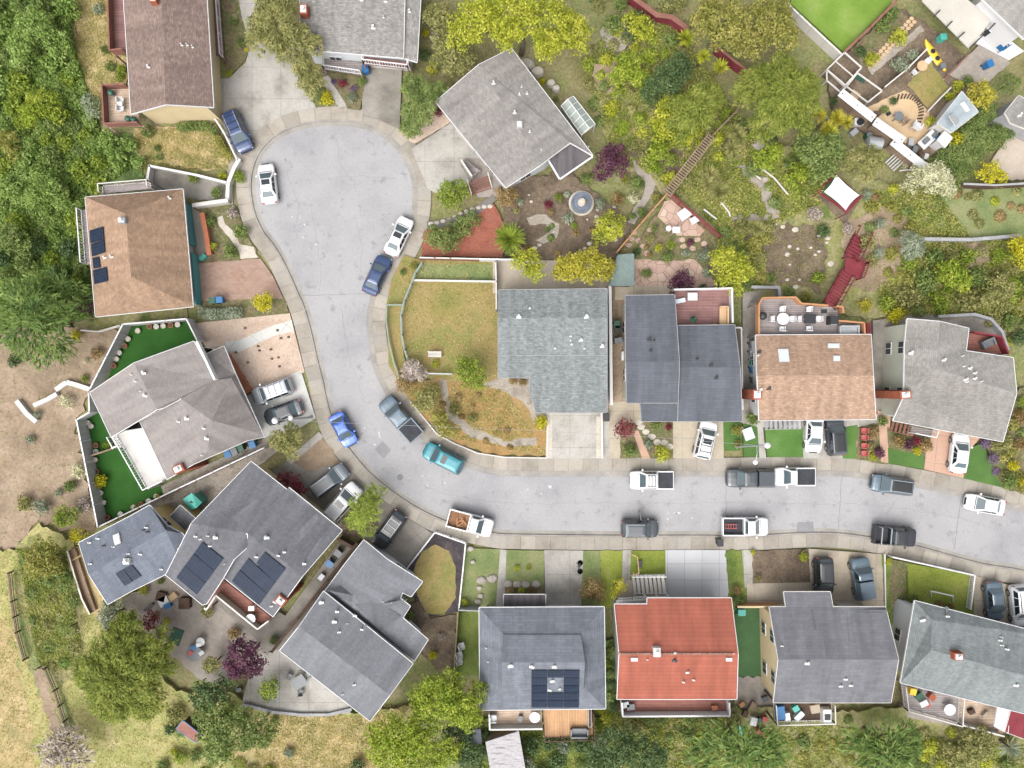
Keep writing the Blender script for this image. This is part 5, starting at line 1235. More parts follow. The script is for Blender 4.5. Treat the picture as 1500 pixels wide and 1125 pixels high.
fence('grey retaining wall behind the grey plank deck', [(1100,421),(1139,422),(1141,437)], .9, 'greywall', 'garden_wall', 'wall', 'wall', .2, 'greywall', .3)
fence('curved concrete retaining wall behind the stone grey house', [(1372,464),(1424,461),(1448,468),(1464,486),(1472,512)], .8, 'greywall', 'garden_wall', 'wall', 'wall', .2, 'greywall', .3)
fence('pale block wall winding over the bare dirt', [(25,587),(40,606),(54,618)], .5, 'stone' if 'stone' in W else 'offwhite', 'garden_wall', 'wall', 'wall', .5)
fence('short stone wall near the white flowering plants', [(50,594),(70,585),(84,577)], .5, 'offwhite', 'garden_wall', 'wall', 'wall', .45)
fence('stepped stone wall joining the tall grey fence', [(81,571),(97,560),(112,564),(130,570)], .6, 'offwhite', 'garden_wall', 'wall', 'wall', .5)
fence('timber retaining wall left of the slate blue house', [(103,806),(113,840),(124,875),(135,897)], .8, 'fencewood', 'garden_wall', 'wall', 'wall', .12, 'offwhite', .16)
fence('brown plank terrace edge beside the straw strip', [(110,803),(121,838),(131,868),(140,893)], .4, 'paver' if 'paver' in W else 'fencewood', 'garden_wall', 'wall', 'wall', .6)
fence('rustic timber fence on the straw slope', [(16,838),(20,880),(27,925),(38,965)], .8, 'fencewood', style='rail', cap='fencewood', post='darkwood')
fence('lower rustic timber fence on the straw slope', [(57,978),(68,978),(82,1010),(96,1055),(100,1075)], .8, 'fencewood', style='rail', cap='fencewood', post='darkwood')
fence('curved stone wall behind the slate house patio', [(356,1032),(400,1043),(440,1047),(480,1047),(514,1039)], .7, 'greywall', 'garden_wall', 'wall', 'wall', .22, 'stone' if 'stone' in W else 'greywall', .3)
fence('thin brown fence on the dry grass below slate house', [(388,1053),(394,1045),(396,1043)], .7, 'darkwood', cap='darkwood')
fence('thin wire fence at the foot of the pine', [(120,484),(145,486),(176,477)], .7, 'offwhite', style='rail', cap='offwhite')
fence('white topped boundary fence left of sea grey driveway', [(881,604),(882,671)], .3, 'offwhite', 'garden_wall', 'wall', 'wall', .2)
fence('thin pale rail beside the warm driveway', [(1296,812),(1297,888)], .5, 'offwhite', style='rail', cap='offwhite')
fence('cream gate wall left of the dark grey house', [(1080,888),(1111,888),(1140,887)], 1.3, 'orange', 'garden_wall', 'wall', 'wall', .15, 'cream', .2)
fence('short fence between bottom centre house and lawn', [(672,893),(702,894)], 1.4, 'greywall', cap='greywall')
fence('white low wall of the raised deck lawn corner', [(1076,480),(1086,480),(1088,600)], 1.3, 'offwhite', cap='white')
fence('rail along the back of the cluttered workshop yard', [(1318,250),(1360,246),(1392,216)], 1.0, 'fencewood', style='rail', cap='offwhite')
fence('pale edging board beside kayak terrace', [(1384,115),(1402,97),(1418,80)], .8, 'offwhite', cap='fencered')
fence('pale board between kayak and table lawn', [(1293,130),(1325,104),(1355,74)], .8, 'fencered', cap='offwhite')
fence('pale board along lower edge of table lawn', [(1356,165),(1372,148),(1389,131)], .6, 'offwhite', cap='offwhite')
for lab, pts in [('upper white capped fence beside the cluttered yard', [(1231,140),(1274,174)]), ('middle white capped fence beside the sandy circle', [(1281,182),(1317,207)]), ('lower white capped fence ending at the cream blossom tree', [(1310,209),(1356,246)])]:
    fence(lab, pts, 1.9, 'fencewood', cap='white', capw=.9, post='fencewood')
# ladder topped trellis fence on the hillside
A, B = P(977,284,1.7), P(1042,200,1.7); root = empty('trellis_fence', (A.x,A.y,gz(A.x,A.y)), 'long trellis topped fence running up the green hillside', 'fence')
d = (B-A).normalized(); s = Vector((d.y,-d.x,0)); mb = MB(); n = 26
for k in (-1,1): mb.bar(A+s*k*.42, B+s*k*.42, .08, .1)
for k in range(n+1): q = A+(B-A)*k/n; mb.bar(q-s*.5, q+s*.5, .12, .08)
obj('trellis', mb, W['fencewood'], root)
mb = MB(); mb.bar((A.x,A.y,.85), (B.x,B.y,.85), .06, 1.7); obj('panel', mb, W['darkwood'], root)
# red hillside stair
def hillstair():
    root = empty('hillside_stairs', P(1262,345), 'dark red timber stairway with landing climbing to the grey deck', 'stairs')
    H = House(); H.root = root
    stairs(H, (1264,338), (1246,378), 1.45, .1, 1.3, 9, 'redpaint', 'redpaint', 'flight')
    w = [P(x,y,1.3) for x, y in [(1240,376),(1268,386),(1260,408),(1235,402)]]
    mb = MB().prism([(q.x,q.y) for q in w], 1.15, 1.3)
    for q in w: mb.box((q.x,q.y,.6), (.14,.14,1.2))
    ld = obj('landing', mb, W['redpaint'], root)
    obj('railing', rail_mb([w[1]+Vector((0,0,0)), w[2]], 1.3, .9, 'baluster'), W['redpaint'], ld)
    obj('railing', rail_mb([w[0]+(w[1]-w[0])*.3, w[1]], 1.3, .9, 'baluster'), W['redpaint'], ld)
    stairs(H, (1240,400), (1214,448), 1.3, 1.3, 2.8, 11, 'redpaint', 'redpaint', 'flight')
hillstair()
# sail terrace
root = empty('terrace', P(1225,295), 'green carpeted red timber terrace under the white sail', 'terrace')
w = [P(x,y,.5) for x, y in [(1224,254),(1262,290),(1240,312),(1195,280)]]; obj('platform', MB().prism([(q.x,q.y) for q in w], 0, .5), W['redpaint'], root)
w2 = [P(x,y,.52) for x, y in [(1222,260),(1254,291),(1239,306),(1202,280)]]; obj('carpet', MB().prism([(q.x,q.y) for q in w2], .5, .52), G['turfdeep'], root)
w3 = [P(x,y,.3) for x, y in [(1238,304),(1246,312),(1262,335),(1254,340),(1236,318)]]; obj('walkway', MB().prism([(q.x,q.y) for q in w3], .0, .3), G['turfdeep'], root)
root = empty('shade_sail', P(1232,284), 'white square shade sail stretched over the green carpeted terrace', 'shade sail')
cs = [P(1225,256,2.9), P(1259,286,2.6), P(1239,308,2.9), P(1207,281,2.5)]
mb = MB(); N = 8; mid = sum(cs, Vector())/4; vv = []
for i in range(N+1):
    for j in range(N+1):
        u, v = i/N, j/N; p = (cs[0]*(1-u)+cs[1]*u)*(1-v)+(cs[3]*(1-u)+cs[2]*u)*v
        e = (4*u*(1-u)+4*v*(1-v)); pull = .16*abs(4*u*(1-u)-4*v*(1-v)); p = p+(mid-p)*pull*.55; vv.append((p.x,p.y,p.z))
mb.add(vv, [(i*(N+1)+j, (i+1)*(N+1)+j, (i+1)*(N+1)+j+1, i*(N+1)+j+1) for i in range(N) for j in range(N)])
obj('sail', mb, W['fabric'], root, True)
for q in cs:
    o_ = (q-mid); o_.z = 0; o_ = o_.normalized()*.35; obj('pole', MB().tube([(q.x+o_.x,q.y+o_.y,0),(q.x+o_.x,q.y+o_.y,q.z+.1)], .05), W['redpaint'], root)
    
# ================================================================ STREET FURNITURE
def streetlamp(label, base, top, h, arm, ah):
    b = G0(*base); root = empty('street_lamp', b, label, 'street lamp'); t = P(top[0], top[1], h)
    obj('pole', MB().tube([b, b+(t-b)*.5, t], [.11,.09,.06]), W['metal'], root)
    obj('base', MB().lathe(b, [(.2,0),(.2,.12),(.13,.2)]), W['metal'], root)
    if arm:
        q = P(arm[0], arm[1], ah); s = b+(t-b)*((ah-.3)/h)
        obj('arm', MB().tube([s, (s+q)/2+Vector((0,0,.25)), q], .045), W['metal'], root)
        hd = MB().lathe((q.x,q.y,q.z-.12), [(.06,.2),(.2,.14),(.26,.04),(.2,0)]); o = obj('lamp_head', hd, W['white'], root)
    obj('globe', MB().lathe((t.x,t.y,t.z), [(.05,0),(.25,.06),(.32,.22),(.25,.38),(.04,.46)]), W['white'], root, True)
streetlamp('tall white street lamp on the lawn by the lime turf', (1078,654), (1123,652), 8.5, (1107,677), 6.2)
streetlamp('tall white street lamp beside the driveway with two cars', (457,611), (404,616), 10.5, (425,612), 8.6)
mb = MB(); pts = [P(425,616,8.6), P(560,622,8.0), P(770,630,7.6), P(950,640,7.6), P(1105,652,8.0)]
mb.tube(pts, .014, 5)
thing1('overhead_wire', mb, 'metal', 'thin overhead wire crossing the bend between the street lamps', 'wire')
# bins
def bin_(label, px, py, mat, rz=0, group=None, s=1.0):
    p = G0(px, py); root = empty('wheelie_bin', p, label, 'bin', group, rz); m = W[mat]
    def L(nm, mb, m): o = obj(nm, mb, m); o.parent = root; return o
    L('body', MB().loft([[Vector((x*a,y*b,z)) for x, y in ((-.5,-.5),(.5,-.5),(.5,.5),(-.5,.5))] for z, a, b in ((.08,.48*s,.52*s),(1.0*s,.6*s,.68*s))]), m)
    L('lid', MB().box((0,.02,1.04*s), (.66*s,.74*s,.08)).box((0,-.36*s,1.03*s), (.5*s,.08,.06)), m)
    for k in (-1,1): L('wheel', MB().loft([[Vector((k*.28*s+dx, .3*s+.1*math.cos(a), .1+.1*math.sin(a))) for a in [6.283*i/10 for i in range(10)]] for dx in (-.03,.03)]), TYRE)
for a in [('bright blue bin beside the white porch of the top house', 539,109,'blue',.2), ('blue lidded bin on the brick paved driveway', 327,441,'blue',1.6), ('green bin next to the blue lidded one by brick paving', 318,442,'green',1.6), ('blue bin along the taupe house side wall', 339,664,'blue',.4), ('grey bin beside blue one at the taupe house side', 349,660,'greybin',.4), ('green bin at the end of the row by the taupe house', 357,655,'green',.4), ('dark blue bin near the taupe house corner', 375,650,'blue',.4),
          ('blue bin in the alley of the charcoal house', 488,821,'blue',.9), ('grey bin in the alley corner beside dark gate', 500,806,'greybin',.9), ('black bin standing alone on the lower pavement', 1051,792,'black',0), ('small turquoise bin at the edge of the deep green turf', 1081,892,'teal2',1.57), ('black bin by the blue post of the sea grey house', 886,611,'black',0), ('black bin at the back of the alley by white fence', 903,484,'black',0), ('green bin beside the black bin in alley', 901,477,'green',0),
          ('dark bin at the top of the brown house alley', 1097,506,'greybin',.2), ('white bin in the brown house alley', 1097,519,'metal',.1), ('pale blue bin in the brown house alley', 1098,531,'teal2',0), ('royal blue bin in the brown house alley', 1098,542,'blue',.1), ('grey bin at the bottom of the brown house alley', 1099,557,'greybin',0), ('blue plastic tub on the red patio by golden tree', 1437,102,'blue',.4)]: bin_(*a)
# tables and chairs
CH = {}
def chair(label, px, py, rz, mat='white', group=None, z=None, s=1.0, h=.0):
    p = P(px, py, z if z is not None else 0); g = z if z is not None else gz(p.x, p.y)
    if mat not in CH:
        r = empty('garden_chair', (0,0,0), label, 'chair', group); m = W[mat]
        for nm, mb in [('seat', MB().box((0,0,.44), (.5,.5,.06))), ('backrest', MB().box((-.25,0,.72), (.06,.5,.5)))]+[('leg', MB().bar((x,y,0), (x*.95,y*.95,.42), .05, .05)) for x in (-.21,.21) for y in (-.21,.21)]+[('armrest', MB().box((0,y,.64), (.46,.06,.05)).box((.2,y,.53), (.05,.05,.2))) for y in (-.27,.27)]:
            o = obj(nm, mb, m); o.parent = r
        CH[mat] = r
    else: r = copy_tree(CH[mat]); 
    r['label'] = label; r['category'] = 'chair'
    if group: r['group'] = group
    elif 'group' in r: del r['group']
    r.location = (p.x, p.y, g); r.rotation_euler = (0,0,rz); r.scale = (s,s,s); return r
def table(label, px, py, r, mat='white', z=None, square=False, rz=0, h=.74):
    p = P(px, py, z if z is not None else 0); g = z if z is not None else gz(p.x, p.y)
    root = empty('garden_table', (p.x,p.y,g), label, 'table', None, rz); m = W[mat]
    o = obj('tabletop', MB().box((0,0,h), (2*r,1.6*r,.05)) if square else MB().lathe((0,0,h-.03), [(r*.97,0),(r,.02),(r,.05),(.02,.055)], 20), m); o.parent = root
    for k in range(4):
        a = math.pi/4+k*math.pi/2; x, y = math.cos(a)*r*.85, math.sin(a)*r*.75; o = obj('leg', MB().bar((x,y,0),(x*.9,y*.9,h-.03),.06,.06), m); o.parent = root
def dining(px, py, z, tl, cl, mat='white', cm='white', r=.55, sq=False, n=4, cr=.85, a0=0, s=1.0):
    table(tl, px, py, r, mat, z, sq, a0)
    p = P(px, py, z)
    for k in range(n):
        a = a0+6.2832*k/n; q = (p.x+math.cos(a)*cr, p.y+math.sin(a)*cr); f = CAM_H/(CAM_H-z)/MPP
        chair(cl, 750+q[0]*f, 562.5-q[1]*f, a+math.pi, cm, cl, z, s)
dining(1143,468, 2.8, 'round white table on the grey plank deck', 'white chair around the round white table on the grey plank deck', r=.62, cr=1.0)
dining(1182,468, 2.8, 'square dark topped table on the grey plank deck', 'white chair around the square dark table on the grey plank deck', 'black', r=.6, sq=True, cr=.98)
dining(441,995, gz(*P(441,995).to_2d()), 'square grey table on the slate house patio', 'grey chair around the square table on the slate house patio', 'greybin', 'greybin', r=.75, sq=True, n=3, cr=1.2, a0=.6)
dining(1345,101, gz(*P(1345,101).to_2d()), 'round pale wooden table on the small dry lawn', 'white seat beside the round pale wooden table on dry lawn', 'tabletop', 'white', r=.55, n=2, cr=.85, a0=.7)
for k, (px, py, lab) in enumerate([(1260,630,'uppermost of four red chairs facing the lime turf strip'), (1260,640,'second from top of four red chairs facing the lime turf strip'), (1260,652,'third from top of four red chairs facing the lime turf strip'), (1260,663,'lowest of four red chairs facing the lime turf strip')]): chair(lab, px, py, math.pi, 'redfab', 'red chairs beside the lime turf strip', None, 1.0)
for px, py, lab in [(677,942,'topmost of three white lawn chairs by the brown fence'), (674,955,'middle of three white lawn chairs by the brown fence'), (674,964,'lowest of three white lawn chairs by the brown fence')]: chair(lab, px, py, .3, 'vent', 'white lawn chairs on the narrow lawn', None, 1.2)
table('round white table on the red brown deck of charcoal house', 371,903, .5, 'white', 2.2); table('small square white table on the red brown deck', 372,888, .3, 'white', 2.2, True)
table('round glass topped table with blue cloths on the paver patio', 292,951, .85, 'greybin'); table('round white table on the paver patio beside the blue cloths', 301,934, .45, 'vent')
table('round white spoked table on the lower right patio', 1385,1035, .6, 'white', 1.0); table('small round white table near dark sofa at cedar deck', 783,1046, .55, 'white', 2.6)
table('large white square table on the flagstone patio', 999,317, .65, 'white', None, True, .6); table('small white table below the large one on flagstones', 1013,326, .42, 'white', None, True, .5); table('square white table at the edge of flower bed', 987,340, .4, 'white', None, True); table('small pale table left of the white tables', 976,338, .3, 'vent')
table('grey stone table on the sandy circle', 1308,176, .5, 'greybin'); chair('brown wicker chair beside the stone table on sand', 1318,182, 2.4, 'fencewood', s=1.1); chair('white lounge chair on the sandy circle edge', 1334,190, 1.0, 'white', s=1.6)
for px, py, r, lab in [(752,1048,0,'grey chair at the left end of the tan deck'), (1456,76,.8,'blue chair nearest the white wall in corner'), (1464,72,2.2,'second blue chair by the white wall in corner')]: chair(lab, px if px != 752 else 723, py, r, 'metal' if r == 0 else 'blue', None, 2.6 if r == 0 else None, 1.3)
# red mat cloths
for k, (px, py, m, lab) in enumerate([(285,947,'blue','blue and white towel on glass table'), (293,943,'white','white cloth on glass table'), (297,955,'metal','pale cloth at the lower edge of glass table'), (281,955,'redfab','red towel folded on the glass table')]):
    p = P(px, py, .95); thing1('towel', MB().box((p.x,p.y,gz(p.x,p.y)+.79+.012*k), (.55,.4,.04), .3*k), m, lab, 'towel')
# bench on the lawn
p = G0(638,520); root = empty('park_bench', p, 'white slatted bench on the brown lawn', 'bench')
mb = MB()
for k in range(4): mb.box((p.x, p.y-.2+k*.14, p.z+.45), (1.4,.1,.04))
obj('seat', mb, W['offwhite'], root); mb = MB()
for k in range(9): mb.box((p.x-.62+k*.155, p.y+.3, p.z+.7), (.07,.04,.45))
mb.box((p.x,p.y+.3,p.z+.93), (1.45,.07,.08)); obj('backrest', mb, W['offwhite'], root)
for x in (-.62,.62): obj('leg', MB().box((p.x+x,p.y,p.z+.22), (.08,.5,.44)), W['offwhite'], root)
# kayak
A, B = P(1355,58,.6), P(1385,104,.6); d = (B-A); L = d.length; rz = math.atan2(d.y, d.x); m_ = (A+B)/2
root = empty('kayak', (m_.x,m_.y,.25), 'long yellow sit on top kayak lying on the brown terrace', 'kayak', None, rz)
hb = MB(); hb.loft([[Vector((t*L/2, w*math.cos(a)*.42, .22+(.16+.05*abs(t)**3)*math.sin(a)+.1*abs(t)**4)) for a in [6.283*k/14 for k in range(14)]] for t, w in [(-1,.02),(-.9,.3),(-.7,.66),(-.4,.95),(0,1.05),(.4,.95),(.7,.66),(.9,.3),(1,.02)]])
o = obj('hull', hb, W['yellow'], None, True); o.parent = root
for x in (-.25,.2,.62): o = obj('seat', MB().lathe((0,0,0), [(.03,0),(.24,.0),(.27,.03),(.2,.05)], 12), W['black']); o.parent = root; o.location = (x*L/2*1.0,0,.385)
# fountain
p = G0(851,299); root = empty('fountain', p, 'round blue tiled fountain with pale stone rim in the garden', 'fountain')
obj('rim', MB().lathe(p, [(1.35,0),(1.35,.06),(1.15,.07)], 28), G['stone'], root); obj('basin', MB().lathe(p, [(1.12,.06),(1.12,.4),(.95,.42),(.9,.3),(.02,.28)], 28), M('slate_tile', [c(112,122,138), c(140,148,160)], 2, fine=.15), root)
obj('spout', MB().lathe((p.x,p.y,p.z+.28), [(.45,0),(.4,.25),(.12,.3),(.1,.6),(.32,.66),(.3,.72),(.03,.75)], 16), G['stone'], root)
# goal frame, swing frame, hoop, bike
root = empty('goal_frame', P(1380,868), 'white goal frame standing on the bright fenced lawn', 'goal'); mb = MB(); q = [P(1364,876,.0), P(1364,866,1.2), P(1396,873,1.2), P(1396,883,.0)]
for a, b in zip(q, q[1:]): mb.tube([a, b], .07, 6)
obj('frame', mb, W['white'], root)
p = G0(930,826); root = empty('swing_frame', p, 'pale yellow swing frame with black seat on bright lawn', 'swing'); mb = MB()
for a, b in zip([(925,812),(934,816),(936,840),(929,842)], [(934,816),(936,840),(929,842),(927,838)]): mb.tube([P(*a,1.2), P(*b,1.2)], .05, 6)
for x, y in [(926,812),(934,816),(936,841),(928,842)]: mb.tube([P(x,y,1.2), (P(x,y).x, P(x,y).y, p.z)], .04, 6)
obj('frame', mb, W['tabletop'], root); q = P(937,826,.5); obj('seat', MB().box((q.x,q.y,.5), (.5,.7,.1)), W['black'], root)
p = G0(848,830); root = empty('bicycle', p, 'small black bicycle lying on the stained driveway', 'bicycle')
for dy in (-.45,.45): obj('wheel', MB().lathe((p.x+.1,p.y+dy,p.z+.02), [(.22,0),(.3,.02),(.3,.06),(.22,.05),(.22,0)], 14), TYRE, root)
mb = MB()
for a, b in [((.1,-.45),(-.1,-.1)),((-.1,-.1),(.15,.05)),((.15,.05),(.1,.45)),((-.1,-.1),(.05,.4)),((.15,.05),(-.25,.1)),((.05,.4),(-.3,.42))]: mb.bar((p.x+a[0],p.y+a[1],p.z+.1), (p.x+b[0],p.y+b[1],p.z+.12), .05, .05)
obj('frame', mb, W['black'], root)
# other yard things
def simple(name, label, cat, px, py, parts, z=None, rz=0):
    p = P(px, py, z or 0); g = z if z is not None else gz(p.x, p.y); root = empty(name, (p.x,p.y,g), label, cat, None, rz)
    for nm, mb, mt in parts: o = obj(nm, mb, W[mt]); o.parent = root
    return root
simple('garden_mat', 'green rectangular mat on the paver patio', 'mat', 261,930, [('mat', MB().box((0,0,.02), (1.15,1.7,.03)), 'green'), ('border', MB().box((0,0,.012), (1.25,1.8,.02)), 'darkwood')], rz=-.35)
simple('water_tank', 'translucent white water tank lying behind the fence', 'water tank', 1275,213, [('tank', MB().loft([[Vector((x, r*math.cos(a), .75+r*math.sin(a))) for a in [6.283*k/16 for k in range(16)]] for x, r in [(-.85,.35),(-.75,.66),(.75,.66),(.85,.35)]]), 'metal'), ('cradle', MB().box((-.5,0,.12), (.15,1.2,.25)).box((.5,0,.12), (.15,1.2,.25)), 'darkwood')], rz=-.15)
simple('barrel', 'dark green barrel near the water tank', 'barrel', 1268,201, [('drum', MB().lathe((0,0,0), [(.3,0),(.34,.3),(.34,.6),(.3,.85)], 14), 'green'), ('lid', MB().lathe((0,0,.85), [(.29,0),(.25,.04),(.02,.05)], 14), 'greybin')])
simple('pallet', 'weathered white pallet leaning by the cream blossom tree', 'pallet', 1309,238, [('slats', MB().box((0,-.6,.25),(1.6,.14,.06)).box((0,-.3,.25),(1.6,.14,.06)).box((0,0,.25),(1.6,.14,.06)).box((0,.3,.25),(1.6,.14,.06)).box((0,.6,.25),(1.6,.14,.06)), 'vent'), ('runner', MB().box((-.7,0,.12),(.12,1.3,.2)).box((.7,0,.12),(.12,1.3,.2)), 'fencewood')], rz=.75)
simple('workbench', 'white workbench heaped with tools at the sandy yard', 'workbench', 1352,208, [('top', MB().box((0,0,.8),(2.6,1.0,.08)), 'white'), ('leg', MB().box((-1.1,0,.4),(.1,.8,.8)).box((1.1,0,.4),(.1,.8,.8)), 'fencewood'), ('tool_box', MB().box((-.6,.1,.98),(.7,.5,.3)).box((.5,-.1,.94),(.5,.4,.2)).box((.9,.2,.93),(.2,.5,.16)), 'greybin')], rz=.75)
simple('storage_rack', 'dark storage rack with blue tarp beside the white shed', 'rack', 1378,196, [('frame', MB().box((0,0,.5),(2.4,.9,1.0)), 'darkwood'), ('shelf', MB().box((-.7,0,1.04),(.3,.8,.07)).box((-.2,0,1.04),(.3,.8,.07)).box((.3,0,1.04),(.3,.8,.07)).box((.8,0,1.04),(.3,.8,.07)), 'vent'), ('tarp', MB().box((-1.35,-.1,.5),(.6,.8,.9)), 'blue')], rz=.75)
def frame_bed(label, q, h, fill, name='raised_bed', cross=()):
    w = [P(x,y,h) for x, y in q]; root = empty(name, (w[0].x,w[0].y,0), label, 'garden bed'); mb = MB()
    for a, b in zip(w, w[1:]+w[:1]): mb.bar(a, b, .14, .12)
    for a, b in cross: mb.bar(P(*a,h), P(*b,h), .1, .1)
    for a in w: mb.box((a.x,a.y,h/2), (.12,.12,h))
    obj('frame', mb, W['offwhite'], root)
    if fill: 
        i = [P(x,y) for x, y in q]; obj('bed', MB().prism([(p.x,p.y) for p in [a+((w[0]+w[2])/2-a)*.04 for a in w]], 0, .38), G[fill], root)
frame_bed('white framed plant cage at the corner of the lime turf', [(1211,102),(1237,77),(1262,99),(1238,125)], 1.5, 'dirtdark', cross=[((1224,90),(1250,112))])
frame_bed('white framed rabbit run below the plant cage', [(1211,102),(1238,128),(1232,136),(1211,118)], 1.3, None)
frame_bed('white framed pebble bed with green cloth', [(1256,107),(1292,133),(1271,150),(1240,127)], 1.2, 'gravel')
p = P(1260,115,.5); thing1('tarpaulin', MB().box((p.x,p.y,.5), (1.1,.45,.14), -.5), 'green', 'green cloth bundle on the pebble bed', 'cloth')
p = P(1251,140,.4); thing1('crate', MB().box((p.x,p.y,.35), (.9,.6,.6), -.6).box((p.x,p.y,.67), (.98,.68,.05), -.6), 'tabletop', 'yellow wooden crate beside the white capped fence', 'crate')
# sofa, grill and clutter on decks
def sofa(label, px, py, z, rz, mat, L=1.7):
    simple('garden_sofa', label, 'sofa', px, py, [('seat', MB().box((0,0,.3),(L,.8,.3)), mat), ('backrest', MB().box((0,.36,.62),(L,.16,.5)), mat), ('armrest', MB().box((-L/2,0,.45),(.16,.8,.5)), mat), ('armrest', MB().box((L/2,0,.45),(.16,.8,.5)), mat)], z, rz)
sofa('dark grey sofa on the cedar deck', 848,1070,2.3,math.pi,'greybin'); sofa('grey cushioned bench at the right end of the grey deck', 1240,484,2.8,0,'metal',1.9)
sofa('wooden bench at the right edge of rose brown deck', 1058,463,2.6,-1.57,'tabletop',1.8); sofa('grey lounge seat on the red brown corner deck', 1443,503,2.8,.4,'greybin',1.2)
simple('barbecue_grill', 'black barbecue grill at the left edge of the grey deck', 'grill', 1113,464, [('hood', MB().lathe((0,0,.85), [(.4,0),(.4,.15),(.28,.32),(.05,.38)], 12), 'black'), ('cart', MB().box((0,0,.42),(.7,.55,.84)), 'black')], 2.8)
simple('barbecue_grill', 'dark covered grill on the flat grey deck by stairs', 'grill', 1216,470, [('cover', MB().box((0,0,.5),(.85,.85,1.0)).box((0,0,1.02),(.75,.75,.06)), 'black'), ('handle', MB().box((0,-.45,.8),(.6,.05,.05)), 'metal')], 2.8)
simple('side_table', 'white cushioned daybed on the rose brown deck', 'daybed', 1013,435, [('base', MB().box((0,0,.25),(1.0,.8,.3)), 'offwhite'), ('cushion', MB().box((0,0,.45),(.95,.75,.12)), 'white')], 2.6)
simple('lounger', 'pale blue folding lounger on the rose brown deck', 'lounger', 996,441, [('bed', MB().box((0,0,.3),(1.0,.45,.06)), 'sky'), ('leg', MB().box((-.4,0,.14),(.05,.4,.28)).box((.4,0,.14),(.05,.4,.28)), 'metal')], 2.6, .2)
simple('parasol', 'folded olive parasol and stand on the rose brown deck', 'parasol', 1012,469, [('canopy', MB().lathe((0,0,.9), [(.12,0),(.35,.1),(.2,.4),(.04,.9)], 10), 'green'), ('pole', MB().tube([(0,0,0),(0,0,1.9)], .03), 'metal')], 2.6)
simple('planter_box', 'long grey planter on the cedar deck railing', 'planter', 863,1047, [('box', MB().box((0,0,.3),(.35,2.0,.6)), 'metal'), ('soil', MB().box((0,0,.6),(.25,1.9,.06)), 'darkwood')], 2.3)
simple('doormat', 'black square doormat by the orange rail of grey deck', 'mat', 1207,456, [('mat', MB().box((0,0,.02),(.6,.4,.03)), 'black'), ('border', MB().box((0,0,.01),(.66,.46,.02)), 'greybin')], 2.8)
simple('hot_tub', 'dark covered tub on the black and white bottom deck', 'tub', 1207,1045, [('body', MB().box((0,0,.4),(.8,1.5,.8)), 'white'), ('cover', MB().box((0,0,.82),(.6,.6,.08)), 'black')], 2.6)
for k, (px, py, z, sx, sy, h_, m, lab) in enumerate([(1140,1040,2.6,.8,1.3,.7,'blue','blue storage box on the bottom deck of dark grey house'),(1150,1046,2.6,.5,.7,.6,'white','white box beside the blue storage box on deck'),(1163,1035,2.6,.6,.5,.5,'teal2','turquoise toy box on the bottom deck'),(1168,1046,2.6,1.0,.5,.5,'sky','pale blue toy slide on the bottom deck'),(1192,1036,2.6,.9,.8,.4,'tan2','tan crate on the bottom deck'),
    (1107,1067,None,.5,1.0,.9,'redfab','red toy house in the cluttered lower yard'),(1078,1063,None,.45,.9,.6,'teal2','turquoise cooler in the cluttered lower yard'),(1116,1047,None,.5,.4,.5,'redfab','small red box in the cluttered lower yard'),(1108,1049,None,.4,.4,.5,'green','small green crate in the cluttered lower yard'),(1099,1050,None,.6,.8,.6,'vent','white appliance in the cluttered lower yard'),(1124,1000,None,.5,1.6,.7,'offwhite','long white cupboard against the cream wall'),
    (1333,1010,1.0,.6,.6,.6,'yellow','yellow toy box on the lower right patio'),(1343,1017,1.0,.8,.5,.5,'green','green toy crate on the lower right patio'),(1361,1018,1.0,.6,.6,.6,'brick','brown box on the lower right patio'),(1356,1030,1.0,.4,.4,.4,'redfab','red and white box on the lower right patio'),
    (242,870,None,.9,.9,.5,'darkwood','dark red crate at the charcoal house patio'),(246,877,None,1.0,.9,.5,'white','white covered box on the charcoal house patio'),(252,883,None,.6,.5,.6,'blue','blue box beside the white covered box'),(258,871,None,.9,.6,.3,'tabletop','stack of pale boards on the charcoal house patio'),(277,879,None,1.1,1.1,.7,'darkwood','dark framed cold box beneath the charcoal eave'),
    (223,886,None,1.1,.25,.3,'black','black plank lying on the paver patio'),(1297,170,None,.3,.3,.3,'black','small black pot on the sandy circle'),(1277,172,None,.7,.4,.8,'darkwood','dark lantern cabinet in the fence gap'),(1252,183,None,.9,.7,.5,'vent','white garden junk beside yellow palms'),(1248,196,None,.8,.5,.5,'metal','pale metal junk below the wheel'),(1372,103,None,.5,.5,.7,'greybin','grey pail on kayak terrace'),(1372,62,None,.6,.6,.8,'teal2','glass cube planter under patio cover'),
    (903,500,None,.8,.5,1.2,'greybin','grey cabinet in the alley by the white fence'),(912,522,None,.5,.9,.7,'white','white boards in the alley by the white fence'),(1238,484,None,.4,.4,.7,'greybin','grey locker at foot of deck rail'),(1258,480,.1,.8,.9,.5,'black','black boxes beside the red stair landing'),(1266,482,.1,.4,1.2,.9,'redpaint','red cupboard beside brown house corner'),(1094,635,None,1.0,1.2,.25,'sky','pale blue play table on the small lawn'),(1085,629,None,.5,.4,.3,'tabletop','wooden tray on the small lawn'),(300,378,None,.7,.4,.4,'teal2','white topped teal box before the porch')]):
    simple('storage_box', lab, 'box', px, py, [('box', MB().box((0,0,h_/2),(sx,sy,h_)), m), ('lid', MB().box((0,0,h_+.02),(sx+.06,sy+.06,.05)), m)], z, rng.uniform(-.3,.9))
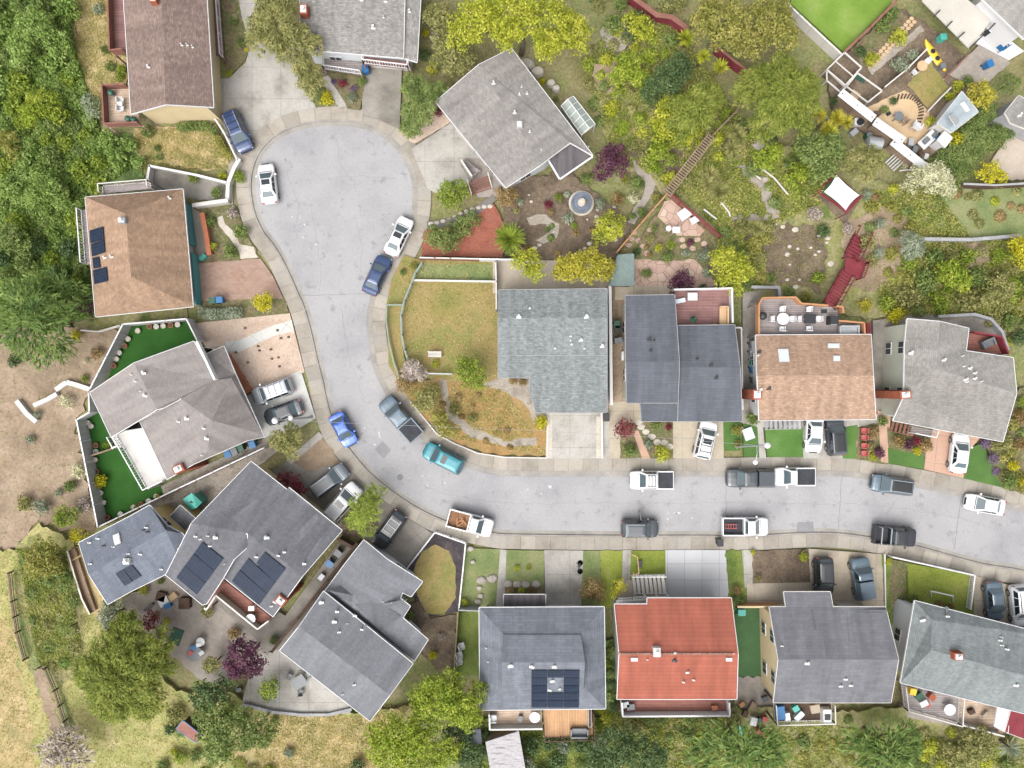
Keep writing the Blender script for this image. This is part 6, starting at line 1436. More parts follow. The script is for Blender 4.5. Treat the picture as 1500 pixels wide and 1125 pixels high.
# pots round the turf
for k, (px, py) in enumerate([(205,485),(222,479),(232,479),(242,478),(253,477),(263,476),(191,497),(186,507),(178,517),(174,526),(170,536),(132,619),(137,624),(144,652),(144,661),(143,673),(145,690),(151,721),(155,735),(161,757),(180,752),(199,742),(210,738),(221,733),(232,726)]):
    p = G0(px, py); root = empty('flower_pot', p, 'round pale planter standing along the dark turf edge', 'planter', 'pots around the dark turf')
    obj('pot', MB().lathe(p, [(.2,0),(.27,.3),(.29,.34),(.24,.34),(.2,.28)], 10), [G['stone'], W['terracotta'], W['vent']][k % 3], root)
    obj('soil', MB().lathe(p, [(.22,.27),(.2,.31),(.02,.32)], 10), [G['stone'], W['darkwood'], G['stone']][k % 3], root)
# stones
ROCKS = [(705,849,.55,.3),(721,847,.6,.25),(702,860,.35,.3),(704,872,.35,.25),(700,880,.4,.3),(744,854,.5,.25),(758,855,.5,.25),(770,855,.5,.25),(785,855,.5,.25),(689,803,.4,.3),(693,822,.3,.2)]
def rock(px, py, r, label, group, h=.25, mat='rock'):
    p = G0(px, py); mb = MB(); a0 = rng.uniform(0,6)
    prof = [[Vector((p.x+r*s*math.cos(a0+6.283*k/9)*rng.uniform(.85,1.1), p.y+r*s*math.sin(a0+6.283*k/9)*.8*rng.uniform(.85,1.1), p.z+z*h)) for k in range(9)] for s, z in [(1,-.05),(1,.5),(.75,.95),(.2,1.05)]]
    mb.loft(prof); thing1('boulder', mb, G[mat], label, 'rock', group)
for px, py, r, h_ in ROCKS: rock(px, py, r, 'pale flat boulder bordering the front lawns of the steel blue house', 'boulders on the steel blue house front lawn', .22)
for px, py, r in [(771,96,.9),(787,107,.75),(807,124,.55),(814,132,.5)]: rock(px, py, r, 'pale standing rock behind the rotated grey house', 'rocks behind the rotated grey house', .7, 'stone')
for k in range(22): 
    rock(rng.uniform(755,905), rng.uniform(285,370), rng.uniform(.12,.3), 'small pale stone scattered in the fountain garden', 'stones in the fountain garden', .2, 'stone')
for k in range(20):
    rock(rng.uniform(1130,1215), rng.uniform(325,425), rng.uniform(.12,.4), 'small pale stone or scrap on the bare hillside soil', 'stones on the bare hillside', .15, 'stone')
for k in range(11): t = k/10; x = 632+t*86; rock(x, 329-24*t**1.3-10*t*math.sin(t*3), .27, 'white stepping stone on the dark curved path', 'stepping stones by the red mulch', .05, 'stone')
for px, py in [(938,625),(945,632),(954,639),(962,647),(972,648),(980,654),(935,618)]: rock(px, py, .42, 'large tan flagstone in the front bed of the blue charcoal house', 'flagstones in the front bed', .06, 'stone')
for k in range(14): rock(rng.uniform(345,425), rng.uniform(475,565), .16, 'small dark clump or stone in the pink gravel yard', 'clumps in pink gravel', .15, 'dirtdark')
for px, py in [(929,340),(925,350),(921,359),(935,352),(941,362),(946,372),(952,338),(998,352),(1000,362),(1020,352),(1030,358),(1013,365)]: rock(px, py, .36, 'square tan paving stone set in the flagstone garden bed', 'paving stones by the flagstone patio', .05, 'flag')

chair('upper white chair on the tan deck of the mauve house', 181,150, 0, 'white', None, 2.2, 1.0); chair('lower white chair on the tan deck of the mauve house', 181,162, 0, 'white', None, 2.2, 1.0); table('small pale table between white chairs on the tan deck', 181,156, .28, 'vent', 2.2, True)
for px, py, lab in [(167,139,'potted plant at the back of the tan deck'),(192,177,'potted plant by the tan deck gate'),(200,178,'second potted plant by the tan deck gate')]:
    simple('flower_pot', lab, 'planter', px, py, [('pot', MB().lathe((0,0,0), [(.2,0),(.28,.4),(.24,.42),(.02,.38)], 10), 'greybin'), ('plant', MB().lathe((0,0,.4), [(.1,0),(.34,.15),(.3,.35),(.05,.5)], 7), 'green')], 2.2)
for k in range(14):
    t = k/13; rock(1274+58*t, 92-62*t, .26, 'square tan stepping stone between the vegetable beds', 'stepping stones in the vegetable beds', .05, 'sand')
    rock(1278+58*t, 97-62*t, .26, 'square tan stepping stone between the vegetable beds', 'stepping stones in the vegetable beds', .05, 'sand')
p = G0(1330,165); root = empty('log_bench', p, 'curved bench of upright logs around the sandy circle', 'bench')
lg = MB()
for k in range(15):
    a_ = -.35+k*.1; q = P(1306+36*math.cos(a_*1.35), 180-33*math.sin(a_*1.35+.45)); lg.bar((q.x,q.y,.45), (q.x+.55*math.cos(a_+.3),q.y+.55*math.sin(a_+.3),.5), .16, .12)
obj('logs', lg, W['darkwood'], root)['kind'] = 'stuff'
simple('spare_wheel', 'car wheel leaning by the yellow palms and white junk', 'wheel', 1253,184, [('tyre', MB().lathe((0,0,.6), [(.2,0),(.36,.0),(.38,.1),(.36,.2),(.2,.2)], 16), 'black'), ('rim', MB().lathe((0,0,.62), [(.22,0),(.22,.16),(.04,.18)], 10), 'metal')])
for k, (px, py, m, lab) in enumerate([(1334,222,'greybin','grey tool crate at the foot of the workbench'),(1342,228,'darkwood','dark crate in the cluttered workshop corner'),(1350,233,'offwhite','pale board heap in the cluttered workshop corner'),(1328,212,'metal','metal cart by the cluttered workbench'),(1365,222,'fencewood','wooden frame at the lower workshop rail'),(1100,1030,'fencewood','stack of old boards in the cluttered lower yard'),(1088,1040,'darkwood','dark crate stack in the cluttered lower yard'),(1084,1028,'orange','orange lumber in the cluttered lower yard'),(1118,1020,'greybin','grey bin box below the cream wall'),(352,1008,'greybin','grey box at the wall end of slate patio'),(474,842,'metal','silver scooter cover in the charcoal alley'),(1350,1028,'white','white toy on the lower right patio'),(1420,1040,'darkwood','dark folding chairs on lower tan deck'),(1440,1045,'tan2','tan cardboard box on lower tan deck'),(762,1050,'greybin','grey pot on the tan deck'),(1045,1034,'terracotta','terracotta pot on the red house balcony'),(915,1030,'metal','blue grey chair covers on the red house balcony'),(923,1033,'greybin','second grey cover on the red house balcony')]):
    z_ = 2.8 if 'red house balcony' in lab else 2.6 if 'on the tan deck' in lab else .7 if 'lower tan' in lab else 1.0 if 'right patio' in lab else None
    s_ = rng.uniform(.5,.8); simple('storage_box', lab, 'box', px, py, [('box', MB().box((0,0,.22),(s_,s_*.7,.44)), m), ('lid', MB().box((0,0,.46),(s_+.05,s_*.7+.05,.05)), m)], z_, rng.uniform(0,1.5))

for lab, pts in [('upper pale timber edging on the wild slope',[(1102,240),(1132,262),(1152,286)]),('middle pale timber edging on the wild slope',[(1096,252),(1112,264)]),('lower timber edging by the curved slope path',[(1055,298),(1066,312),(1068,318)]),('pale edging board beside red fence on the slope',[(1030,308),(1048,322)])]:
    fence(lab, pts, .3, 'fencewood', 'garden_edging', 'edging', 'wall', .12, 'offwhite', .16)
rock(1110,215,.7,'grey boulder on the slope under the great olive green tree','grey boulder on slope',.5); rock(1118,265,.4,'pale boulder beside the curved slope path','pale boulder by slope path',.3)
# ================================================================ TREES, SHRUBS, GROUND COVER
def leaf_mesh(name, pos, nrm, ax, ln, wd, mat):
    """one mesh of many small leaf faces. pos, nrm, ax: (N,3); ln, wd: (N,)"""
    N = len(pos)
    nrm = nrm/np.maximum(1e-6, np.linalg.norm(nrm, axis=1, keepdims=True))
    t = ax-nrm*np.sum(ax*nrm, axis=1, keepdims=True); t /= np.maximum(1e-6, np.linalg.norm(t, axis=1, keepdims=True))
    b = np.cross(nrm, t)
    L, Wd = (ln/2)[:,None], (wd/2)[:,None]
    v = np.empty((N,4,3), dtype=np.float32)
    v[:,0] = pos-t*L; v[:,1] = pos-b*Wd+t*L*.1; v[:,2] = pos+t*L; v[:,3] = pos+b*Wd+t*L*.1
    me = bpy.data.meshes.new(name); me.vertices.add(N*4); me.loops.add(N*4); me.polygons.add(N)
    me.vertices.foreach_set('co', v.ravel())
    me.loops.foreach_set('vertex_index', np.arange(N*4, dtype=np.int32))
    me.polygons.foreach_set('loop_start', np.arange(0, N*4, 4, dtype=np.int32))
    try: me.polygons.foreach_set('loop_total', np.full(N, 4, dtype=np.int32))
    except Exception: pass
    me.materials.append(mat); me.update(calc_edges=True); me.validate()
    return me
def rnd_dirs(n):
    d = NR.normal(size=(n,3)); return d/np.linalg.norm(d, axis=1, keepdims=True)
def crown_mesh(name, lobes, H, mat, leaf=.24, style='leafy', dens=1.0, lob=.3):
    """lobes: [(x, y, r)] in local metres; H: crown top height. Clumps ride on each lobe's dome."""
    P_, N_, A_ = [], [], []
    RR = max(math.hypot(x, y)+r for x, y, r in lobes)
    for (lx, ly, r) in lobes:
        dd_ = (lx*lx+ly*ly)/max(.1, RR*RR); hz = H*rng.uniform(.9, 1.0)*(1-.5*min(1, dd_)); z0 = max(.25, hz-r*1.5); ry = max(.5, hz-z0)
        cr = max(.28, min(1.05, r*lob*rng.uniform(.85, 1.15)))
        m = max(5, int(2.2*(r/cr)**2))
        for k in range(m):
            u = math.sqrt((k+.5)/m); a = k*2.39996+rng.uniform(-.35,.35)
            dz = math.sqrt(max(0, 1-u*u))
            c0 = np.array([lx+r*u*math.cos(a)*.92, ly+r*u*math.sin(a)*.92, z0+ry*dz*.86+rng.uniform(-.25,.2)*cr])
            cc = cr*rng.uniform(.7, 1.25)
            if style == 'feather': n = int(dens*6.0*cc*cc/(leaf*leaf*.3)*.8)
            else: n = int(dens*5.2*cc*cc/(leaf*leaf*.62))
            d = rnd_dirs(n); d[:,2] = np.abs(d[:,2])*1.0-.25
            rad = cc*(.62+.5*NR.random(n)**.6)
            p = c0+d*rad[:,None]*np.array([1,1,.8])
            out = np.array([c0[0]-lx*.4, c0[1]-ly*.4, .0])
            P_.append(p); 
            if style == 'frond':
                ax = out/max(.2, np.linalg.norm(out))+NR.normal(size=(n,3))*.42+np.array([0,0,.25]); N_.append(d*.5+np.array([0,0,.9])+NR.normal(size=(n,3))*.25)
            elif style == 'feather':
                ax = NR.normal(size=(n,3))*.5+out/max(.2, np.linalg.norm(out))*.8+np.array([0,0,-.2]); N_.append(d*.6+np.array([0,0,.6])+NR.normal(size=(n,3))*.4)
            else:
                ax = NR.normal(size=(n,3)); N_.append(d*.8+np.array([0,0,.45])+NR.normal(size=(n,3))*.45)
            A_.append(ax)
    p = np.concatenate(P_); n = np.concatenate(N_); a = np.concatenate(A_)
    p[:,2] = np.maximum(p[:,2], .06)
    k = len(p); s = leaf*(.7+.6*NR.random(k))
    asp = {'leafy': .62, 'feather': .3, 'frond': .26}[style]
    return leaf_mesh(name, p, n, a, s*(1 if style == 'leafy' else 1.5), s*asp*(1 if style == 'leafy' else 1.1), mat)
def sub_lobes(lobes):
    """break a crown into uneven domes so that the outline is never one circle"""
    out = []
    for x, y, r in lobes:
        if r < 1.1: out.append((x, y, r)); continue
        out.append((x+rng.uniform(-.1,.1)*r, y+rng.uniform(-.1,.1)*r, r*.66))
        m = rng.randint(5, 7); a0 = rng.uniform(0, 6)
        for k in range(m):
            a = a0+6.283*k/m+rng.uniform(-.25,.25); q = rng.uniform(.5,.68); out.append((x+r*q*math.cos(a), y+r*q*math.sin(a), r*rng.uniform(.3,.46)))
    return out
def trunk_mesh(H, R, lobes):
    mb = MB(); hb = H*.5
    mb.tube([(0,0,-.1),(.05*R,.03*R,hb*.5),(0,.05*R,hb)], [max(.07,.035*H),.028*H,.02*H], 8)
    for x, y, r in lobes[:7]: mb.tube([(0,.02,hb*.7),(x*.45,y*.45,hb*1.05),(x*.85,y*.85,H*.75)], [.02*H,.013*H,.006*H], 6)
    return mb
def tree(label, lobes, H, col, leaf=.25, style='leafy', name='tree', cat='tree', group=None, dens=1.0, lob=.3, trunk=True, base=None):
    """lobes: [(px, py, r_px)] as seen in the photo"""
    zc = H*.75; k = (CAM_H-zc)/CAM_H*MPP
    cx = sum(l[0]*l[2]**2 for l in lobes)/sum(l[2]**2 for l in lobes); cy = sum(l[1]*l[2]**2 for l in lobes)/sum(l[2]**2 for l in lobes)
    c0 = P(cx, cy, zc); g = gz(c0.x, c0.y)
    loc = [((l[0]-cx)*k, -(l[1]-cy)*k, l[2]*k) for l in lobes]
    root = empty(name, (c0.x, c0.y, g), label, cat, group)
    sl = sub_lobes(loc)
    me = crown_mesh('crown', sl, H, LF[col], leaf, style, dens, lob)
    o = bpy.data.objects.new('crown', me); COL.objects.link(o); o.parent = root
    if trunk:
        t = trunk_mesh(H, max(l[2] for l in loc), sl); t.v = [(x+c0.x, y+c0.y, z+g) for x, y, z in t.v]
        obj('trunk', t, W['bark'], root)
    return root
T = tree
T('tall feathery olive tree between the mauve and grey houses', [(402,40,44),(432,66,38),(448,108,24),(400,10,36)], 7.0, 'olive', .28, 'feather', 'willow_tree')
T('dark ivy skirt shrub below the feathery olive tree', [(462,135,13),(452,120,12)], 1.6, 'mid', .22, name='shrub', cat='shrub', trunk=False)
T('huge bright yellow green tree at the top centre', [(690,22,44),(745,18,46),(805,32,50),(842,40,32),(800,68,24),(745,55,24)], 9.0, 'lime', .26, lob=.36)
T('grey green shrub tree left of the huge yellow green tree', [(640,22,24),(650,60,20)], 4.5, 'olive', .24)
T('round olive tree below the yellow green giant, by grey house corner', [(668,85,30),(640,88,14)], 4.0, 'olive', .24)
T('tall dark green hedge tree beside the top driveway', [(608,128,24),(612,165,28),(638,135,20),(600,185,16)], 4.2, 'mid', .26, 'feather')
T('domed olive gold tree at the top right of centre', [(1060,28,46),(1030,20,22),(1085,52,24)], 7.0, 'tawny', .25, lob=.34)
T('dark golden tree next to the lime turf corner', [(1128,22,42),(1150,52,28),(1110,62,24)], 6.0, 'tawny', .25)
T('very large dark green tree in the middle of the wild slope', [(1150,128,52),(1175,160,34),(1130,170,34),(1115,120,34),(1185,120,26)], 7.5, 'deepolive', .26, 'feather')
T('broad green willow on the wild slope above the trellis', [(1022,160,38),(1040,138,24),(1000,178,26)], 5.5, 'deepolive', .27, 'feather')
T('dark dense shrub tree left of the broad green willow', [(985,112,30),(960,128,22),(1000,90,20)], 4.2, 'dark', .24)
T('yellow green shrub tree left of trellis fence', [(985,160,24),(970,185,24),(1002,195,20)], 3.6, 'lime', .24)
T('purple leaved plum tree behind the rotated house porch', [(898,228,24),(885,250,17),(912,243,14)], 4.0, 'purple', .22)
T('deep green tree near the white sail', [(1205,240,28),(1185,215,24),(1222,215,22)], 5.0, 'mid', .25)
T('olive tree between white capped fence and sail', [(1258,235,26),(1270,252,16),(1282,232,18)], 4.6, 'olive', .25, 'feather')
T('cream blossoming tree by the end of white capped fence', [(1372,262,26),(1350,258,20),(1390,275,16),(1340,268,14)], 4.0, 'cream', .2)
T('round golden green tree beside the pale blue shed', [(1442,137,25)], 4.5, 'yellow', .22, lob=.26)
T('bright yellow shrub at the lower corner of the pale blue shed', [(1402,203,11)], 2.2, 'gold', .2, name='shrub', cat='shrub')
T('clipped green mound tree at the upper right edge', [(1486,118,14),(1470,125,9)], 2.4, 'mid', .2)
T('brilliant yellow shrub at corner of the sandy patio', [(1453,252,19),(1470,258,12)], 2.6, 'gold', .2, name='shrub', cat='shrub')
T('round bright green tree beside the red steps', [(662,283,27)], 3.8, 'bright', .24, lob=.4)
T('low green round shrub left of the red mulch', [(640,348,20),(655,352,18)], 2.4, 'mid', .22, name='shrub', cat='shrub')
T('broad leafy ground shrub above the red mulch path end', [(672,336,20),(690,322,14)], 1.3, 'mid', .2, name='shrub', cat='shrub', trunk=False)
T('rust brown shrub by the corner of the rotated house', [(742,290,19)], 2.6, 'rust', .2, name='shrub', cat='shrub')
T('yellow green tree standing at the white board fence', [(772,385,24),(785,400,14)], 4.4, 'lime', .23)
T('golden topped broad tree behind the sea grey house', [(835,392,24),(860,388,28),(885,392,20),(822,398,16)], 5.0, 'yellow', .24)
T('bright lime tree in the fountain garden', [(893,332,27),(880,345,14)], 4.2, 'lime', .22)
T('bright lime tree above the rose brown deck', [(1068,390,32),(1090,400,16),(1055,378,18),(1082,425,10)], 5.0, 'lime', .24)
T('maroon purple japanese maple on the flagstones', [(1000,411,17),(988,415,10)], 2.4, 'purple', .18)
T('big feathery conifer on the left slope', [(35,440,48),(75,455,34),(20,485,36),(72,500,34),(48,520,24)], 8.0, 'needle', .55, 'frond', 'conifer_tree')
T('second small conifer north of the big one', [(95,420,24),(118,432,18),(70,408,22)], 5.0, 'needle', .5, 'frond', 'conifer_tree')
T('dark purple shrub touching the brown hip roof', [(125,445,14)], 3.0, 'purple', .2)
T('bright yellow lime bush beside the brick driveway', [(387,444,17)], 2.6, 'gold', .2, name='shrub', cat='shrub')
T('bright green tree in the front of brown lawn', [(688,546,24),(702,560,12),(680,532,12)], 4.0, 'bright', .24, lob=.4)
T('bare purple grey shrub at the end of the curved wire fence', [(602,543,18),(615,548,10)], 2.4, 'twig', .26, 'feather')
T('rust twigged shrub below the bare purple shrub', [(592,562,14)], 2.0, 'rust', .2)
T('yellow olive shrub by the bend pavement', [(622,588,20),(632,575,14)], 2.4, 'olive', .22)
T('greyish street shrub over the bend pavement', [(648,622,18),(662,632,12),(640,610,10)], 3.0, 'tawny', .22)
T('bright green street tree over the white minivan', [(536,744,26),(548,724,14),(520,764,17),(536,776,13)], 5.0, 'bright', .3, 'frond', lob=.4)
T('olive feathery tree beside the street lamp driveway', [(422,642,22),(405,645,14),(425,662,12)], 4.0, 'olive', .25, 'feather')
T('maroon japanese maple by the charcoal roof edge', [(425,708,15),(412,702,10),(436,718,10)], 2.6, 'maroon', .19)
T('giant olive gold tree at the lower left', [(170,965,50),(215,985,40),(140,1000,44),(195,1030,44),(150,1040,34),(225,950,28),(175,925,26)], 8.5, 'deepolive', .28, 'feather', lob=.34)
T('round grey green shrub tree by slate blue house', [(162,903,25)], 3.6, 'greyg', .22)
T('small maroon maple on the paver patio', [(221,910,14)], 2.4, 'maroon', .19)
T('large dark purple tree beside the paver patio', [(358,962,34),(375,975,14),(345,980,16)], 5.5, 'purple', .23, lob=.3)
T('bright lime shrub tree by the concrete patio', [(397,1008,18)], 3.0, 'bright', .22, lob=.4)
T('golden olive shrub tucked left of the purple tree', [(313,972,16)], 3.0, 'olive', .22)
T('dark leafy tree below the purple tree', [(300,1020,26),(325,1008,20)], 4.5, 'dark', .25)
T('wide mixed green tree at the lower left centre', [(310,1055,36),(345,1065,36),(380,1075,26),(320,1095,30)], 5.5, 'mid', .26)
T('small clipped dark green tree on the lower left slope', [(101,919,12)], 2.4, 'mid', .19)
T('olive bush at the edge of the lower left slope', [(62,812,24),(50,830,18),(75,828,18)], 4.0, 'tawny', .25)
T('dark green bush under the olive bush on lower slope', [(80,840,18),(95,860,14)], 2.2, 'mid', .24)
T('green round bush by the outer grey fence', [(97,755,18),(88,762,12)], 2.8, 'bright', .22)
T('golden yellow bush near the fence end wire', [(111,785,13)], 2.0, 'gold', .18, name='shrub', cat='shrub')
T('tall bright green cloud pruned tree at bottom centre', [(640,1020,36),(672,1035,30),(660,1005,24),(690,1060,22),(698,1020,20),(612,1035,20)], 8.0, 'limegreen', .24, lob=.42)
T('wide bright green tree right at the bottom edge', [(590,1070,36),(620,1062,30),(570,1100,34),(610,1105,34),(650,1105,28),(555,1075,22)], 7.0, 'limegreen', .25, lob=.42)
T('dark green undergrowth tree between the bright bottom trees', [(668,1090,30),(690,1110,26)], 3.5, 'dark', .25)
T('rounded dark green tree at the bottom below the red house', [(905,1090,32),(940,1095,32),(880,1115,28),(960,1115,26)], 6.0, 'dark', .26, lob=.4)
T('long fronded conifer at the bottom beneath the red house yard', [(1080,1090,40),(1050,1080,30),(1115,1095,36),(1030,1110,26),(1140,1110,26)], 7.0, 'needle', .6, 'frond', 'conifer_tree')
T('long fronded conifer at the bottom right', [(1290,1090,40),(1262,1095,30),(1325,1085,30),(1300,1120,34),(1335,1105,20)], 6.5, 'needle', .6, 'frond', 'conifer_tree')
T('big yellow shrub on the right edge hillside', [(1493,362,18),(1500,380,14)], 3.2, 'gold', .22)
T('silvery shrub by the start of long concrete wall', [(1338,362,20),(1330,350,12)], 2.4, 'greyg', .24, 'feather')
T('rusty tan shrub tree beside driveway of steel blue house', [(870,862,15),(858,868,10),(878,872,12)], 2.6, 'rust', .2)
T('yellow spreading shrub at the red house porch', [(908,858,10),(900,872,7)], 2.6, 'gold', .22, 'frond')
T('dark maroon japanese maple in the blue charcoal front bed', [(918,628,14),(908,632,8)], 2.2, 'maroon', .19)
T('wispy bare grey tree on the straw slope', [(95,1090,34),(70,1105,24),(115,1110,22)], 4.0, 'twig', .4, 'feather', dens=.35)
T('green bush mass on the lower right yard', [(1430,1090,30),(1395,1110,24)], 2.4, 'olive', .25)
T('dark rounded tree at the very corner of the upper left bank', [(48,35,34),(80,60,24),(25,70,26)], 4.0, 'scrub', .25)
T('fresh lime green tree on the bank left of the tan deck', [(58,150,26),(40,168,18),(78,165,14)], 3.6, 'limegreen', .24)
T('pale yellow green tree above the hip roofed house bank', [(62,275,26),(85,290,16),(45,290,16)], 3.4, 'scrub', .24)
T('tawny dry shrub tree at the left photo edge', [(8,205,18),(16,222,12)], 2.4, 'tawny', .3, 'feather', dens=.6)
T('grey green shrub on the bank by the tan deck', [(128,148,13),(132,162,10)], 2.6, 'greyg', .28, 'feather', dens=.6)
T('dull green tree at the left edge above the conifer', [(12,345,24),(28,360,18)], 3.4, 'mid', .25)
T('lime canopy tree on the slope left of the dark dense tree', [(922,95,24),(905,110,16),(938,112,16)], 3.2, 'limegreen', .23)
T('yellow lime canopy near the top red fence', [(940,40,20),(925,28,14)], 3.0, 'lime', .23)
T('lime canopy tree between plum tree and trellis', [(965,222,18),(952,238,12)], 2.8, 'limegreen', .22)
T('olive lime canopy tree below the great olive green tree', [(1120,232,20),(1138,222,14)], 3.0, 'limegreen', .23)
T('lime canopy tree by the deep green tree near sail', [(1172,252,18),(1160,265,12)], 2.8, 'limegreen', .23)
T('wide lime olive tree in thicket behind the stone grey house', [(1392,400,24),(1410,415,18)], 3.4, 'limegreen', .24)
T('second lime olive tree in thicket at the right edge', [(1465,420,24),(1450,438,16)], 3.4, 'olive', .24)
# hedges
def hedge(label, pts, w, h, col):
    root = P(*pts[0]); mb = []
    q = smooth_line(pts, 5); P_, N_, A_ = [], [], []
    o = P(*pts[0])
    for a in q:
        p = P(a.x, a.y, h); n = int(w*190)
        x = NR.uniform(-w/2, w/2, (n,2)); z = h-NR.random(n)**2*h*.9; e = np.abs(NR.normal(size=(n,3)))
        P_.append(np.column_stack([p.x-o.x+x[:,0], p.y-o.y+x[:,1], np.minimum(z, h-(np.abs(x).max(axis=1)/(w/2))**4*h*.4)]))
        N_.append(NR.normal(size=(n,3))*.5+np.array([0,0,.8])); A_.append(NR.normal(size=(n,3)))
    p = np.concatenate(P_); k = len(p)
    me = leaf_mesh('hedge', p, np.concatenate(N_), np.concatenate(A_), .17*(.7+.6*NR.random(k)), .11*np.ones(k), LF[col])
    ob = bpy.data.objects.new('hedge', me); COL.objects.link(ob); ob.location = (o.x, o.y, gz(o.x, o.y)); tag(ob, label, 'hedge')
hedge('broad olive hedge curving below the pale blue shed', [(1462,198),(1440,205),(1420,228),(1405,246),(1392,262)], 2.6, 1.7, 'mid')
hedge('narrow olive hedge between shed and dark gap', [(1455,160),(1432,180),(1410,203),(1385,230),(1372,240)], 1.5, 1.5, 'mid')
hedge('wide green hedge mound beside the sandy patio', [(1465,192),(1475,188),(1480,190)], 1.8, 1.6, 'mid')
hedge('small clipped green hedge on the cream wall', [(262,184),(282,182),(301,182)], .95, 1.0, 'mid')
hedge('flowering low hedge along the mauve house fence', [(317,203),(325,216),(335,228)], .8, .9, 'tawny')
hedge('grey green hedge under the blue lidded bin', [(297,458),(320,460),(345,457)], 1.2, 1.0, 'greyg')
# shrubs of a few kinds, copied
PROTO = {}
def shrub_proto(col, style='leafy', v=0):
    k = (col, style, v)
    if k not in PROTO:
        lobes = [(0,0,.62)]+[(math.cos(a)*.42, math.sin(a)*.42, rng.uniform(.38,.52)) for a in [6.283*i/5+rng.uniform(-.3,.3) for i in range(5)]]
        PROTO[k] = crown_mesh('shrub', lobes, .95, LF[col], .21, style, .9, .5)
    return PROTO[k]
def shrub(label, px, py, r, col, h=None, style='leafy', group=None, name='shrub', cat='shrub'):
    h = h or r*MPP*1.3; p = P(px, py, h*.6); me = shrub_proto(col, style, rng.randint(0,2))
    o = bpy.data.objects.new(name, me); COL.objects.link(o); s = r*MPP
    o.location = (p.x, p.y, gz(p.x, p.y)); o.scale = (s*rng.uniform(.9,1.1), s*rng.uniform(.9,1.1), h); o.rotation_euler = (0,0,rng.uniform(0,6.28))
    return tag(o, label, cat, group)
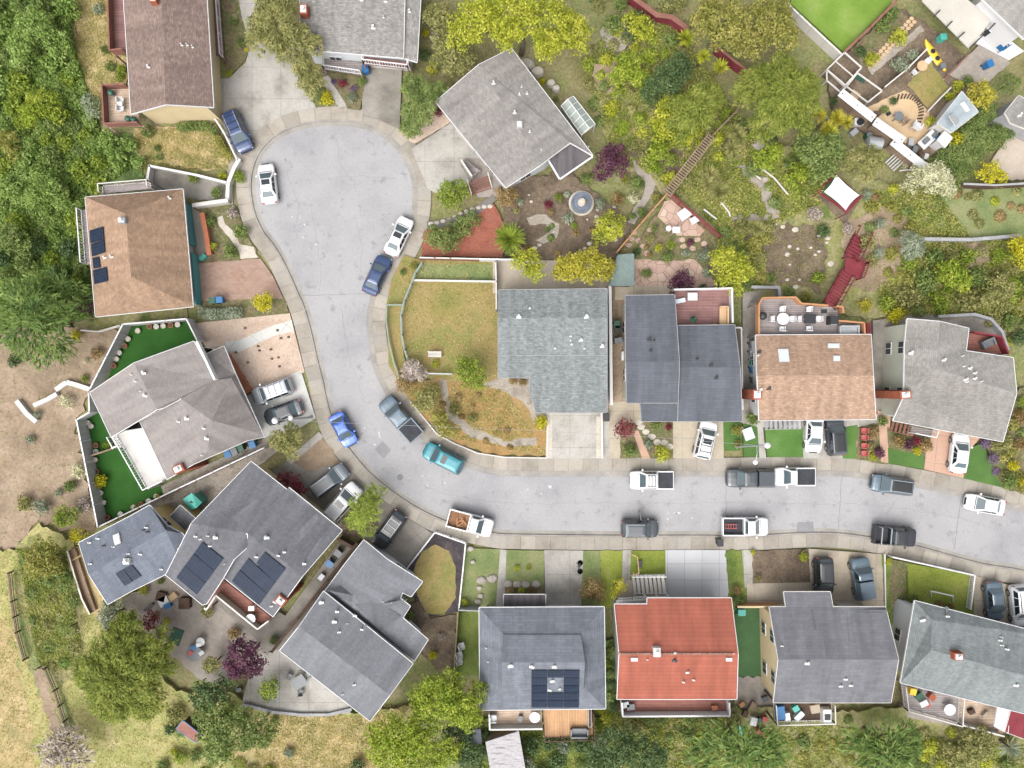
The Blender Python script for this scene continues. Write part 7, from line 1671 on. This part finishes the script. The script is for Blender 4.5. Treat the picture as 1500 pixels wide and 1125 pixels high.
for row in [
 ('round dark green ball shrub by the mauve deck',154,73,8,'mid'),('green ball shrub touching the mauve house wall',163,98,8,'mid'),('upright lime shrub by mauve house wall',178,102,9,'bright'),('second lime shrub at foot of mauve deck',176,112,8,'bright'),('silvery succulent clump at the top of dry grass',144,14,9,'greyg'),
 ('round clipped shrub below the tan deck corner',217,193,10,'mid'),('small green plant on lower dry grass',231,218,6,'mid'),('low green plant pair on dry grass',234,230,6,'mid'),('green shrub at the white garden wall',283,260,10,'bright'),('yellow green shrub over the garden wall',325,258,8,'lime'),('bright shrub beside court pavement and pale wall',349,258,11,'bright'),('shrub by the patio end below the pale wall',318,282,10,'mid'),('small green shrub at the mauve driveway fence end',315,193,8,'mid'),
 ('lime shrub in the porch planter',310,362,9,'lime'),('bare violet grey shrub beside the front stone path',340,312,10,'twig'),('green grassy shrub right of stone path',353,340,13,'mid'),('green ground shrub left of stone path',338,368,11,'mid'),('green bush above the terracotta planter',308,325,9,'mid'),
 ('orange flower plant in the mauve house bed',362,73,4,'gold'),('lime plant at the point of mauve house bed',336,108,6,'lime'),('green plant in the mauve house bed',343,32,7,'mid'),('leafy plant in mauve house bed middle',352,64,8,'mid'),('dark potted plant at mauve house entry',314,103,5,'dark'),
 ('golden shrub at the court pavement edge',478,143,12,'gold'),('maroon plant in the round court planting',503,124,7,'maroon'),('violet flower clump in the court planting',519,132,6,'violet'),('second violet clump left in court planting',490,122,5,'violet'),('grey green spiky clump in court planting',516,145,9,'greyg'),('green plant at right of court planting',533,122,7,'mid'),
 ('yellow shrub near grey house right corner',624,48,7,'gold'),('yellow flowering shrub beside hedge tree',633,100,10,'gold'),('dark green shrub at grey house corner',622,82,11,'dark'),('maroon shrub at the hedge foot by rotated house',641,165,8,'maroon'),('bare pale shrub by yellow giant',638,55,10,'twig'),
 ('small yellow plant among the standing rocks',794,119,6,'gold'),('green plant among the standing rocks',815,145,5,'mid'),('crimson shrub in the fountain garden',803,301,8,'maroon'),('green shrub behind the rotated house wall',818,290,8,'bright'),('low green lawn clump by fountain',860,262,12,'mid'),('grey shrub beside fountain',832,321,11,'greyg'),('grey green shrub right of fountain',879,300,10,'greyg'),('rust shrub in fountain garden',905,291,12,'rust'),('dark green bush near lime fountain tree',925,318,7,'mid'),('green bush along the curved grey path',938,312,9,'mid'),('round lawn shrub by the curved path',934,268,13,'mid'),('golden shrub at the trellis corner',960,288,8,'tawny'),('cream flowering shrub in fountain garden',928,290,10,'cream'),('green dot shrub in the stone ring',802,338,5,'mid'),('small green shrub below fountain',841,331,6,'bright'),('tawny shrub under plum tree',915,262,8,'tawny'),
 ('dark green round shrub on lower flagstones',946,401,9,'mid'),('grey blue shrub by lower flagstones',1004,372,8,'greyg'),('purple shrub above the flagstones',1010,356,7,'purple'),('orange flower plant in flagstone bed',946,363,5,'rust'),('second orange plant in flagstone bed',951,374,5,'rust'),('yellow green plant in flagstone bed',964,364,8,'lime'),('deep green plant in flagstone bed',976,377,10,'mid'),('olive plant in flagstone bed',952,350,9,'olive'),('lime plant at right of flagstone bed',982,360,9,'bright'),('green plant at left of flagstone bed',932,370,8,'dark'),('green plant at upper flagstone bed',958,336,7,'mid'),('silver shrub right of flagstones',1030,374,11,'greyg'),('blue green shrub under lime deck tree',1034,400,9,'greyg'),('dark shrub beside rose brown deck wall',1029,421,7,'dark'),
 ('small clipped ball on the neck verge',591,399,6,'mid'),('yellow shrub on the neck verge top',607,390,7,'tawny'),('small yellow shrub by lawn bench',638,534,7,'lime'),('yellow green shrub inside dry front yard',692,613,9,'olive'),('yellow flowers shrub by sea grey driveway',792,618,12,'gold'),('rust hedge under the sea grey eave',752,557,8,'rust'),('second rust hedge under the sea grey eave',766,560,7,'rust'),('olive shrub in middle of dry front yard',665,600,10,'olive'),
 ('green round shrub in blue charcoal front bed',922,660,12,'mid'),('golden shrub overlapping the pavement',970,664,15,'lime'),('grey succulent in front bed',949,650,9,'greyg'),('small maroon plant at front bed corner',979,625,6,'maroon'),('green plant under the eave of front bed',960,622,9,'mid'),('dark green ball by brown house corner',1101,612,11,'mid'),('tawny grass clump on small lawn',1078,630,9,'tawny'),('pale grass clump on lawn edge',1080,650,7,'tawny'),
 ('rust shrub beside the red chairs',1278,634,11,'rust'),('maroon purple ball in the chairs bed',1286,663,10,'purple'),('yellow green clump at bed front',1277,668,8,'lime'),('low green shrub beside salmon path',1291,617,9,'mid'),('olive plant in red chair bed',1272,655,8,'olive'),
 ('rust orange ball in salmon bed left',1316,646,12,'rust'),('purple ball in salmon bed centre',1328,651,10,'purple'),('maroon ball in salmon bed',1341,646,8,'maroon'),('second rust ball in salmon bed',1354,653,12,'rust'),('yellow ball at front of salmon bed',1342,660,7,'gold'),
 ('bright yellow shrub in right corner bed',1482,682,10,'gold'),('olive shrub at right corner bed top',1468,646,15,'olive'),('green shrub in right corner bed foot',1476,704,13,'mid'),('rust shrub at right edge of corner bed',1492,650,11,'rust'),('violet flower strip along right turf',1452,672,9,'violet'),('violet flower clump at right turf top',1444,650,9,'violet'),('violet clump lower along right turf',1458,690,7,'violet'),('olive shrub at right frame edge',1495,712,11,'tawny'),
 ('yellow shrub in dark round lawn bed side',634,959,8,'gold'),('dark shrub by slate house notch',600,901,8,'mid'),('bare dark shrub right of slate house',647,932,7,'twig'),('lime plant at corner of pale lawn',681,882,7,'lime'),('orange plants in steel blue front strip',748,865,6,'rust'),('green plants in steel blue front strip',764,864,6,'lime'),('peach plants in steel blue front strip',779,864,6,'rust'),('yellow tuft on left pale lawn',757,832,5,'lime'),('second yellow tuft on left pale lawn',774,831,5,'lime'),
 ('pale rocks shrub by red house driveway',1080,864,9,'rust'),('green shrub at red house driveway end',1080,878,10,'mid'),('green strip shrub by dark bed',1176,815,9,'lime'),('green weed tuft at top of dark bed',1102,808,5,'lime'),('green tuft at bottom of dark bed',1110,846,6,'olive'),('lime tuft by white lawn fence top',1300,822,6,'lime'),('green shrub under green grey eave',1338,878,9,'mid'),('rust hedge along green grey eave',1375,884,7,'rust'),('second rust hedge along green grey eave',1390,887,7,'rust'),('green hanging plant on red house balcony',1026,1031,9,'lime'),
 ('potted palm on the cedar deck',803,1047,8,'bright'),('potted tawny plant on cedar deck',830,1067,5,'tawny'),('green bush under tan deck left',740,1067,10,'lime'),('lime bush at cedar deck corner',880,1038,9,'lime'),('lime bush under cedar deck right',876,1060,8,'bright'),
 ('white flowering shrub at the outer grey fence top',98,588,12,'cream'),('white flowering shrub at outer fence middle',115,690,13,'cream'),('grey agave on bare dirt',45,643,8,'greyg'),('grey agave near stone wall end',56,607,7,'greyg'),('small agave on lower dirt',86,722,7,'greyg'),('yellow shrub on dark turf by fence',147,704,12,'gold'),('green shrub on dark turf by divider',158,651,9,'bright'),('lime plant at dark turf lower corner',200,743,5,'lime'),('gold plant at turf corner by brown fence',232,727,5,'gold'),('orange dry heap by the grey fence',142,518,11,'rust'),('lime plant on dirt near grey fence',125,555,7,'bright'),('white flower plant near fence foot',126,528,5,'cream'),('dark green shrub left of dirt',22,528,12,'dark'),('yellow flower shrub at pine foot',112,490,9,'gold'),
 ('green shrub along outer fence low',103,712,12,'mid'),('grey twig shrub by outer fence',125,740,15,'twig'),('grey green shrub by slope top',62,742,13,'greyg'),('olive dry weeds on dirt',36,738,13,'olive'),('lime potted shrub at slate blue eave',213,863,8,'lime'),('green potted shrub by charcoal eave',238,850,6,'mid'),('olive shrub under red brown deck',306,892,12,'olive'),('lime pot plant near maroon maple',247,908,7,'lime'),('rust plant above maroon maple',230,900,8,'rust'),('rust plant above the purple tree',345,925,10,'rust'),('blue green shrub by lower lean to',252,1065,11,'dark'),('lime shrub on lower slope',257,1098,7,'lime'),('green tuft on dry grass',405,1052,6,'mid'),('grey tuft on dry grass',425,1100,9,'greyg'),('dark shrub at bottom of dry grass',525,1118,13,'dark'),('dark foliage by slate alley',403,935,8,'mid'),
 ('lime round shrub in vegetable beds',1274,89,13,'lime'),('olive shrub in vegetable beds',1314,56,14,'lime'),('dark green plants along red fence',1290,40,12,'mid'),('green plants below red fence top',1305,24,11,'mid'),('green plants at bottom of red fence',1258,78,9,'dark'),('silver shrub in vegetable beds',1317,98,15,'greyg'),('second silver shrub in vegetable beds',1333,82,11,'greyg'),('green fern on sandy yard rim',1306,150,7,'dark'),('green clump on sandy yard rim',1293,163,7,'mid'),('lime clump by blue shed',1360,180,9,'lime'),('yellow clump above the blue shed',1388,143,8,'lime'),('lime hedge shrub by kayak steps',1400,128,11,'lime'),('green shrub under golden tree',1415,120,9,'mid'),('green cylinder shrub by white fence',1219,150,8,'dark'),('white flower plant by pallet',1326,243,6,'cream'),('yellow shrub left of cream blossom tree',1307,277,10,'lime'),('rust shrub by dark hedge gap',1395,248,9,'rust'),
 ('agave by red stairs',1287,328,10,'greyg'),('agave above shade sail terrace',1268,286,9,'greyg'),('rust grass by sail',1281,290,8,'rust'),('white dry grass heap on bare hillside',1192,315,13,'twig'),('glass like dry tuft by terrace',1240,337,9,'twig'),('grey green agave by stairs landing',1285,372,10,'greyg'),('dark round shrub below terrace',1204,339,13,'dark'),('lime shrub at grey deck corner',1298,443,16,'bright'),('gold rust shrub by grey deck',1266,448,12,'yellow'),('yellow shrub right of gold rust shrub',1310,462,14,'gold'),('rust golden shrub behind grey deck rail',1178,436,10,'tawny'),('green shrub below bare hillside',1155,430,10,'mid'),('bright green patch on bare hillside',1196,408,12,'bright'),('round shrub on bare hillside',1128,408,9,'mid'),
 ('lime shrub at curved retaining wall',1477,500,9,'lime'),('green shrub behind stone grey deck',1480,470,16,'mid'),('dark grass shrub right of stone grey house',1492,495,14,'dark'),('olive shrub right of stone grey roof',1494,610,12,'rust'),('lime shrub at right roof edge',1496,588,9,'bright'),
]:
    w = row[0].split(); nm = 'flowering_plant' if any(x in w for x in ('flower','flowers','flowering','orange')) else 'agave' if any(x in w for x in ('agave','succulent')) else 'garden_plant' if any(x in w for x in ('plant','plants','clump','tuft','palm','weeds','grass')) else 'shrub'
    shrub(*row, name=nm, cat=nm.replace('_', ' '))
# spiky rosettes
def rosette(label, px, py, r, col, h, n=90, heads=1, name='palm', cat='palm'):
    p = P(px, py, h); g = gz(p.x, p.y); root = empty(name, (p.x,p.y,g), label, cat); R_ = r*MPP
    Ps, Ns, As, Ls = [], [], [], []
    for hd in range(heads):
        a0 = rng.uniform(0,6); q = 0 if heads == 1 else R_*.55; c0 = np.array([q*math.cos(a0+hd*6.283/heads), q*math.sin(a0+hd*6.283/heads), h*rng.uniform(.75,1)]); rr = R_*(1 if heads == 1 else .6)
        for k in range(n):
            a = rng.uniform(0,6.283); el = rng.uniform(-.15,1.2); d = np.array([math.cos(a)*math.cos(el), math.sin(a)*math.cos(el), math.sin(el)]); L = rr*rng.uniform(.75,1.05)
            Ps.append(c0+d*L*.5); As.append(d); Ns.append(np.array([-math.cos(a)*math.sin(el), -math.sin(a)*math.sin(el), math.cos(el)])); Ls.append(L)
    Ls = np.array(Ls)
    o = bpy.data.objects.new('fronds', leaf_mesh('fronds', np.array(Ps), np.array(Ns), np.array(As), Ls, Ls*.11, LF[col])); COL.objects.link(o); o.parent = root
    t = MB().tube([(p.x,p.y,g-.05),(p.x,p.y,g+h*.9)], [.16,.1]); obj('trunk', t, W['bark'], root)
rosette('spiky green palm beside the red mulch', 746,350,27,'bright',1.8,150)
rosette('pale yellow green yucca top left of the red hidden fence', 1005,55,15,'lime',2.2,120); rosette('yellow green yucca beside the dark red hidden fence', 1030,83,13,'lime',2.2,110); rosette('lower yucca next to the olive gold tree', 1056,97,15,'lime',2.0,110)
rosette('large yellow palm cluster left of the water tank', 1215,172,22,'yellow',3.4,90,5); rosette('second yellow palm cluster below the first', 1210,200,20,'lime',3.0,90,4); rosette('yellow palm by the water tank', 1240,178,13,'yellow',3.0,110); rosette('yellow green palm right under the water tank', 1285,228,14,'lime',2.6,110); rosette('spiky yellow plant at right corner bed', 1495,705,8,'gold',1.0,70)
rosette('pale feathery palm on the wild slope by the trellis', 1068,205,24,'olive',2.6,90,3); rosette('second pale palm among the slope paths', 1050,265,26,'olive',2.6,90,4); rosette('grey palm above the bright lime deck tree', 1100,345,22,'olive',2.2,90,3); rosette('bare grey palm at the lower right yard', 1475,1092,20,'greyg',1.6,60)
THICK = []
# thickets: countable shrubs that nothing tells apart
def thicket(poly, n, r0, r1, cols, label, group, hk=1.2, style='leafy', sep=.8):
    xs = [p[0] for p in poly]; ys = [p[1] for p in poly]; got = []; tries = 0
    while len(got) < n and tries < n*60:
        tries += 1; x, y = rng.uniform(min(xs), max(xs)), rng.uniform(min(ys), max(ys)); r = rng.uniform(r0, r1)
        if not inside(x, y, poly) or any((x-a)**2+(y-b)**2 < ((r+q)*sep)**2 for a, b, q in got): continue
        got.append((x, y, r)); THICK.append((r, label, x, y, rng.choice(cols), r*MPP*hk*rng.uniform(.8,1.3), style, group))
thicket([(-20,-20),(105,-20),(100,60),(108,105),(60,130),(-20,120)], 24, 12, 24, ['scrub','mid','scrub','mid','bright'], 'green scrub shrub on the bank at the upper left corner', 'scrub on the upper left bank')
thicket([(-20,120),(60,130),(108,105),(140,160),(150,195),(100,215),(-20,230)], 28, 11, 22, ['scrub','bright','mid','scrub'], 'green scrub shrub on the bank left of the tan deck', 'scrub left of the tan deck')
thicket([(-20,230),(100,215),(150,195),(200,198),(205,240),(150,268),(125,290),(122,330),(-20,350)], 44, 11, 21, ['scrub','bright','scrub','mid'], 'bright green scrub shrub on the bank above the hip roofed house', 'scrub above the hip roofed house')
thicket([(-20,350),(120,330),(128,400),(125,430),(60,400),(-20,420)], 22, 11, 20, ['scrub','mid','dark','bright'], 'green scrub shrub between hip roofed house and big conifer', 'scrub beside the big conifer')
thicket([(848,90),(930,20),(1000,50),(1020,110),(970,140),(960,220),(910,215),(870,170)], 44, 7, 15, ['olive','limegreen','lime','olive','mid'], 'olive shrub on the wild slope behind the rotated house', 'shrubs on the wild slope behind the rotated house', .9, sep=.95)
thicket([(920,200),(970,215),(1060,150),(1090,210),(1000,285),(960,265)], 24, 7, 14, ['limegreen','olive','bright','lime'], 'green shrub on the slope beside the trellis fence', 'shrubs beside the trellis fence', .9, sep=.95)
thicket([(865,-20),(1000,-20),(1010,20),(960,20),(930,60),(880,30)], 14, 9, 18, ['mid','olive','dark'], 'green shrub at the top beside the dark red fence', 'shrubs at the dark red fence')
thicket([(1060,110),(1100,190),(1190,210),(1190,275),(1130,300),(1080,230),(1050,190)], 13, 7, 13, ['mid','bright','olive'], 'green shrub around the curved grey slope path', 'shrubs around the curved slope path', .9)
thicket([(1060,330),(1130,325),(1115,410),(1095,420),(1085,370),(1058,350)], 16, 8, 16, ['olive','mid','tawny'], 'olive shrub left of the bare hillside', 'shrubs left of the bare hillside', .9)
thicket([(1270,300),(1330,280),(1350,340),(1400,360),(1340,470),(1290,430),(1265,390)], 22, 7, 14, ['olive','tawny','mid','olive'], 'olive shrub on the hillside right of the red stairs', 'shrubs right of the red stairs', .9, sep=.95)
thicket([(1330,380),(1390,365),(1510,365),(1510,480),(1470,480),(1430,455),(1330,462)], 52, 10, 22, ['olive','mid','bright','tawny','olive'], 'olive green shrub in the thicket behind the stone grey house', 'thicket behind the stone grey house')
thicket([(1375,280),(1510,275),(1510,340),(1420,345)], 10, 6, 11, ['rust','olive','lime'], 'small shrub on the grassy right hillside', 'small shrubs on the grassy right hillside', .7)
thicket([(880,1050),(1085,1045),(1075,1070),(1010,1080),(890,1075)], 16, 7, 14, ['olive','mid','lime'], 'green shrub on the slope under the red tiled house', 'shrubs under the red tiled house', .8)
thicket([(692,1065),(712,1065),(712,1130),(692,1130)], 5, 9, 14, ['mid','dark'], 'dark green shrub beside the corrugated shed', 'shrubs beside the corrugated shed')
thicket([(770,1085),(880,1080),(880,1130),(770,1130)], 14, 10, 18, ['greyg','mid','dark'], 'green shrub below the cedar deck', 'shrubs below the cedar deck')
thicket([(1160,1060),(1260,1050),(1260,1080),(1240,1130),(1160,1130)], 10, 6, 12, ['olive','tawny','mid'], 'olive shrub on the ground under dark grey house', 'shrubs under the dark grey house', .7)
thicket([(1330,1060),(1500,1090),(1500,1130),(1350,1130)], 16, 8, 16, ['mid','olive','lime'], 'green shrub along the lower right edge', 'shrubs along the lower right edge', .8)
thicket([(887,940),(904,940),(904,1035),(887,1035)], 12, 7, 11, ['mid','bright','dark'], 'green shrub between steel blue and red tiled houses', 'shrubs between steel blue and red tiled houses')
thicket([(35,810),(100,800),(125,985),(85,995),(45,900)], 16, 7, 14, ['mid','olive','scrub'], 'green shrub on the lower left meadow', 'shrubs on the lower left meadow', .7, sep=1.1)
thicket([(240,1040),(400,1040),(400,1130),(240,1130)], 16, 9, 16, ['mid','olive','bright'], 'green shrub under the lower left trees', 'shrubs under the lower left trees', .9)
thicket([(640,560),(735,575),(780,600),(800,660),(700,655),(655,635)], 9, 4, 8, ['tawny','rust'], 'dry tawny tuft in the dry front yard', 'tufts in the dry front yard', .6, sep=1.2)
thicket([(740,270),(890,290),(900,370),(745,375)], 16, 4, 8, ['mid','greyg','olive','rust'], 'small plant in the fountain garden beds', 'small plants in the fountain garden', .8, sep=1.1)
thicket([(1455,640),(1500,600),(1500,720),(1470,712)], 12, 7, 12, ['olive','mid','tawny'], 'olive shrub in the right corner bed', 'shrubs in the right corner bed', .9)
THICK.sort(key=lambda t: -t[0])
N_OWN = max(0, 285-sum(1 for o in scene.objects if o.parent is None and o.name.split('.')[0] == 'shrub'))
for r, label, x, y, col, h, st, grp in THICK[:N_OWN]: shrub(label, x, y, r, col, h, st, grp)
rest = {}
for r, label, x, y, col, h, st, grp in THICK[N_OWN:]: rest.setdefault(col, []).append((x, y, r, h))
for col, items in rest.items():      # the smallest of the thickets, one mass per leaf colour
    Ps, Ns, As = [], [], []
    for x, y, r, h in items:
        p = P(x, y, h*.6); R_ = r*MPP; n = int(260*R_*R_)+60; dd = rnd_dirs(n); dd[:,2] = np.abs(dd[:,2]); q = dd*(.65+.4*NR.random(n))[:,None]*np.array([R_,R_,h*.9])
        Ps.append(q+np.array([p.x, p.y, gz(p.x, p.y)+.05])); Ns.append(dd+np.array([0,0,.5])+NR.normal(size=(n,3))*.4); As.append(NR.normal(size=(n,3)))
    Ps = np.concatenate(Ps); k = len(Ps); s = .2*(.7+.6*NR.random(k))
    o = bpy.data.objects.new('shrubbery', leaf_mesh('shrubbery', Ps, np.concatenate(Ns), np.concatenate(As), s, s*.62, LF[col])); COL.objects.link(o)
    tag(o, 'low '+{'scrub':'fresh green','mid':'mid green','olive':'olive','tawny':'tawny','dark':'dark green','bright':'bright green','rust':'rust brown','greyg':'grey green','lime':'lime'}.get(col, col)+' shrubbery scattered over slopes and yards', 'shrubbery', kind='stuff')
# ground cover nobody could count
def cover(name, polys, n, col, h, label, cat, size=.2, keep=True):
    Ps = []
    for poly, w in polys:
        xs = [p[0] for p in poly]; ys = [p[1] for p in poly]; k = int(n*w); x = NR.uniform(min(xs), max(xs), k*3); y = NR.uniform(min(ys), max(ys), k*3)
        # clumpy: keep by a low frequency wave
        f = .5+.25*np.sin(x*.21+y*.13)+.25*np.sin(x*.09-y*.27+1.3)
        m = np.array([inside(a, b, poly) for a, b in zip(x, y)]) & (NR.random(len(x)) < .25+.9*f)
        x, y = x[m][:k], y[m][:k]
        Ps.append(np.column_stack([(x-750)*MPP, -(y-562.5)*MPP, np.full(len(x), np.nan)]))
    p = np.concatenate(Ps); near = [w for w in HARD]
    hard = {}
    def free(x, y):
        k = (round(x*2.5), round(y*2.5))
        if k not in hard: hard[k] = any(inside(x, y, w) for w in near)
        return not hard[k]
    if keep: p = p[[free(q[0], q[1]) for q in p]]
    z = {}
    for i in range(len(p)):
        key = (round(p[i,0]*1.4), round(p[i,1]*1.4))
        if key not in z: z[key] = gz(p[i,0], p[i,1])
        p[i,2] = z[key]+rng.uniform(.02, h)
    k = len(p); nr = NR.normal(size=(k,3))*.6+np.array([0,0,.8]); s = size*(.6+.8*NR.random(k))
    o = bpy.data.objects.new(name, leaf_mesh(name, p, nr, NR.normal(size=(k,3)), s*1.4, s*.5, LF[col])); COL.objects.link(o)
    tag(o, label, cat, kind='stuff')
WILD = [([(850,90),(930,10),(1000,45),(1095,190),(1190,270),(1060,350),(1000,285),(900,235)], .34), ([(1060,240),(1210,240),(1200,300),(1130,330),(1112,430),(1060,420),(1045,345)], .16), ([(1260,280),(1365,280),(1420,352),(1510,354),(1510,470),(1290,460)], .24), ([(880,1040),(1130,1040),(1130,1130),(880,1130)], .14)]
cover('ground_cover', WILD, 60000, 'greenblade', .25, 'low green ground plants over the wild slopes', 'ground cover', .24)
cover('weeds', WILD, 26000, 'blade', .3, 'dry tan weeds among the wild slope plants', 'weeds', .2)
cover('undergrowth', [([(-30,-30),(112,-30),(108,60),(150,200),(205,240),(125,290),(135,465),(-30,480)], 1)], 55000, 'scrub', .5, 'dense green undergrowth on the left bank', 'undergrowth', .28)
cover('dry_grass_blades', [([(108,-20),(182,-20),(188,172),(150,180),(112,95)], .2), ([(197,190),(318,186),(335,248),(205,250)], .16), ([(385,1045),(600,1030),(560,1130),(370,1130)], .28), ([(-20,815),(30,802),(140,900),(260,1010),(380,1130),(-20,1130)], .36)], 42000, 'blade', .18, 'dry straw coloured grass on the slopes', 'grass', .13)
cover('grass_blades', [([(30,802),(100,800),(130,985),(60,970)], .4), ([(1120,1050),(1510,1090),(1510,1130),(1120,1130)], .35), ([(690,1050),(890,1050),(890,1130),(690,1130)], .25)], 20000, 'greenblade', .18, 'rough green grass in the lower yards', 'grass', .2)
cover('weeds', [([(588,384),(738,378),(735,560),(600,530)], .3), ([(583,560),(735,562),(803,668),(655,640)], .7)], 9000, 'blade', .08, 'short dry lawn grass around the sea grey house', 'grass', .14)
# prototypes used only as sources would sit at the origin: none do, each was placed above

cover('weeds', [([(1130,325),(1200,330),(1215,370),(1205,432),(1125,415),(1108,365)], .3), ([(1230,330),(1330,310),(1310,400),(1270,430),(1235,420)], .3), ([(-20,490),(120,480),(175,490),(110,610),(140,770),(60,765),(-20,800)], .4)], 4200, 'greenblade', .1, 'sparse low weeds on the bare soil', 'weeds', .12, False)
